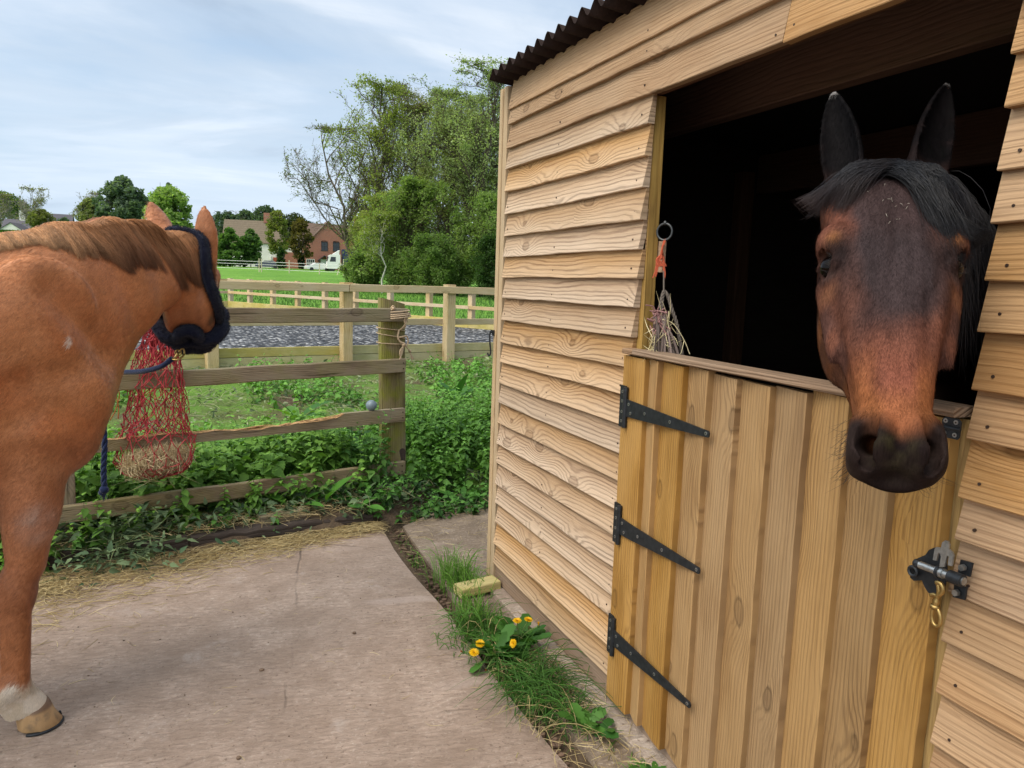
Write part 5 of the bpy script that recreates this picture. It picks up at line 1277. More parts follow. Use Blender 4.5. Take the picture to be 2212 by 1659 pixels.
def build_arena_far():
    root = empty('arena_fence', 'pale post and rail arena fence on the far side of the dark riding surface', 'fence', loc=(0, 0, 0))
    B0 = np.array([.77, 22.28, 0]); bp = lambda s, o, z: B0 + BD * s + BN * o + np.array([0, 0, z])
    Sx = [0, .95, 2.01, 3.08, 4.17, 5.3, 6.5, 7.72, 8.93, 10.2, 11.4, 12.6]
    for s in Sx:
        g = Geo(); beam(g, bp(s, 0, .2), bp(s, 0, 1.325), .115, .115, 0, None, up=BN); g.build('post', M_ARENA, root)
    for (z0, z1, m) in ((1.215, 1.305, M_ARENA), (.905, .975, M_ARENA), (.50, .70, M_KICK)):
        for a, b in zip(Sx[0:-1:2], Sx[2::2] + [Sx[-1]]):
            if b <= a: continue
            g = Geo(); beam(g, bp(a + .003, .078, (z0 + z1) / 2), bp(b - .003, .078, (z0 + z1) / 2), .036, z1 - z0, 0, None); g.build('rail' if m is M_ARENA else 'kickboard', m, root)
    # the short side running off to the left
    LD = nrm(np.array([-.93, -.30, 0])); lp = lambda s, z: B0 + LD * s + np.array([.0, .0, z])
    for s in (1.5, 3.0, 4.5):
        g = Geo(); beam(g, lp(s, .2), lp(s, 1.325), .115, .115, 0, None); g.build('post', M_ARENA, root)
    for (z0, z1, m) in ((1.215, 1.305, M_ARENA), (.905, .975, M_ARENA), (.50, .70, M_KICK)):
        g = Geo(); beam(g, lp(.07, (z0 + z1) / 2), lp(4.6, (z0 + z1) / 2), .036, z1 - z0, 0, None); g.build('rail' if m is M_ARENA else 'kickboard', m, root)
    g = Geo(); q = bp(.06, -.20, 1.19); add_box(g, q - (.09, .06, .07), q + (.09, .06, .07)); tube(g, [q + (0, -.05, .0), q + (0, -.09, 0)], .03, 10)
    tag(g.build('control_box', plain('dark_plastic', (.02, .024, .028), .4), grain=False), 'small dark box fixed to the far arena corner post', 'box')
build_arena_far()
# timber edging along the back of the yard, and loose timber
M_SLEEP = wood('dark_sleeper', (.060, .042, .034), (.028, .020, .017), ring=80, warp=.012, weather=(.085, .066, .055), wamt=.7, rough=.95, vary=.08, bump=1.0, knots=.2)
def build_edging():
    root = empty('timber_edging', 'dark rotting timber edging along the back of the concrete yard', 'edging', loc=(0, 0, 0))
    for a, b, zz in ((-6.2, -1.35, .075), (-1.34, -.10, .070), (-.085, .62, .060), (.63, .93, .05)):
        g = Geo(); beam(g, (a, ys(a) + .045, zz - .04), (b, ys(b) + .045, zz - .045), .10, .13, 0, None, seg=10, wob=.006, ch=.012); g.build('sleeper', M_SLEEP, root)
build_edging()
g = Geo(); beam(g, (.28, 4.36, .10), (.56, 4.43, .105), .075, .05, 0, None, seg=3, wob=.003, ch=.006); g.build('timber_offcut', M_OLD); tag(bpy.data.objects['timber_offcut'], 'short weathered timber offcut lying in the wilted nettles', 'timber')
g = Geo(); beam(g, (1.105, 3.235, .022), (1.315, 3.262, .028), .088, .045, 0, .5, ch=.004); o = g.build('timber_block', M_KICK); tag(o, 'short squared timber block lying at the foot of the stable corner', 'timber')
# ================================================================= low plants, straw
M_LEAF = vcol('leaf', rough=.55, spec=.3, trans=.30)
M_GRASS = vcol('grass_blade', rough=.5, spec=.3, trans=.25)
M_STRAW = vcol('straw', rough=.6, spec=.25)
M_WILT = vcol('wilted_leaf', rough=.8, spec=.15, trans=.1)
def leaf_shape(prof, n=6, fold=.25, jag=.0, droop=.25):
    """unit leaf along +x: two halves folded on the midrib, tip drooping"""
    t = np.linspace(0, 1, n + 1); w = np.interp(t, np.linspace(0, 1, len(prof)), prof)
    w = w * (1 + jag * np.where(np.arange(n + 1) % 2, 1, -1)); z = -droop * t ** 2
    V = np.concatenate([np.stack([t, -w, z + fold * w], -1), np.stack([t, 0 * t, z], -1), np.stack([t, w, z + fold * w], -1)])
    k = n + 1; F = [[i, i + 1, k + i + 1, k + i] for i in range(n)] + [[k + i, k + i + 1, 2 * k + i + 1, 2 * k + i] for i in range(n)]
    return V, np.array(F)
NETTLE = leaf_shape([.10, .30, .36, .30, .20, .11, .0], 8, .22, .10, .30)
DOCK = leaf_shape([.03, .10, .17, .20, .18, .12, .0], 8, .18, .0, .35)
DANDE = leaf_shape([.03, .06, .05, .12, .07, .16, .10, .19, .12, .0], 10, .15, .25, .25)
SMALL = leaf_shape([.02, .26, .32, .22, .0], 4, .2, .0, .2)
def frames(yaw, pitch, roll):
    cy, sy, cp, sp, cr, sr = np.cos(yaw), np.sin(yaw), np.cos(pitch), np.sin(pitch), np.cos(roll), np.sin(roll)
    x = np.stack([cy * cp, sy * cp, sp], -1); y0 = np.stack([-sy, cy, 0 * sy], -1); z0 = np.cross(x, y0)
    return np.stack([x, y0 * cr[:, None] + z0 * sr[:, None], z0 * cr[:, None] - y0 * sr[:, None]], 1)
def scatter(g, shape, P, Fm, S, C, mat=0, wide=None):
    V, F = shape; V = np.asarray(V); N = len(P)
    S = np.asarray(S, float)
    VV = V[None] * S[:, None, None] * (np.array([1, 1, 1]) if wide is None else np.stack([np.ones(N), wide, np.ones(N)], -1)[:, None])
    W = np.einsum('nki,nij->nkj', VV, Fm) + np.asarray(P)[:, None]
    FF = (F[None] + (np.arange(N) * len(V))[:, None, None]).reshape(-1, 4)
    g.add(W.reshape(-1, 3), FF, mat, None, .5, np.repeat(np.asarray(C, float), len(V), 0))
RS = np.random.RandomState(77)
def lerp_col(a, b, t): return np.asarray(a) * (1 - t[:, None]) + np.asarray(b) * t[:, None]
def nettle_mass(g, xy, H, size, dark, light, rs, lean=.18, nodes=(5, 9), top=.8):
    """stems with opposite pairs of toothed leaves"""
    n = len(xy); z0 = gz(xy[:, 0], xy[:, 1]) - .01
    tip = np.stack([rs.randn(n) * lean * H, rs.randn(n) * lean * H, H], -1); base = np.concatenate([xy, z0[:, None]], 1)
    mid = base + tip * .5 + rs.randn(n, 3) * .03 * H[:, None]
    P, Y, PI, S, C = [], [], [], [], []
    for k in range(nodes[1]):
        q = (k + 1.2) / (nodes[1] + .2); ok = rs.rand(n) < (.55 if q < .3 else .97)
        pos = base * (1 - q) ** 2 + 2 * mid * q * (1 - q) + (base + tip) * q * q
        yaw0 = rs.rand(n) * 6.28 if k == 0 else yaw0 + 1.57 + rs.randn(n) * .3
        for s in (0, np.pi):
            m = ok & (rs.rand(n) < .93)
            P.append(pos[m] + rs.randn(m.sum(), 3) * .004); Y.append(yaw0[m] + s + rs.randn(m.sum()) * .25)
            PI.append((-.55 + 1.0 * q ** 2) + rs.randn(m.sum()) * .28); S.append(size * (.95 if q < .85 else .62) * (.65 + .35 * np.sin(np.pi * min(q + .15, 1))) * rs.uniform(.75, 1.25, m.sum()))
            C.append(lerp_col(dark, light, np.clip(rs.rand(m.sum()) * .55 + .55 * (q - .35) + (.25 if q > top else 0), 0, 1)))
    P = np.concatenate(P); Y = np.concatenate(Y); PI = np.concatenate(PI)
    scatter(g, NETTLE, P, frames(Y, PI, rs.randn(len(Y)) * .35), np.concatenate(S), np.concatenate(C))
    g2 = strand_geo(np.stack([base, mid, base + tip], 1), np.full(n, .0016) + .0012 * rs.rand(n), np.tile(np.asarray(dark) * .8 + np.array((.02, .03, .005)), (n, 1)), 5)
    g.add(*g2[:2], 0, None, .5, g2[2])
def strand_geo(C, rad, cols, n):
    """like strands(), but returns the arrays"""
    C = np.asarray(C, float); S, k = C.shape[:2]
    Pd = np.concatenate([2 * C[:, :1] - C[:, 1:2], C, 2 * C[:, -1:] - C[:, -2:-1]], 1)
    t = np.linspace(0, k - 1 - 1e-6, n); i = t.astype(int); f = (t - i)[None, :, None]
    a, b, c, d = Pd[:, i], Pd[:, i + 1], Pd[:, i + 2], Pd[:, i + 3]
    P = .5 * ((2 * b) + (-a + c) * f + (2 * a - 5 * b + 4 * c - d) * f ** 2 + (-a + 3 * b - 3 * c + d) * f ** 3)
    T = np.gradient(P, axis=1); T /= np.linalg.norm(T, axis=2, keepdims=True) + 1e-9
    A = np.cross(T, np.array([.31, .52, .79])); A /= np.linalg.norm(A, axis=2, keepdims=True) + 1e-9; B = np.cross(T, A)
    r = np.asarray(rad, float).reshape(-1, 1) * np.interp(np.linspace(0, 1, n), [0, .1, .7, 1], [.9, 1, .8, .2])[None]
    th = np.arange(3) * 2 * np.pi / 3
    V = P[:, :, None] + r[..., None, None] * (np.cos(th)[:, None] * A[:, :, None] + np.sin(th)[:, None] * B[:, :, None])
    q = np.arange(S)[:, None, None] * n * 3; ii = np.arange(n - 1)[None, :, None] * 3; j = np.arange(3)[None, None]
    F = np.stack([q + ii + j, q + ii + (j + 1) % 3, q + ii + 3 + (j + 1) % 3, q + ii + 3 + j], -1).reshape(-1, 4)
    return V.reshape(-1, 3), F, np.repeat(np.asarray(cols, float), n * 3, 0)
def fxy(s, o): return np.stack([FP[0] + FD[0] * s + FN[0] * o, FP[1] + FD[1] * s + FN[1] * o], -1)
def build_nettles():
    rs = np.random.RandomState(12); g = Geo()
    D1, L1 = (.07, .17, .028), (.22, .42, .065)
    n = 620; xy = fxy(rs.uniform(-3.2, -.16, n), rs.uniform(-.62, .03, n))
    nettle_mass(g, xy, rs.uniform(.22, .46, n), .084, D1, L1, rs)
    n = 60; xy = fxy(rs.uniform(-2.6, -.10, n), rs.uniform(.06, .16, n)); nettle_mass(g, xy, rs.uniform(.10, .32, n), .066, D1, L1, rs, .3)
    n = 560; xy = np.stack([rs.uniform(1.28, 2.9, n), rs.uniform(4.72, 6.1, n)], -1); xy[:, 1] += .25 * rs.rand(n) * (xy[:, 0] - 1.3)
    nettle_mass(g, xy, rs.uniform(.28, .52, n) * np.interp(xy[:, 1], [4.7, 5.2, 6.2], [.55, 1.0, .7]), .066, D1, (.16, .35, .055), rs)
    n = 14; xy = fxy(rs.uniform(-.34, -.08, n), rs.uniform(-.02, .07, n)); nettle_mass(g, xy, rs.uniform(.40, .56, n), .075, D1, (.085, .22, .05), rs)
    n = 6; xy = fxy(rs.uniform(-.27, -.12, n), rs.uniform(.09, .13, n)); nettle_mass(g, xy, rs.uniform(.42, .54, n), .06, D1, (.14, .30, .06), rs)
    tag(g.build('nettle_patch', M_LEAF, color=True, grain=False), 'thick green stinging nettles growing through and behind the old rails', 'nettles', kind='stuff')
    g = Geo()
    n = 2500; x = rs.uniform(-3.2, 4.2, n); y = rs.uniform(5.2, 8.75, n) + .22 * (x - 1) * .5
    dens = vnoise(np.stack([x, y, 0 * x], -1), 1.1, 8); m = dens > .42; xy = np.stack([x, y], -1)[m]
    nettle_mass(g, xy, rs.uniform(.08, .24, len(xy)), .062, (.06, .16, .028), (.18, .40, .065), rs, .5, (3, 5), .4)
    n = 1500; x = rs.uniform(-3, 4, n); y = rs.uniform(4.95, 6.0, n) + .15 * x; m = vnoise(np.stack([x, y, 0 * x + 3], -1), 1.6, 9) > .45; xy = np.stack([x, y], -1)[m]
    nettle_mass(g, xy, rs.uniform(.06, .20, len(xy)), .05, (.07, .19, .03), (.20, .44, .07), rs, .5, (3, 5), .4)
    # young shoots at the foot of the post and along the path
    n = 150; x = rs.uniform(.70, 1.9, n); y = rs.uniform(4.36, 4.75, n) + .1 * (x - 1); xy = np.stack([x, y], -1)
    nettle_mass(g, xy, rs.uniform(.05, .20, n), .05, (.03, .09, .018), (.10, .26, .04), rs, .45, (3, 5), .5)
    n = 26; x = rs.uniform(-1.6, .6, n); y = ys(x) + rs.uniform(.02, .3, n); nettle_mass(g, np.stack([x, y], -1), rs.uniform(.05, .13, n), .045, (.04, .12, .02), (.11, .28, .045), rs, .45, (3, 5), .5)
    tag(g.build('low_weeds', M_LEAF, color=True, grain=False), 'low bright weeds and young nettles on the rough bank', 'weeds', kind='stuff')
def build_wilted():
    rs = np.random.RandomState(31); g = Geo()
    def cut(n, x, y, hz, colr, ln=(.08, .3), leafc=None, leafn=0):
        z = gz(x, y) + rs.uniform(.004, hz, n); P = np.stack([x, y, z], -1); a = rs.rand(n) * 6.28; L = rs.uniform(*ln, n)
        d = np.stack([np.cos(a), np.sin(a), rs.randn(n) * .15], -1) * L[:, None]
        V, F, C = strand_geo(np.stack([P - d / 2, P + rs.randn(n, 3) * (.02, .02, .008) + (0, 0, .012), P + d / 2 - (0, 0, .004)], 1), rs.uniform(.0012, .0026, n), colr, 6)
        g.add(V, F, 0, None, .5, C)
        if leafn:
            x2 = np.repeat(x, leafn) + rs.randn(n * leafn) * .05; y2 = np.repeat(y, leafn) + rs.randn(n * leafn) * .05; m = n * leafn
            scatter(g, NETTLE, np.stack([x2, y2, gz(x2, y2) + rs.uniform(.004, hz, m)], -1), frames(rs.rand(m) * 6.28, rs.randn(m) * .5, rs.randn(m) * 1.1), rs.uniform(.03, .07, m), leafc(m), 0, rs.uniform(.3, .8, m))
    pal = lambda n: lerp_col((.18, .21, .10), (.46, .44, .27), rs.rand(n)); drk = lambda m: lerp_col((.05, .095, .05), (.17, .235, .12), rs.rand(m))
    n = 2600; x = rs.uniform(-3.2, 4.4, n); y = rs.uniform(5.3, 8.95, n) + .1 * (x - 1); cut(n, x, y, .07, pal(n), (.06, .28), lambda m: lerp_col((.09, .14, .07), (.30, .34, .19), rs.rand(m)), 1)
    n = 300; x = rs.uniform(-.95, .95, n); y = ys(x) + rs.uniform(.0, .42, n); cut(n, x, y, .10, lerp_col((.06, .10, .05), (.26, .27, .14), rs.rand(n)), (.06, .25), drk, 3)
    n = 170; x = -.42 + rs.randn(n) * .16; y = ys(x) + rs.randn(n) * .10 - .02; cut(n, x, y, .17, lerp_col((.04, .08, .035), (.2, .24, .11), rs.rand(n)), (.06, .26), drk, 3)
    n = 300; x = rs.uniform(1.0, 2.2, n); y = rs.uniform(4.45, 4.85, n) + .1 * (x - 1); cut(n, x, y, .07, lerp_col((.08, .11, .05), (.32, .28, .16), rs.rand(n)), (.06, .22), drk, 3)
    tag(g.build('wilted_cuttings', M_WILT, color=True, grain=False), 'wilted cut nettles and dry stalks strewn over the bank', 'cuttings', kind='stuff')
def build_straw():
    rs = np.random.RandomState(41); g = Geo()
    def lay(n, x, y, z, L, th=(.0009, .0018), lift=.012, pref=None):
        a = rs.rand(n) * 6.28 if pref is None else pref + rs.randn(n) * .7
        d = np.stack([np.cos(a), np.sin(a), rs.randn(n) * lift * 4], -1) * L[:, None]; P = np.stack([x, y, z + th[1]], -1)
        col = lerp_col((.36, .26, .105), (.66, .54, .30), rs.rand(n)) * rs.uniform(.75, 1.15, (n, 1))
        V, F, C = strand_geo(np.stack([P - d / 2 + (0, 0, .002), P + rs.randn(n, 3) * (.008, .008, .003) + (0, 0, lift * .5), P + d / 2], 1), rs.uniform(*th, n), col, 5)
        V[:, 2] = np.maximum(V[:, 2], np.where(V[:, 1] < ys(V[:, 0]), .0008, -1)); g.add(V, F, 0, None, .5, C)
    n = 5200; x = rs.uniform(-2.4, .98, n); o = np.abs(rs.randn(n)) * np.interp(x, [-2.4, -.9, -.3, .3, 1], [.34, .34, .20, .12, .045]); y = ys(x) - .03 - o
    lay(n, x, y, rs.rand(n) * np.interp(o, [0, .12, .5], [.035, .015, .0]), rs.uniform(.03, .16, n), lift=.008, pref=.15)
    n = 2600; x = rs.uniform(-2.2, .9, n); y = ys(x) + rs.uniform(.02, .45, n); lay(n, x, y, gz(x, y) + rs.rand(n) * .05, rs.uniform(.04, .2, n), lift=.015)
    n = 420; x = -.70 + rs.randn(n) * .10; y = 3.86 + rs.randn(n) * .05; lay(n, x, y, rs.rand(n) * .03, rs.uniform(.02, .09, n))
    n = 150; x = rs.uniform(-1.4, .95, n); y = rs.uniform(1.6, 4.2, n); lay(n, x, y, 0 * x, rs.uniform(.01, .07, n), (.0006, .0011), .002)
    n = 40; x = rs.uniform(-1.0, -.2, n); y = rs.uniform(3.2, 3.8, n); lay(n, x, y, 0 * x, rs.uniform(.04, .12, n), (.0008, .0014), .003)
    n = 260; x = rs.uniform(1.0, 1.33, n); y = rs.uniform(1.75, 2.7, n); lay(n, x, y, 0 * x + .006 + rs.rand(n) * .012, rs.uniform(.03, .13, n), (.0006, .0013), .006)
    n = 380; x = rs.uniform(1.0, 1.75, n); y = rs.uniform(3.3, 4.85, n); lay(n, x, y, 0 * x - .008 + rs.rand(n) * .01, rs.uniform(.02, .12, n), (.0006, .0013), .004)
    n = 220; x = rs.uniform(1.0, 1.08, n); y = rs.uniform(3.3, 4.35, n); lay(n, x, y, 0 * x - .03 + rs.rand(n) * .02, rs.uniform(.02, .10, n), (.0006, .0013), .006)
    tag(g.build('straw_litter', M_STRAW, color=True, grain=False), 'loose straw swept along the back edge of the yard', 'straw', kind='stuff')
    # crumbs of dried mud and stones on the slab
    g = Geo(); n = 230
    for k in range(n):
        x, y = rs.uniform(-1.6, 1.3), rs.uniform(1.5, 4.3); r = rs.uniform(.0012, .0032) if rs.rand() < .98 else rs.uniform(.005, .009)
        c = np.array((.13, .09, .065)) * rs.uniform(.5, 1.5)
        ball(g, (x, y, r * .5 - (.012 if x > 1.1 else 0)), (r * rs.uniform(.8, 1.5), r, r * .7), 0, 6, c)
    n = 260
    for k in range(n):
        y = rs.uniform(1.9, 4.3); r = rs.uniform(.004, .014); c = np.array((.15, .10, .072)) * rs.uniform(.5, 1.2)
        ball(g, (1.045 + rs.randn() * .018, y, -.035 + rs.rand() * .02), (r * rs.uniform(.8, 1.6), r, r * .7), 0, 6, c)
    tag(g.build('mud_crumbs', vcol('mud', .95, 0, .1), color=True, grain=False), 'small crumbs of dried mud and grit on the concrete', 'dirt', kind='stuff')
def build_grass():
    rs = np.random.RandomState(51); g = Geo()
    def tuft(n, cx, cy, rx, ry, h, c0, c1, droop, wid=(.0008, .0024), pref=None):
        x = cx + rs.randn(n) * rx; y = cy + rs.randn(n) * ry; a = rs.rand(n) * 6.28 if pref is None else pref + rs.randn(n) * 1.0
        H = h * rs.uniform(.25, 1.25, n) * np.clip(vnoise(np.stack([x, y, 0 * x], -1), 22, 3) * 1.6, .35, 1.25); out = droop * H * rs.uniform(.1, 1.5, n)
        z0 = np.where(x < 1.0, 0, -.04); b = np.stack([x, y, z0], -1); d = np.stack([np.cos(a), np.sin(a), 0 * a], -1)
        t = np.clip(droop - .4, 0, 1)
        c = np.stack([b, b + d * out[:, None] * .25 + (np.array((0, 0, 1)) * (H * .55)[:, None]), b + d * out[:, None] * .7 + np.array((0, 0, 1)) * (H * (.95 - .25 * t))[:, None], b + d * out[:, None] * 1.25 + np.array((0, 0, 1)) * (H * (1.05 - .75 * t))[:, None]], 1)
        V, F, C = strand_geo(c, rs.uniform(*wid, n), lerp_col(c0, c1, rs.rand(n)), 7); g.add(V, F, 0, None, .5, C)
    DK, MD, LT = (.045, .12, .02), (.10, .25, .035), (.20, .40, .06)
    tuft(380, 1.12, 2.98, .04, .09, .135, MD, LT, .4); tuft(320, 1.09, 2.86, .05, .08, .12, DK, MD, .8)
    tuft(380, 1.16, 3.42, .05, .08, .15, MD, LT, .5); tuft(90, 1.22, 3.30, .06, .05, .12, MD, LT, .5)
    tuft(220, 1.03, 2.74, .06, .08, .09, DK, MD, 1.1)
    tuft(420, 1.10, 2.45, .05, .07, .14, DK, MD, 1.3, pref=-.6); tuft(560, 1.13, 2.31, .05, .085, .13, DK, (.06, .17, .025), 1.2)
    tuft(130, 1.18, 2.11, .035, .06, .10, DK, MD, 1.1); tuft(120, 1.245, 1.83, .018, .022, .045, MD, LT, .9)
    tuft(60, 1.04, 3.75, .02, .05, .05, MD, LT, .6); tuft(40, 1.04, 4.05, .02, .1, .04, MD, LT, .6)
    tuft(130, 1.12, 2.45, .07, .28, .12, (.28, .22, .10), (.5, .42, .2), 1.5)
    tag(g.build('grass_tufts', M_GRASS, color=True, grain=False), 'tufts of long grass growing in the joint beside the stable', 'grass', kind='stuff')
    # far field grass: clumpy blades where the near part of the field shows between the rails
    g = Geo(); n = 16000; x = rs.uniform(-6, 16, n); y = rs.uniform(14, 44, n); ok = (y > 23 - .0 * x) | (x > 6.2 - (y - 14) * .66 + 1.0); x, y = x[ok], y[ok]; n = len(x)
    z = gz(x, y); H = .06 + .20 * vnoise(np.stack([x, y, 0 * x], -1), .5, 4) * rs.rand(n); a = rs.rand(n) * 6.28; b = np.stack([x, y, z - .01], -1)
    d = np.stack([np.cos(a), np.sin(a), 0 * a], -1) * (H * .6)[:, None]
    V, F, C = strand_geo(np.stack([b, b + d * .4 + np.array((0, 0, 1)) * (H * .7)[:, None], b + d + np.array((0, 0, 1)) * H[:, None]], 1), rs.uniform(.005, .012, n), lerp_col((.035, .11, .012), (.13, .28, .04), rs.rand(n)), 4)
    g.add(V, F, 0, None, .5, C); tag(g.build('field_grass', M_GRASS, color=True, grain=False), 'green pasture grass beyond the arena', 'grass', kind='stuff')
def dock(x, y, n, size, seed, label, up=.7, light=(.10, .27, .035)):
    rs = np.random.RandomState(seed); g = Geo(); z = float(gz(x, y)) if y > ys(x) - .02 else 0.0
    a = np.arange(n) * 2.4 + rs.rand(n); pit = up + rs.randn(n) * .25; P = np.tile((x, y, max(z, -.01)), (n, 1)) + rs.randn(n, 3) * (.015, .015, 0)
    st = np.stack([P, P + np.stack([np.cos(a) * .03, np.sin(a) * .03, np.full(n, .05)], -1)], 1); st = np.stack([st[:, 0], st[:, 0] * .5 + st[:, 1] * .5, st[:, 1]], 1)
    scatter(g, DOCK, st[:, 2], frames(a, pit, rs.randn(n) * .3), size * rs.uniform(.7, 1.2, n), lerp_col((.04, .13, .02), light, rs.rand(n)))
    V, F, C = strand_geo(st, np.full(n, .003), np.tile((.09, .16, .05), (n, 1)), 4); g.add(V, F, 0, None, .5, C)
    tag(g.build('dock_plant', M_LEAF, smooth=True, color=True, grain=False), label, 'plant', 'dock plants along the fence')
def dandelion(x, y, leaves, flowers, seed, label, group, sz=1.0):
    rs = np.random.RandomState(seed); root = empty('dandelion', label, 'plant', group, (0, 0, 0))
    g = Geo(); a = np.arange(leaves) * 2.4 + rs.rand(leaves) * .6; P = np.tile((x, y, .0), (leaves, 1)) + rs.randn(leaves, 3) * (.02, .02, 0) + (0, 0, .004)
    scatter(g, DANDE, P, frames(a, rs.uniform(.25, .95, leaves), rs.randn(leaves) * .3), sz * rs.uniform(.08, .15, leaves), lerp_col((.022, .085, .014), (.075, .20, .03), rs.rand(leaves)), 0, rs.uniform(1.0, 1.5, leaves))
    g.build('leaves', M_LEAF, root, smooth=True, color=True, grain=False)
    for (fx, fy, fz, r, kind, tilt) in flowers:
        c = np.array((fx, fy, fz)); g = Geo(); b = np.array((x, y, .0)) + rs.randn(3) * (.012, .012, 0)
        tube(g, curve([b, (b + c) / 2 + (0, 0, .015), c], 10), .0024, 6, 0, (.20, .30, .10))
        ax = nrm(tilt); u = nrm(np.cross(ax, (.3, .8, .1))); w = np.cross(ax, u)
        ball(g, c, (.006, .006, .007), 0, 8, (.06, .13, .03))
        if kind == 'open':
            for rr_, nn, el in ((1.0, 34, .12), (.82, 30, .38), (.6, 24, .65), (.36, 14, .95)):
                for k in range(nn):
                    t = 6.283 * (k + rs.rand() * .5) / nn; d = (u * math.cos(t) + w * math.sin(t)) * math.cos(el) + ax * math.sin(el); s = np.cross(d, ax); s = nrm(s) * r * .075; L = r * rr_ * rs.uniform(.88, 1.06)
                    o = c + ax * .004; q = [o - s * .4, o + d * L * .8 - s, o + d * L - s * .4, o + d * L + s * .4, o + d * L * .8 + s, o + s * .4]
                    g.add(q, [[0, 1, 2, 3], [0, 3, 4, 5]], 0, None, .5, np.array((.78, .47, .008)) * rs.uniform(.8, 1.1) if rr_ > .5 else np.array((.72, .36, .004)))
        else:
            for k in range(16):
                t = 6.283 * k / 16; d = nrm(ax + (u * math.cos(t) + w * math.sin(t)) * .22); s = np.cross(d, ax); s = nrm(s + .001) * .0022
                g.add([c - s, c + d * r * 1.1 - s * .6, c + d * r * 1.1 + s * .6, c + s], [[0, 1, 2, 3]], 0, None, .5, (.75, .42, .01) if kind == 'half' else (.45, .16, .03))
        g.build('flower', M_LEAF, root, color=True, grain=False)
build_nettles(); build_wilted(); build_straw(); build_grass()
def _f(px, py, z): q = pgr(px, py, z); return float(q[0]), float(q[1]), z
toC = lambda p: nrm(EYE - np.array(p)) * .6 + np.array((0, 0, .8))
q = [_f(1037, 1392, .075), _f(1024, 1411, .065), _f(1001, 1409, .045), _f(1051, 1447, .035)]
dandelion(1.055, 2.62, 26, [(*q[0], .020, 'open', toC(q[0])), (*q[1], .020, 'open', toC(q[1])), (*q[2], .014, 'bud', (-.7, -.2, .5)), (*q[3], .014, 'bud', (-.4, -.6, .4))], 1, 'dandelion with two wide open yellow flowers near the slab edge', 'dandelions')
q = [_f(1110, 1390, .085), _f(1117, 1343, .115), _f(1141, 1341, .125), _f(1163, 1353, .105)]
dandelion(1.19, 2.70, 30, [(*q[0], .018, 'open', (-.8, -.4, .45)), (*q[1], .019, 'open', (-.1, -.2, 1)), (*q[2], .020, 'open', (.1, -.1, 1)), (*q[3], .017, 'half', (0, 0, 1))], 2, 'dandelion with tall yellow flowers close to the stable boards', 'dandelions')
dandelion(1.20, 2.06, 12, [], 3, 'flowerless dandelion rosette in the grass by the door', 'dandelions', .75)
dandelion(1.25, 1.80, 8, [], 4, 'small flowerless dandelion rosette on the plinth in the front corner', 'dandelions', .42)
for px, py, zz, n_, sz, lab, up in ((700, 1125, .02, 6, .17, 'broad dock plant at the foot of the fence beside the timber offcut', .6), (783, 1138, .0, 5, .12, 'small dock plant at the far edge of the concrete slab', .5), (640, 1105, .10, 4, .13, 'dock plant among wilted nettles below the bottom rail', .8), (1000, 1060, .1, 5, .15, 'dock plant beside the path near the stable corner', .7)):
    p_ = pgr(px, py, zz); dock(float(p_[0]), float(p_[1]), n_, sz, int(px), lab, up)
dock(.72, 6.3, 6, .26, 5, 'tall bright dock plant behind the second rail of the old fence', .75, (.22, .42, .05)); dock(.95, 6.0, 5, .24, 6, 'pale broad dock plant left of the mossy gate post', .5, (.16, .36, .07)); dock(-.3, 5.5, 6, .2, 7, 'dock plant in the low weeds behind the hay net', .6); dock(2.3, 6.9, 7, .24, 8, 'clump of dock near the corner of the arena fence', .8, (.07, .2, .03))
# ================================================================= hay nets, ropes
def net(g, centre, prof, nrow, ncol, rad, seed, lean=(0, 0), mat=0, col=None, squash=.62, jit=.012, yaw=0.0):
    """diamond cord net: prof = [(z, radius)] from the neck down"""
    rs = np.random.RandomState(seed); z = np.array([p[0] for p in prof]); r = np.array([p[1] for p in prof])
    q = np.linspace(0, 1, nrow + 1); zz = np.interp(q, np.linspace(0, 1, len(z)), z); rr_ = np.interp(q, np.linspace(0, 1, len(r)), r)
    th = (np.arange(ncol)[None] + .5 * (np.arange(nrow + 1)[:, None] % 2)) * 2 * np.pi / ncol + rs.randn(nrow + 1, ncol) * .10
    R_ = rr_[:, None] * (1 + rs.randn(nrow + 1, ncol) * .05)
    x = R_ * np.cos(th); y = R_ * np.sin(th) * squash
    P = np.stack([x * math.cos(yaw) - y * math.sin(yaw) + lean[0] * q[:, None], x * math.sin(yaw) + y * math.cos(yaw) + lean[1] * q[:, None], np.repeat(zz[:, None], ncol, 1) + rs.randn(nrow + 1, ncol) * jit * .5], -1) + np.asarray(centre)
    P += rs.randn(*P.shape) * jit * .35
    seg = []
    for i in range(nrow):
        for j in range(ncol):
            a = P[i, j]
            for b in (P[i + 1, j if i % 2 == 0 else j], P[i + 1, (j - 1) % ncol if i % 2 == 0 else (j + 1) % ncol]):
                m = (a + b) / 2 + rs.randn(3) * .004 - (0, 0, .004); seg.append((a, m, b))
    seg = np.array(seg); V, F, C = strand_geo(seg, np.full(len(seg), rad), np.asarray(col) * rs.uniform(.7, 1.25, (len(seg), 1)), 5); g.add(V, F, mat, None, .5, C)
    for i in range(1, nrow):
        for j in range(ncol): ball(g, P[i, j], rad * 1.7, mat, 6, np.asarray(col) * .85)
    return P
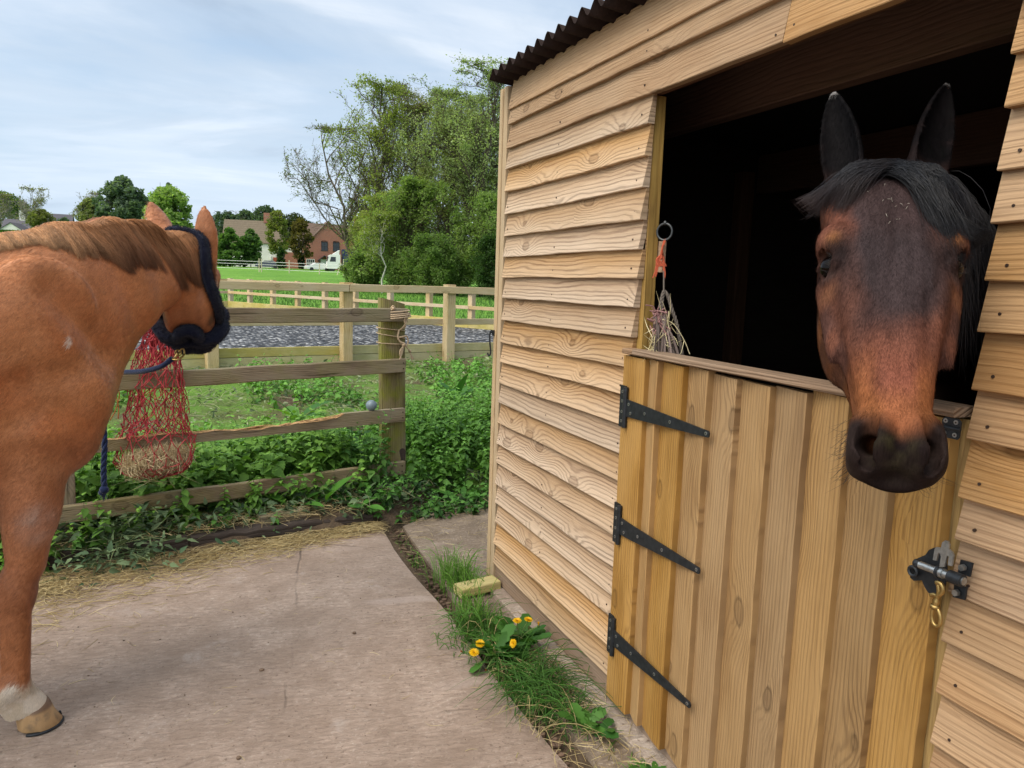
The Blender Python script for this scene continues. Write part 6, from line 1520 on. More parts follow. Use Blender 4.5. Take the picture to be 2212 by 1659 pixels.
def hay(g, centre, rad, n, seed, axes=None, L=(.05, .16)):
    rs = np.random.RandomState(seed); d = rs.randn(n, 3); d /= np.linalg.norm(d, axis=1, keepdims=True); k = rs.uniform(.80, 1.03, n)[:, None]
    P = d * k * np.asarray(rad); t = rs.randn(n, 3); t -= d * (t * d).sum(1, keepdims=True) * .8; t /= np.linalg.norm(t, axis=1, keepdims=True); l = rs.uniform(*L, n)[:, None]
    if axes is not None: P = P @ axes; t = t @ axes
    P = P + np.asarray(centre); col = lerp_col((.40, .30, .16), (.68, .57, .36), rs.rand(n))
    V, F, C = strand_geo(np.stack([P - t * l / 2 - d * .004, P + rs.randn(n, 3) * .006, P + t * l / 2 + rs.randn(n, 3) * .012], 1), rs.uniform(.0009, .0017, n), col, 5); g.add(V, F, 0, None, .5, C)
    ball(g, centre, np.asarray(rad) * .86, 0, 16, (.26, .19, .10), axes)
M_CORD = vcol('net_cord', .75, 0, .2)
def build_haynet():
    # hangs from the top rail, on the yard side
    root = empty('hay_net', 'red knotted hay net with a little hay left hanging from the old fence', 'hay net', loc=(0, 0, 0))
    c = pdep(345, 700, 3.95); b = pdep(330, 985, 3.95); z0, z1 = c[2], b[2]
    g = Geo(); col = np.array((.36, .045, .055))
    px = lambda w: w * 3.95 / 1615.4
    prof = [(z0 + .10, .012), (z0, px(14)), (z0 - .05, px(26)), (z0 - .13, px(38)), (z0 - .23, px(48)), (z0 - .33, px(54)), (z0 - .43, px(58)), (z0 - .53, px(64)), (z0 - .60, px(76)), (z1 - .03, px(80)), (z1 - .085, px(58)), (z1 - .11, px(14))]
    yaw = CAM_YAW * 0 - R(-8)
    net(g, (c[0], c[1], 0), prof, 22, 20, .0030, 4, lean=(b[0] - c[0], b[1] - c[1]), col=col, squash=.55, yaw=R(-10))
    net(g, (c[0] + .01, c[1] + .01, 0), [(z, r * .8) for z, r in prof[:9]], 17, 14, .0030, 5, lean=((b[0] - c[0]) * .7, (b[1] - c[1]) * .7), col=col * (1.25, 1.3, 1.2), squash=.4, yaw=R(20), jit=.02)
    rs = np.random.RandomState(3)
    for k in range(46):
        a = rs.rand() * 6.28; r0 = rs.uniform(.004, .03); r1 = rs.uniform(.03, .075); zt = z0 + rs.uniform(-.02, .1); L = rs.uniform(.12, .26)
        p0 = np.array((c[0] + r0 * math.cos(a), c[1] + r0 * math.sin(a) * .6, zt)); p1 = np.array((c[0] + r1 * math.cos(a + .3), c[1] + r1 * math.sin(a + .3) * .6, zt - L))
        tube(g, curve([p0, (p0 + p1) / 2 + rs.randn(3) * .01, p1], 7), .0034, 4, 0, col * rs.uniform(.9, 1.6))
    # neck of the net tied up to the top rail behind the horse's head
    t_ = np.array([c[0], c[1], z0 + .08]); e_ = fp(float((t_ - FP) @ FD), .095, 1.26)
    for k in range(5): tube(g, curve([t_ + rs.randn(3) * .008, (t_ + e_) / 2 + rs.randn(3) * .012, e_ + rs.randn(3) * .008], 10), .0045, 6, 0, col)
    g.build('cord_net', M_CORD, root, color=True, grain=False)
    g = Geo(); ax = np.array([(.985, .13, .10), (-.13, .99, .0), (-.10, -.01, .995)])
    hay(g, (b[0] + .022, b[1], z1 - .02), (.165, .085, .058), 2400, 6, ax)
    V, F, C = strand_geo(np.stack([np.array(b) + (.0, 0, -.08) + rs.randn(16, 3) * (.09, .04, .006), np.array(b) + (0, 0, -.11) + rs.randn(16, 3) * (.10, .04, .012), np.array(b) + (0, 0, -.15) + rs.randn(16, 3) * (.11, .04, .02)], 1), np.full(16, .0012), np.tile((.6, .5, .3), (16, 1)), 5); g.add(V, F, 0, None, .5, C)
    g.build('hay', M_STRAW, root, color=True, grain=False)
build_haynet()
def rope(g, pts, rad, col, n=60, twist=60.0):
    P = curve(pts, n); T = np.gradient(P, axis=0); T /= np.linalg.norm(T, axis=1, keepdims=True); u = np.array((.2, .3, .93)); L = np.concatenate([[0], np.cumsum(np.linalg.norm(np.diff(P, axis=0), axis=1))])
    A = np.cross(T, u); A /= np.linalg.norm(A, axis=1, keepdims=True); B = np.cross(T, A)
    for k in range(3):
        a = L * twist + k * 2.094; tube(g, P + (np.cos(a)[:, None] * A + np.sin(a)[:, None] * B) * rad * .52, rad * .62, 8, 0, col)
def build_leadrope():
    root = empty('lead_rope', 'navy lead rope clipped to the headcollar of the chestnut horse', 'rope', loc=(0, 0, 0))
    clip = pdep(385, 762, 3.02); a = pdep(370, 777, 3.00)
    g = Geo(); col = (.012, .020, .060)
    P = [pdep(372, 775, 3.0), pdep(345, 793, 3.02), pdep(300, 803, 3.08), pdep(250, 803, 3.18), pdep(205, 802, 3.34), pdep(190, 822, 3.52)]
    tube(g, curve(P, 60), np.concatenate([[.012] * 5, [.0105] * 55]), 10, 0, col)
    rope(g, [pdep(190, 822, 3.52), pdep(214, 860, 3.60), pdep(223, 915, 3.62), pdep(226, 960, 3.62), pdep(224, 1010, 3.62), pdep(225, 1052, 3.62)], .0125, col, 140)
    ball(g, pdep(225, 1058, 3.62), (.022, .022, .022), 0, 10, col); ball(g, pdep(220, 1064, 3.62), (.017, .015, .015), 0, 8, col)
    rs = np.random.RandomState(2)
    for k in range(14): q = pdep(224, 1060, 3.62); tube(g, [q, q + rs.randn(3) * .012 - (0, 0, .03)], [.003, .0015], 5, 0, col)
    g.build('rope', vcol('navy_rope', .9, .3, .1, .6, (300, 300, 300)), root, smooth=True, color=True, grain=False)
    g = Geo(); tube(g, curve([a, (a + clip) / 2 + (0, 0, -.008), clip], 12), .0055, 8); tube(g, [clip + .012 * (math.cos(t) * _rt + math.sin(t) * np.array(_up)) for t in np.linspace(0, 6.28, 18)], .003, 6, cap=False)
    tube(g, curve([clip + (0, 0, .0), pdep(395, 752, 3.02), pdep(398, 765, 3.02), pdep(386, 776, 3.0), a], 16), .0038, 6)
    g.build('trigger_clip', M_BRASS, root, smooth=True, grain=False)
build_leadrope()
g = Geo(); rs_ = np.random.RandomState(9)
P = [pdep(252, 818, 3.9), pdep(250, 850, 3.9), pdep(256, 880, 3.9), pdep(255, 905, 3.9)]; tube(g, curve(P, 20), .0028, 5); P = [pdep(244, 830, 3.9), pdep(258, 850, 3.9), pdep(250, 885, 3.9), pdep(238, 908, 3.9)]; tube(g, curve(P, 20), .0028, 5)
P = [fp(-.86, .10, .93), pdep(247, 812, 3.92), pdep(246, 832, 3.9)]; tube(g, curve([pdep(240, 790, 3.95), pdep(246, 808, 3.92), pdep(250, 825, 3.9)], 10), .003, 5)
tag(g.build('orange_twine', plain('orange_twine', (.55, .17, .05), .8, 0, .3, 200), smooth=True, grain=False), 'loop of orange baler twine hanging from the fence by the horse chest', 'twine')
# ---- inside the stable: tie ring, orange twine, small grey net with hay
RC = ppl(1436, 501, (0, 2.075, 0), (0, 1, 0)); RD = float((RC - EYE) @ _fw)
g = Geo(); tube(g, [RC + .026 * (math.cos(a) * np.array((.55, -.80, 0)) + math.sin(a) * np.array((0, 0, 1))) for a in np.linspace(0, 2 * np.pi, 36)], .0042, 8, cap=False)
ball(g, RC + (0, 0, .028), (.007, .007, .008), 0, 8); g.build('tie_ring', plain('dark_steel', (.07, .075, .08), .4, .8, .2, 60), STABLE, smooth=True, grain=False)
def build_inner_net():
    root = empty('small_hay_net', 'small grey hay net hung from an orange twine loop inside the stable', 'hay net', loc=(0, 0, 0)); rs = np.random.RandomState(8)
    k = RC + (0, 0, -.028); D = RD; g = Geo(); col = np.array((.42, .09, .045))
    q = lambda px, py, d=D: pdep(px, py, d)
    for j in range(3): tube(g, curve([k + rs.randn(3) * .003, q(1430, 545) + rs.randn(3) * .004, q(1432, 560) + rs.randn(3) * .004], 10), .0030, 5, 0, col)
    for j in range(7): tube(g, curve([q(1430, 548), q(1420 + rs.randn() * 5, 562), q(1428 + rs.randn() * 5, 575), q(1434, 566 + rs.randn() * 4), q(1431, 552)], 16), .0026, 5, 0, col * rs.uniform(.8, 1.2))
    for j in range(4): tube(g, curve([q(1424, 560), q(1416 + j, 580 + 3 * j), q(1412 + rs.randn() * 2, 592 + rs.randn() * 8)], 8), .0022, 5, 0, col)
    for j in range(3): tube(g, curve([q(1433, 570), q(1434 + rs.randn() * 2, 590), q(1434, 608)], 8), [.0028] * 6 + [.0018, .001], 5, 0, col)
    g.build('orange_twine', M_CORD, root, color=True, grain=False)
    g = Geo(); c = (.135, .115, .10); top = q(1434, 628)
    tube(g, curve([q(1434, 585), q(1434, 610), top], 8), .0030, 6, 0, c)
    rope(g, [top, q(1428, 650), q(1424, 672)], .0052, c, 40, 150); rope(g, [top, q(1443, 640), q(1452, 670), q(1462, 700), q(1470, 745), q(1476, 775)], .0056, c, 80, 150); rope(g, [top, q(1431, 650), q(1430, 680)], .0045, c, 40, 150)
    for j in range(40):
        a = q(1412 + rs.rand() * 26, 674 + rs.rand() * 30, D + rs.randn() * .02); b = q(1404 + rs.rand() * 78, 768 + rs.rand() * 24, D + rs.randn() * .03); tube(g, curve([a, (a + b) / 2 + rs.randn(3) * .008, b], 8), .0038, 5, 0, np.array((.15, .115, .105)) * rs.uniform(.6, 1.4))
    for j in range(60): a = q(1414 + rs.rand() * 22, 672 + rs.rand() * 42); tube(g, curve([a, a + rs.randn(3) * .012, a + rs.randn(3) * .018], 6), .0020, 4, 0, (.28, .15, .15))
    g.build('cord_net', M_CORD, root, color=True, grain=False)
    g = Geo(); S = 60; A = np.array([q(1408 + rs.rand() * 40, 690 + rs.rand() * 70, D - .01) for _ in range(S)]); E = A + rs.randn(S, 3) * (.03, .03, .05)
    V, F, C = strand_geo(np.stack([A, (A + E) / 2 + rs.randn(S, 3) * .006, E], 1), np.full(S, .0011), lerp_col((.45, .38, .2), (.7, .62, .4), rs.rand(S)), 5); g.add(V, F, 0, None, .5, C)
    for pts in (((1431, 690), (1455, 700), (1478, 735), (1490, 765)), ((1445, 672), (1443, 700), (1455, 738), (1440, 740)), ((1478, 735), (1472, 760), (1466, 768))):
        tube(g, curve([q(*p, D - .03) for p in pts], 12), .0013, 4, 0, (.66, .58, .36))
    g.build('hay', M_STRAW, root, color=True, grain=False)
build_inner_net()
# ================================================================= trees
M_BARK = vcol('bark', .9, 0, .1, .5, (9, 9, 3))
M_CROWN = vcol('crown_leaves', rough=.6, spec=.2, trans=.58)
QUAD = (np.array([(-.5, -.32, 0), (.5, -.22, .06), (.55, .25, -.04), (-.45, .32, .05)]), np.array([[0, 1, 2, 3]]))
def grow(rs, base, height, lean, nlimb, levels, spread, up, first=.18, rad=None, stems=1, wiggle=.08):
    """branch skeleton: list per level of polylines (N, 5, 3) and root radii"""
    out = []; rad = rad or height * .014
    B = np.array([base + np.array((rs.randn() * .12, rs.randn() * .12, 0)) * (stems > 1) for _ in range(stems)])
    tips = B + np.stack([lean[0] + rs.randn(stems) * height * .10 * (stems > 1), lean[1] + rs.randn(stems) * height * .10 * (stems > 1), height * np.where(np.arange(stems) == 0, .92, rs.uniform(.65, .9, stems))], -1)
    def poly(A, E, w):
        q = np.linspace(0, 1, 6)[None, :, None]; P = A[:, None] * (1 - q) + E[:, None] * q; L = np.linalg.norm(E - A, axis=1)[:, None, None]
        n = rs.randn(len(A), 6, 3) * w * L; n[:, 0] = 0; return P + n * np.sin(np.linspace(0, np.pi * .75, 6))[None, :, None]
    P = poly(B, tips, wiggle * .5); out.append((P, np.full(stems, rad / math.sqrt(stems) ** .6)))
    for lv in range(levels):
        Pp, rp = out[-1]; k = nlimb[lv]; N = len(Pp)
        t = rs.uniform(first if lv == 0 else .22, 1.0, (N, k)); t = np.sort(t, 1); i = np.minimum((t * 5).astype(int), 4); f = (t * 5 - i)[..., None]
        n_ = np.arange(N)[:, None]; A = Pp[n_, i] * (1 - f) + Pp[n_, i + 1] * f; D = Pp[n_, i + 1] - Pp[n_, i]; D /= np.linalg.norm(D, axis=2, keepdims=True)
        Lp = np.linalg.norm(Pp[:, -1] - Pp[:, 0], axis=1)[:, None]
        R_ = rs.randn(N, k, 3); R_ -= D * (R_ * D).sum(2, keepdims=True); R_ /= np.linalg.norm(R_, axis=2, keepdims=True)
        ang = spread[lv] * rs.uniform(.7, 1.25, (N, k, 1)); d = D * np.cos(ang) + R_ * np.sin(ang); d[..., 2] += up[lv]; d /= np.linalg.norm(d, axis=2, keepdims=True)
        L = Lp * (.62 if lv == 0 else .52) * (1.12 - .62 * t) * rs.uniform(.65, 1.2, (N, k))
        A = A.reshape(-1, 3); E = A + d.reshape(-1, 3) * L.reshape(-1, 1)
        out.append((poly(A, E, wiggle), (rp[:, None] * (.50 - .22 * t)).reshape(-1)))
    return out
def wood_mesh(sk, col, minr=.006, rs=None):
    g = Geo()
    for lv, (P, r) in enumerate(sk):
        n = 7 if lv == 0 else (5 if lv == 1 else 3)
        T = np.gradient(P, axis=1); T /= np.linalg.norm(T, axis=2, keepdims=True) + 1e-9; A = np.cross(T, np.array([.31, .52, .13])); A /= np.linalg.norm(A, axis=2, keepdims=True) + 1e-9; B = np.cross(T, A)
        rr = np.maximum(r[:, None] * np.linspace(1, .28, 6)[None], minr); th = np.arange(n) * 2 * np.pi / n
        V = P[:, :, None] + rr[..., None, None] * (np.cos(th)[:, None] * A[:, :, None] + np.sin(th)[:, None] * B[:, :, None]); S = len(P)
        q = np.arange(S)[:, None, None] * 6 * n; ii = np.arange(5)[None, :, None] * n; j = np.arange(n)[None, None]
        F = np.stack([q + ii + j, q + ii + (j + 1) % n, q + ii + n + (j + 1) % n, q + ii + n + j], -1).reshape(-1, 4)
        c = np.asarray(col) * np.random.RandomState(lv).uniform(.75, 1.25, (S, 1)); g.add(V.reshape(-1, 3), F, 0, None, .5, np.repeat(c, 6 * n, 0))
    return g
def leaf_mesh(rs, P, size, c0, c1, clump=None):
    g = Geo(); n = len(P); t = np.clip(.5 + .9 * ((vnoise(P, .55, 3) if clump is None else clump) - .5) + rs.randn(n) * .22, 0, 1)
    scatter(g, QUAD, P, frames(rs.rand(n) * 6.28, rs.randn(n) * .6, rs.randn(n) * .8), size * rs.uniform(.6, 1.3, n), lerp_col(c0, c1, t)); return g
def spring_tree(name, label, px, d, ztop_px, spread_m, leaves, lsize, c0, c1, seed, lean=(0, 0), stems=1, bark=(.10, .085, .065), limbs=(15, 8, 7), first=.16, bare=.0, up=(.35, .22, .10), sp=(.75, .7, .8), group='trees behind the arena', spot=None):
    rs = np.random.RandomState(seed); b = pdep(px, 600, d); z0 = float(gz(b[0], b[1])); top = pdep(px, ztop_px, d)[2]; H = top - z0
    root = empty(name, label, 'tree', group)
    base = np.array([b[0], b[1], z0 - .1])
    sk = grow(rs, base, H, lean, limbs, len(limbs), sp, up, first, stems=stems)
    # keep the crown within its width
    cx = base[:2] + np.asarray(lean) * .5
    out = []
    for P, r in sk:
        dx = P[..., :2] - cx; dd = np.linalg.norm(dx, axis=-1, keepdims=True); k = np.where(dd > spread_m, spread_m / np.maximum(dd, 1e-6) + .12 * (1 - spread_m / np.maximum(dd, 1e-6)), 1); P = P.copy(); P[..., :2] = cx + dx * k; P[..., 2] = np.where(P[..., 2] > top, top + (P[..., 2] - top) * .15, P[..., 2]); out.append((P, r))
    sk = out
    wood_mesh(sk, bark, d * .00016).build('trunk', M_BARK, root, smooth=True, color=True, grain=False)
    tw = np.concatenate([sk[-1][0].reshape(-1, 3), sk[-2][0][:, 2:].reshape(-1, 3)]); hz = (tw[:, 2] - z0) / H
    pr = np.clip(1 - bare * rs.rand(len(tw)), .02, 1) * (np.clip(hz * 4 - .2, .15, 1) if first > .09 else 1)
    if spot is not None: pr = pr * spot(tw, hz)
    pr *= np.clip(vnoise(tw, .45, seed + 1) * 1.5 - .1, .12, 1.3)
    leaves = int(leaves * 2.6); lsize = lsize * .80
    P = tw[rs.choice(len(tw), leaves, p=pr / pr.sum())] + rs.randn(leaves, 3) * lsize * 1.3
    leaf_mesh(rs, P, lsize, c0, c1).build('crown', M_CROWN, root, color=True, grain=False)
    return root
def leafy_tree(name, label, px, d, top_px, base_px, w_px, leaves, lsize, c0, c1, seed, group='trees beyond the field', shape=1.0, bark=(.09, .075, .06), trunk=.25, blobs=130, cone=0.0):
    """full-leaved crown made of many leaf clumps round a trunk with limbs"""
    rs = np.random.RandomState(seed); b = pdep(px, base_px, d); z0 = float(gz(b[0], b[1])); top = pdep(px, top_px, d)[2]; zb = max(b[2], z0) ; W = w_px * d / 1615.4
    root = empty(name, label, 'tree', group); cz0 = z0 + (top - z0) * trunk; ch = (top - cz0)
    sk = grow(rs, np.array([b[0], b[1], z0 - .2]), (top - z0) * .88, (0, 0), (10, 5), 2, (.7, .7), (.3, .2), max(.2, trunk))
    out = []
    for P, r in sk:
        dx = P[..., :2] - b[:2]; dd = np.linalg.norm(dx, axis=-1, keepdims=True); P = P.copy(); P[..., :2] = b[:2] + dx * np.where(dd > W * .42, W * .42 / np.maximum(dd, 1e-6), 1); P[..., 2] = np.minimum(P[..., 2], top - .03 * ch); out.append((P, r))
    wood_mesh(out, bark, d * .0002).build('trunk', M_BARK, root, smooth=True, color=True, grain=False)
    q = rs.rand(blobs) ** .85; hgt = cz0 + ch * (q * .90 + .04)
    prof = np.sqrt(np.clip(1 - (2 * (q - .42 + .12 * (1 - shape))) ** 2 * .80, .03, 1)) * (1 - cone) + cone * np.clip(1.05 - q, .05, 1)
    a = rs.rand(blobs) * 6.28; rad = W / 2 * prof * np.sqrt(rs.uniform(.15, 1, blobs)) * .84
    C = np.stack([b[0] + rad * np.cos(a), b[1] + rad * np.sin(a), hgt], -1); br = W * rs.uniform(.065, .13, blobs) * (1 - .45 * cone * q)
    k = rs.choice(blobs, leaves, p=br ** 2 / (br ** 2).sum()); dv = rs.randn(leaves, 3); dv /= np.linalg.norm(dv, axis=1, keepdims=True); dv[:, 2] *= .8
    P = C[k] + dv * (br[k] * rs.uniform(.45, 1.12, leaves) ** .6)[:, None]
    bc = np.random.RandomState(seed + 5).rand(blobs)[k]
    leaf_mesh(rs, P, lsize, c0, c1, np.clip(bc * .8 + .2 * rs.rand(leaves), 0, 1)).build('crown', M_CROWN, root, color=True, grain=False)
    return root
YG0, YG1 = (.19, .25, .055), (.40, .47, .13)
MG0, MG1 = (.17, .26, .07), (.36, .47, .15)
OL0, OL1 = (.16, .19, .065), (.34, .35, .14)
def build_near_trees():
    WL = ((.21, .28, .11), (.44, .52, .26))
    spring_tree('willow_tree', 'tall airy spring tree with dark spreading limbs rising beside the stable corner post', 1052, 44, 172, 5.4, 6500, .125, *WL, 1, bark=(.085, .07, .055), limbs=(19, 10, 10), sp=(.62, .65, .75), up=(.5, .3, .15))
    spring_tree('willow_tree', 'airy pale spring tree filling the gap left of the tallest willow', 975, 49, 222, 4.4, 5000, .125, *WL, 13, bark=(.11, .095, .075), limbs=(18, 10, 10), sp=(.55, .6, .7), up=(.6, .35, .2))
    spring_tree('willow_tree', 'airy olive spring tree between the twiggy tree and the tallest open tree', 860, 55, 222, 3.8, 3200, .125, OL0, (.30, .33, .13), 14, bark=(.14, .115, .09), limbs=(18, 10, 10), sp=(.55, .6, .7), up=(.6, .35, .2))
    spring_tree('willow_tree', 'lower airy green tree against the stable corner post', 1060, 50, 230, 4.8, 6000, .125, *WL, 15, bark=(.09, .075, .06), limbs=(18, 10, 9), sp=(.65, .65, .75), up=(.45, .3, .15))
    spring_tree('tall_tree', 'tallest open tree of the clump with yellow green tufts along its top', 810, 50, 205, 4.2, 3800, .135, YG0, YG1, 2, lean=(.4, 0), limbs=(18, 8, 8), sp=(.5, .6, .8), up=(.65, .35, .2), bark=(.12, .10, .08), bare=.35)
    spring_tree('bare_tree', 'nearly leafless grey tree leaning out from the left edge of the clump', 778, 52, 300, 3.8, 1500, .13, OL0, (.22, .25, .12), 3, lean=(-2.3, 0), limbs=(16, 10, 9), sp=(.75, .6, .7), up=(.45, .3, .2), bark=(.15, .125, .10), bare=.8)
    spring_tree('twiggy_tree', 'grey twiggy tree just breaking into leaf in the middle of the clump', 905, 53, 252, 3.4, 3000, .13, OL0, OL1, 4, limbs=(18, 10, 9), sp=(.45, .5, .6), up=(.8, .5, .35), bark=(.155, .125, .10), bare=.8)
    spring_tree('leafy_tree', 'olive green leafy tree standing between the willow and the twiggy tree', 985, 47, 270, 4.2, 5500, .16, OL0, (.27, .32, .12), 5, limbs=(17, 8, 7), sp=(.7, .7, .8), bark=(.09, .075, .055))
    spring_tree('hawthorn', 'bright green bushy tree low in the front of the clump', 862, 43, 400, 3.3, 8500, .135, MG0, MG1, 6, stems=4, limbs=(14, 8, 6), first=.05, sp=(.6, .7, .8), bark=(.10, .08, .06))
    spring_tree('bushy_tree', 'dark green bushy tree beneath the tall willow', 1040, 42, 430, 3.2, 9000, .135, (.13, .215, .06), (.30, .41, .13), 7, stems=4, limbs=(14, 8, 6), first=.05, sp=(.7, .7, .8), bark=(.07, .06, .045))
    spring_tree('young_tree', 'slender olive tree in front of the blue lorry', 806, 46, 430, 2.1, 6000, .13, OL0, YG1, 8, stems=3, limbs=(14, 7, 6), first=.06, sp=(.6, .7, .8), bark=(.11, .09, .07))
    spring_tree('elder_bush', 'mid green bushy tree near the brick house end of the clump', 800, 55, 455, 2.0, 3600, .14, OL0, YG1, 9, stems=3, limbs=(12, 7, 6), first=.08, sp=(.7, .7, .8), bark=(.11, .09, .07), bare=.3)
    spring_tree('bramble_bush', 'low dark thicket at the foot of the clump behind the arena fence', 935, 40, 515, 3.6, 11000, .12, (.10, .175, .05), (.23, .33, .10), 10, stems=6, limbs=(12, 7, 6), first=.03, sp=(.9, .8, .8), bark=(.06, .05, .04))
    spring_tree('holly_bush', 'very dark low bush closest to the stable wall', 1075, 38, 520, 2.4, 9000, .11, (.03, .075, .02), (.08, .145, .04), 11, stems=5, limbs=(12, 7, 6), first=.03, sp=(.9, .8, .8), bark=(.06, .05, .04))
    for k, (px, d, tp, w, lab) in enumerate(((772, 50, 556, 2.0, 'low bramble bush left of the birch'), (790, 45, 552, 2.8, 'low thorny bush under the slender olive tree'), (880, 42, 560, 2.6, 'small bush hiding the foot of the bright bushy tree'), (985, 41, 548, 2.6, 'dark bush between the low thicket and the very dark bush'), (850, 58, 470, 3.4, 'shadowy bush deep inside the clump'), (960, 60, 430, 4.0, 'large shadowy bush at the back of the clump'))):
        spring_tree('bramble_bush', lab, px, d, tp, w, 6500, .13, (.11, .19, .05), (.25, .35, .11), 60 + k, stems=7, limbs=(12, 7, 6), first=.02, sp=(1.0, .8, .8), bark=(.06, .05, .04))
    b = spring_tree('birch_tree', 'slim birch with a white trunk among the dark bushes', 826, 41.5, 470, 1.2, 1500, .11, YG0, YG1, 12, limbs=(12, 6, 5), first=.35, sp=(.5, .6, .7), bark=(.52, .50, .45))
build_near_trees()
DG0, DG1 = (.08, .13, .09), (.19, .26, .17)  # dark greens lightened, distance haze mixed into the leaf colour
BG0, BG1 = (.20, .31, .08), (.38, .52, .18)
def build_far_trees():
    L = leafy_tree
    L('oak_tree', 'large dark blue green tree showing above the chestnut mane', 266, 140, 384, 492, 112, 9000, .55, DG0, DG1, 21)
    L('lime_tree', 'light fresh green tree left of the upright horse ear', 366, 125, 402, 495, 112, 8500, .50, BG0, BG1, 22)
    L('cedar_tree', 'dark pointed tree top poking out above the light green tree', 367, 150, 391, 495, 40, 2500, .45, DG0, DG1, 23, cone=.5)
    L('blossom_tree', 'pale yellowish tree left of the dark blue green tree', 198, 150, 428, 492, 66, 3800, .50, (.14, .18, .06), (.33, .36, .17), 24)
    L('sycamore_tree', 'mid green tree at the left edge above the white house', 10, 200, 418, 500, 120, 7000, .52, (.06, .12, .035), (.17, .25, .075), 25)
    L('field_maple', 'olive tree standing in front of the slate roofed house', 92, 145, 454, 506, 66, 1300, .48, OL0, (.15, .16, .05), 26)
    L('dark_tree', 'small dark tree beside the slate roof', 140, 175, 470, 505, 34, 1600, .5, DG0, DG1, 27)
    L('hedgerow_tree', 'dark distant tree behind the right horse ear', 490, 215, 456, 520, 96, 6000, .65, DG0, (.11, .16, .09), 28, trunk=.1)
    L('hedgerow_tree', 'dark round distant tree above the green hedge', 530, 220, 454, 530, 96, 6000, .65, DG0, (.11, .16, .09), 29, trunk=.1)
    L('hedgerow_tree', 'tallest dark distant tree above the white cottage', 574, 215, 445, 530, 104, 7000, .65, DG0, (.11, .16, .09), 30, trunk=.1)
    L('hedgerow_tree', 'distant dark tree between the yellow green tree and the brick house', 640, 210, 460, 535, 110, 6500, .65, (.03, .05, .02), (.075, .09, .04), 31, trunk=.1)
    L('conifer_hedge', 'bright green feathery conifers left of the white cottage', 497, 135, 494, 586, 64, 6500, .42, (.07, .16, .04), (.20, .34, .09), 32, trunk=.02, shape=.6)
    L('conifer_hedge', 'mid green feathery conifers covering the cottage end', 542, 138, 494, 586, 56, 4600, .42, (.06, .14, .04), (.16, .28, .08), 33, trunk=.02, shape=.6)
    L('poplar_tree', 'tall yellow green tree in front of the white cottage', 600, 128, 452, 583, 58, 3000, .36, YG0, (.20, .22, .06), 34, trunk=.22, shape=1.1, bark=(.22, .20, .15))
    L('dark_conifer', 'small dark conifer in front of the cottage door', 607, 126, 532, 586, 26, 1800, .32, (.02, .06, .018), (.06, .12, .03), 35, trunk=.03, cone=.7)
    L('copper_tree', 'brownish green tree between the cottage and the brick house', 650, 140, 472, 580, 60, 2600, .42, (.075, .07, .018), (.19, .16, .04), 36, trunk=.2)
    L('garden_conifer', 'dark narrow conifer beside the brick house', 651, 140, 545, 588, 18, 1200, .32, (.018, .045, .014), (.045, .085, .025), 37, trunk=.03, cone=.4)
    # bare trees
    rs = 0
    for px, d, tp, sp_, sd, lab in ((75, 165, 412, 6.0, 41, 'bare grey tree rising behind the olive tree'), (205, 170, 420, 4.0, 42, 'thin bare tree behind the pale yellowish tree'), (15, 190, 425, 7.0, 43, 'bare pale tree behind the left edge of the roofs')):
        spring_tree('bare_tree', lab, px, d, tp, sp_, 500, .3, OL0, OL1, sd, limbs=(16, 9, 6), sp=(.6, .6, .7), up=(.5, .3, .2), bark=(.26, .24, .21), bare=.9, group='bare trees beyond the field')
    # clipped hedge at the far left, and the distant wooded skyline
    rs = np.random.RandomState(50); n = 7000; x0, x1 = pdep(-60, 512, 125), pdep(150, 512, 125)
    q = rs.rand(n)[:, None]; P = x0 * (1 - q) + x1 * q; P[:, 2] = gz(P[:, 0], P[:, 1]) + rs.rand(n) * 1.5; P[:, :2] += rs.randn(n, 2) * .5
    tag(leaf_mesh(rs, P, .35, (.03, .085, .015), (.09, .19, .03)).build('garden_hedge', M_CROWN, color=True, grain=False), 'low clipped hedge in front of the white houses on the left', 'hedge')
    n = 16000; a = rs.uniform(-.9, .75, n); D = rs.uniform(300, 380, n); P = np.stack([D * np.sin(a), D * np.cos(a), np.zeros(n)], -1); hh = 4 + 7 * vnoise(np.stack([a * 9, a * 0, a * 0], -1), 1.0, 6); P[:, 2] = gz(P[:, 0], P[:, 1]) + hh * rs.rand(n) ** .7
    tag(leaf_mesh(rs, P, 1.6, (.03, .055, .03), (.075, .12, .055)).build('far_woodland', M_CROWN, color=True, grain=False), 'hazy line of woodland along the horizon', 'woodland', kind='stuff')
build_far_trees()
# ================================================================= houses and vehicles beyond the field
M_RENDER = plain('white_render', (.66, .65, .62), .9, 0, .10, .8)
def m_brick():
    t = NT('red_brick'); b = t.n('TexBrick'); b.inputs['Scale'].default_value = 2.2; b.inputs['Mortar Size'].default_value = .018
    for k, c in (('Color1', (.32, .11, .07, 1)), ('Color2', (.24, .085, .055, 1)), ('Mortar', (.30, .24, .20, 1))): b.inputs[k].default_value = c
    x, y, z = t.sep(t.obj()); t.L(t.comb(t.math('ADD', x, y), z, 0.0), b.inputs['Vector'])
    t.set(color=t.mix(t.ramp(t.noise(t.obj(), .7, 4), [(.3, 0), (.7, .5)]), b.outputs[0], (.36, .15, .10)), rough=.9); return t.m
M_BRICK = m_brick()
def m_tiles(name, a, b):
    t = NT(name); x, y, z = t.sep(t.obj()); w = t.math('PINGPONG', t.math('MULTIPLY', z, 4.5), 1.0)
    t.set(color=t.mix(t.noise(t.obj(), 3.0, 5, .65), a, b), rough=.9); t.bump(w, .6, .05); return t.m
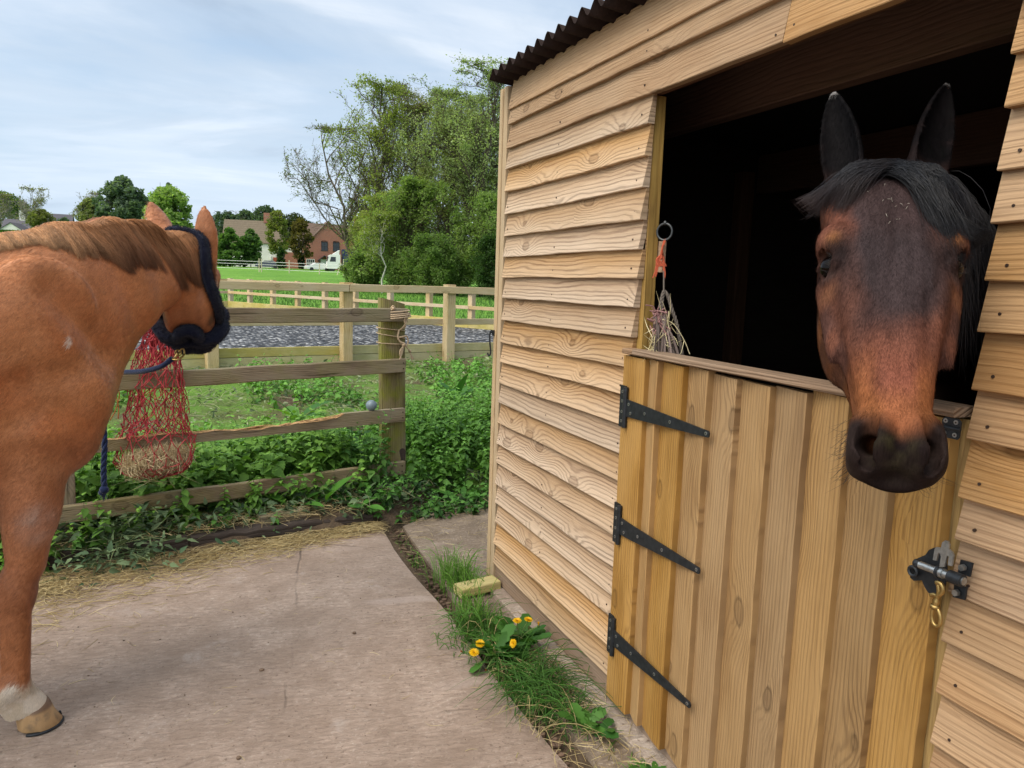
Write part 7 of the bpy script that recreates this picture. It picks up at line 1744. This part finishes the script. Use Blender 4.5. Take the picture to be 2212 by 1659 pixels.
M_SLATE = m_tiles('slate', (.06, .055, .07), (.13, .12, .14)); M_TILE = m_tiles('clay_tile', (.10, .075, .05), (.21, .165, .115)); M_RTILE = m_tiles('brown_tile', (.09, .06, .045), (.17, .11, .08))
M_GLASS = plain('dark_glass', (.03, .035, .04), .08); M_WHITE = plain('white_paint', (.72, .72, .70), .5, 0, .06); M_BLACK = plain('black_paint', (.02, .02, .022), .4); M_RED = plain('red_door', (.30, .06, .03), .5)
class House:
    def __init__(s, name, label, px, py, d, yaw, cat='house'):
        b = pdep(px, py, d); s.z = float(gz(b[0], b[1])) - .1; s.o = np.array([b[0], b[1], s.z]); v = nrm(np.array([b[0], b[1], 0])); a = math.atan2(v[0], v[1]) + yaw
        s.f = -np.array([math.sin(a), math.cos(a), 0]); s.r = np.array([math.cos(a), -math.sin(a), 0])      # f faces the viewer, r to the right
        s.root = empty(name, label, cat)
    def p(s, x, y, z): return s.o + s.r * x + s.f * y + np.array([0, 0, z])
    def box(s, g, x0, x1, y0, y1, z0, z1, mat=0):
        V = [s.p(x, y, z) for z in (z0, z1) for x, y in ((x0, y0), (x1, y0), (x1, y1), (x0, y1))]; g.add(V, BOXF[:, ::-1], mat)
    def part(s, name, mat, *boxes, parent=None):
        g = Geo()
        for b in boxes: s.box(g, *b)
        return g.build(name, mat, parent or s.root, grain=False)
    def gable(s, name, mat, x0, x1, y0, y1, z0, z1):
        """triangular wall top facing the viewer"""
        xm = (x0 + x1) / 2; V = [s.p(*q) for q in ((x0, y0, z0), (x1, y0, z0), (xm, y0, z1), (x0, y1, z0), (x1, y1, z0), (xm, y1, z1))]
        g = Geo(); g.add(V, [[0, 2, 1], [3, 4, 5], [0, 1, 4, 3], [1, 2, 5, 4], [2, 0, 3, 5]]); return g.build(name, mat, s.root, grain=False)
    def roof_front(s, mat, x0, x1, y0, y1, z0, z1, over=.3, th=.18):
        """ridge runs left-right"""
        ym = (y0 + y1) / 2; k = (z1 - z0) / (ym - y0); g = Geo(); e = over
        for a, b in ((y1 + e, ym), (y0 - e, ym)):
            za = z0 - e * k; V = [s.p(x, y, z) for dz in (0, th) for x, y, z in ((x0 - e, a, za + dz), (x1 + e, a, za + dz), (x1 + e, b, z1 + dz), (x0 - e, b, z1 + dz))]; g.add(V, BOXF)
        return g.build('roof', mat, s.root, grain=False)
    def roof_side(s, mat, x0, x1, y0, y1, z0, z1, over=.3, th=.18):
        """ridge runs towards the viewer"""
        xm = (x0 + x1) / 2; k = (z1 - z0) / (x1 - xm); g = Geo(); e = over
        for a, b in ((x0 - e, xm), (x1 + e, xm)):
            za = z0 - e * k; V = [s.p(x, y, z) for dz in (0, th) for x, y, z in ((a, y0 - e, za + dz), (a, y1 + e, za + dz), (b, y1 + e, z1 + dz), (b, y0 - e, z1 + dz))]; g.add(V, BOXF)
        return g.build('roof', mat, s.root, grain=False)
    def window(s, x, z, w, h, y, frame=M_WHITE, bars=(1, 1), sill=True):
        g = Geo(); t = .09
        for b in ((x - w / 2 - t, x - w / 2, z, z + h), (x + w / 2, x + w / 2 + t, z, z + h), (x - w / 2 - t, x + w / 2 + t, z + h, z + h + t), (x - w / 2 - t - .08, x + w / 2 + t + .08, z - t, z)): s.box(g, b[0], b[1], y - .06, y + .08, b[2], b[3])
        for i in range(bars[0]): xx = x - w / 2 + w * (i + 1) / (bars[0] + 1); s.box(g, xx - .03, xx + .03, y - .02, y + .05, z, z + h)
        for i in range(bars[1]): zz = z + h * (i + 1) / (bars[1] + 1); s.box(g, x - w / 2, x + w / 2, y - .02, y + .046, zz - .03, zz + .03)
        f = g.build('window', frame, s.root, grain=False); g = Geo(); s.box(g, x - w / 2, x + w / 2, y - .1, y + .02, z, z + h); g.build('pane', M_GLASS, f, grain=False)
def build_houses():
    h = House('cottage', 'white cottage with a tall brown roof and brick gable end behind the conifers', 585, 592, 152, R(6))
    h.part('wall', M_RENDER, (-9, 2.2, -7, 0, 0, 5.2)); h.roof_front(M_TILE, -9, 2.2, -7, 0, 5.2, 9.4)
    h.part('chimney', M_BRICK, (-1.6, -.4, -4, -3, 9.2, 11.2)); h.part('chimney', M_BRICK, (1.0, 2.0, -4, -3, 9.0, 10.9))
    for x in (-6.5, -3.2, .2): h.window(x, 3.3, .9, 1.2, .0)
    h.window(-3.2, .9, 1.1, 1.3, 0); h.part('door', M_RED, (.5, 1.4, -.05, .06, .1, 2.2)); h.part('door', M_WHITE, (-.05, .15, .0, .35, .1, 2.4), (1.7, 1.9, 0, .35, .1, 2.4))
    h.part('wall', M_BRICK, (2.3, 8.4, -5.6, 1.6, 0, 3.3)); h.gable('gable', M_RENDER, 2.3, 8.4, 1.25, 1.6, 3.3, 7.0); h.roof_side(M_TILE, 2.3, 8.4, -5.6, 1.6, 3.3, 7.0)
    h.window(4.6, 3.9, 1.1, 1.4, 1.6); h.window(6.6, .9, 1.0, 1.2, 1.6)
    h = House('brick_house', 'red brick house with two arched upper windows and a black porch', 712, 594, 150, R(-8))
    h.part('wall', M_BRICK, (-5.0, 9.0, -8, 0, 0, 6.0)); h.gable('gable', M_BRICK, -3.6, 3.2, -.6, -.03, 6.0, 9.6); h.roof_front(M_RTILE, -5.0, 9.0, -8, -.7, 6.0, 9.2); h.roof_side(M_RTILE, -3.6, 3.2, -5, 0, 6.0, 9.6, .2)
    for x in (-1.0, 1.3, 5.5):
        h.window(x, 3.9, 1.1, 1.55, .0, M_BLACK, (1, 1)); g = Geo(); o = [(1.25 * .55 * math.cos(a), .42 * math.sin(a)) for a in np.linspace(0, np.pi, 12)]
        prism(g, o, h.p(x, .0, 5.5), h.r, (0, 0, 1), -.14, 0); g.build('arch', M_BLACK, h.root, grain=False)
    h.window(-3.7, .8, 1.4, 1.2, .0, M_WHITE, (3, 1))
    g = Geo()
    for sx in (-1, 1):
        V = [h.p(x, y, z + dz) for dz in (0, .16) for x, y, z in ((-1.1 + sx * 1.25, 0, 1.75), (-1.1 + sx * 1.25, 1.2, 1.75), (-1.1, 1.2, 2.75), (-1.1, 0, 2.75))]; g.add(V, BOXF)
    h.box(g, -2.2, -2.06, 1.0, 1.14, 0, 1.9); h.box(g, -.14, .0, 1.0, 1.14, 0, 1.9); g.build('porch', M_BLACK, h.root, grain=False)
    h.part('door', M_WHITE, (-1.75, -.45, -.05, .07, .1, 2.15)); h.part('chimney', M_BRICK, (5.6, 6.6, -5, -4, 8.6, 11.0))
    h = House('farmhouse', 'long white house with a dark slate roof at the left edge', 62, 514, 175, R(10))
    h.part('wall', M_RENDER, (-5, 8.6, -7, 0, 0, 3.6)); h.roof_front(M_SLATE, 1.2, 8.6, -7, 0, 3.6, 7.2); h.roof_front(M_SLATE, -5, 1.0, -6.5, -.2, 3.5, 5.4); h.window(6.6, 1.4, 1.1, 1.3, 0); h.window(-.5, 1.4, 1.0, 1.3, 0); h.window(2.6, 1.4, 1.0, 1.3, 0)
    h.part('chimney', M_RENDER, (-2.2, -1.0, -3.8, -2.8, 4.6, 7.6))
    h = House('outbuilding', 'small low white gabled outbuilding at the far left', 14, 512, 160, R(20))
    h.part('wall', M_RENDER, (-4.5, 3.4, -6, 0, 0, 2.2)); h.gable('gable', M_RENDER, -1.6, 3.4, -.5, -.03, 2.2, 3.9); h.roof_side(M_SLATE, -1.6, 3.4, -6, 0, 2.2, 3.9, .15)
build_houses()
def build_vehicles():
    h = House('lorry', 'white cabbed lorry with a dark blue curtain sided trailer half hidden by trees', 735, 597, 128, R(-6), 'lorry')
    g = Geo(); o = [(-2.15, .55), (-2.2, 1.2), (-2.1, 1.75), (-1.85, 2.75), (-1.5, 2.95), (0, 3.0), (0, .55)]
    V0 = [h.p(a, 0, b) for a, b in o]; V1 = [h.p(a, -2.4, b) for a, b in o]; k = len(o); g.add(V0 + V1, [list(range(k))[::-1], list(range(k, 2 * k))] + [[i, (i + 1) % k, k + (i + 1) % k, k + i] for i in range(k)]); g.build('cab', M_WHITE, h.root, grain=False)
    g = Geo(); V0 = [h.p(a, -.1, b) for a, b in ((-1.3, 2.95), (-.2, 2.98), (-.1, 3.75))]; V1 = [h.p(a, -2.3, b) for a, b in ((-1.3, 2.95), (-.2, 2.98), (-.1, 3.75))]; g.add(V0 + V1, [[2, 1, 0], [3, 4, 5], [0, 1, 4, 3], [1, 2, 5, 4], [2, 0, 3, 5]]); g.build('wind_deflector', M_WHITE, h.root, grain=False)
    g = Geo(); prism(g, [(-1.75, 1.75), (-.75, 1.75), (-.75, 2.55), (-1.55, 2.55)], h.p(0, .02, 0), h.r, (0, 0, 1), -.03); g.build('side_window', M_GLASS, h.root, grain=False)
    h.part('windscreen', M_GLASS, (-2.12, -1.95, -2.2, -.2, 1.8, 2.6)); h.part('trailer', plain('blue_curtain', (.012, .022, .075), .5, 0, .2, 3), (.45, 9.0, -2.5, .05, 1.0, 3.9)); h.part('chassis', M_BLACK, (-.0, 8.8, -2.1, -.3, .55, .95))
    for x in (-1.35, 1.2, 6.2, 7.4):
        g = Geo()
        for y in (-.02, -2.15): c = h.p(x, y, .5); tube(g, [c, c - h.f * .28], .5, 18)
        g.build('wheels', M_BLACK, h.root, grain=False)
    def car(name, label, px, py, d, paint, yaw):
        h = House(name, label, px, py, d, yaw, 'car'); g = Geo()
        o = [(-2.1, .35), (-2.15, .75), (-1.9, .92), (-1.15, 1.0), (-.55, 1.42), (.75, 1.45), (1.45, 1.05), (2.05, .95), (2.15, .6), (2.1, .35)]; k = len(o)
        V0 = [h.p(a, 0 - .12 * (b > 1.1), b) for a, b in o]; V1 = [h.p(a, -1.7 + .12 * (b > 1.1), b) for a, b in o]
        g.add(V0 + V1, [list(range(k))[::-1], list(range(k, 2 * k))] + [[i, (i + 1) % k, k + (i + 1) % k, k + i] for i in range(k)]); g.build('body', paint, h.root, grain=False)
        g = Geo(); prism(g, [(-.95, 1.03), (1.25, 1.03), (.68, 1.38), (-.48, 1.36)], h.p(0, -.09, 0), h.r, (0, 0, 1), -.05); g.build('windows', M_GLASS, h.root, grain=False)
        for x in (-1.35, 1.3):
            g = Geo(); c = h.p(x, .03, .33); tube(g, [c, c - h.f * .2], .33, 16); g.build('wheel', M_BLACK, h.root, grain=False)
    car('parked_car', 'dark grey car parked in front of the white cottage', 578, 588, 132, plain('grey_car_paint', (.06, .07, .09), .25, .3, .1), R(8))
    car('parked_car', 'white car parked beside the brick house', 690, 592, 128, plain('white_car_paint', (.7, .7, .7), .25, 0, .05), R(-20))
    # electric fence: pale stakes and tapes across the field
    root = empty('electric_fence', 'thin white tape fence on pale stakes across the field', 'fence'); pts = []
    for px, top, bot in ((466, 570, 590), (560, 558, 586), (565, 559, 586), (625, 562, 588), (690, 570, 590), (728, 568, 592), (742, 560, 599)):
        d = 92; b = pdep(px, bot, d); z0 = float(gz(b[0], b[1])); zt = pdep(px, top, d)[2]; g = Geo(); tube(g, [(b[0], b[1], z0 - .1), (b[0] + (.5 if px == 728 else 0), b[1], max(zt, z0 + .7))], .06, 6); g.build('stake', M_POST2, root, grain=False); pts.append((b[0], b[1], z0))
    g = Geo()
    for h_ in (.35, .9, 1.25): tube(g, [(x, y, z + h_) for x, y, z in pts], .022, 4)
    g.build('tape', M_WHITE, root, grain=False)
M_POST2 = plain('pale_stake', (.50, .44, .32), .8)
build_vehicles()
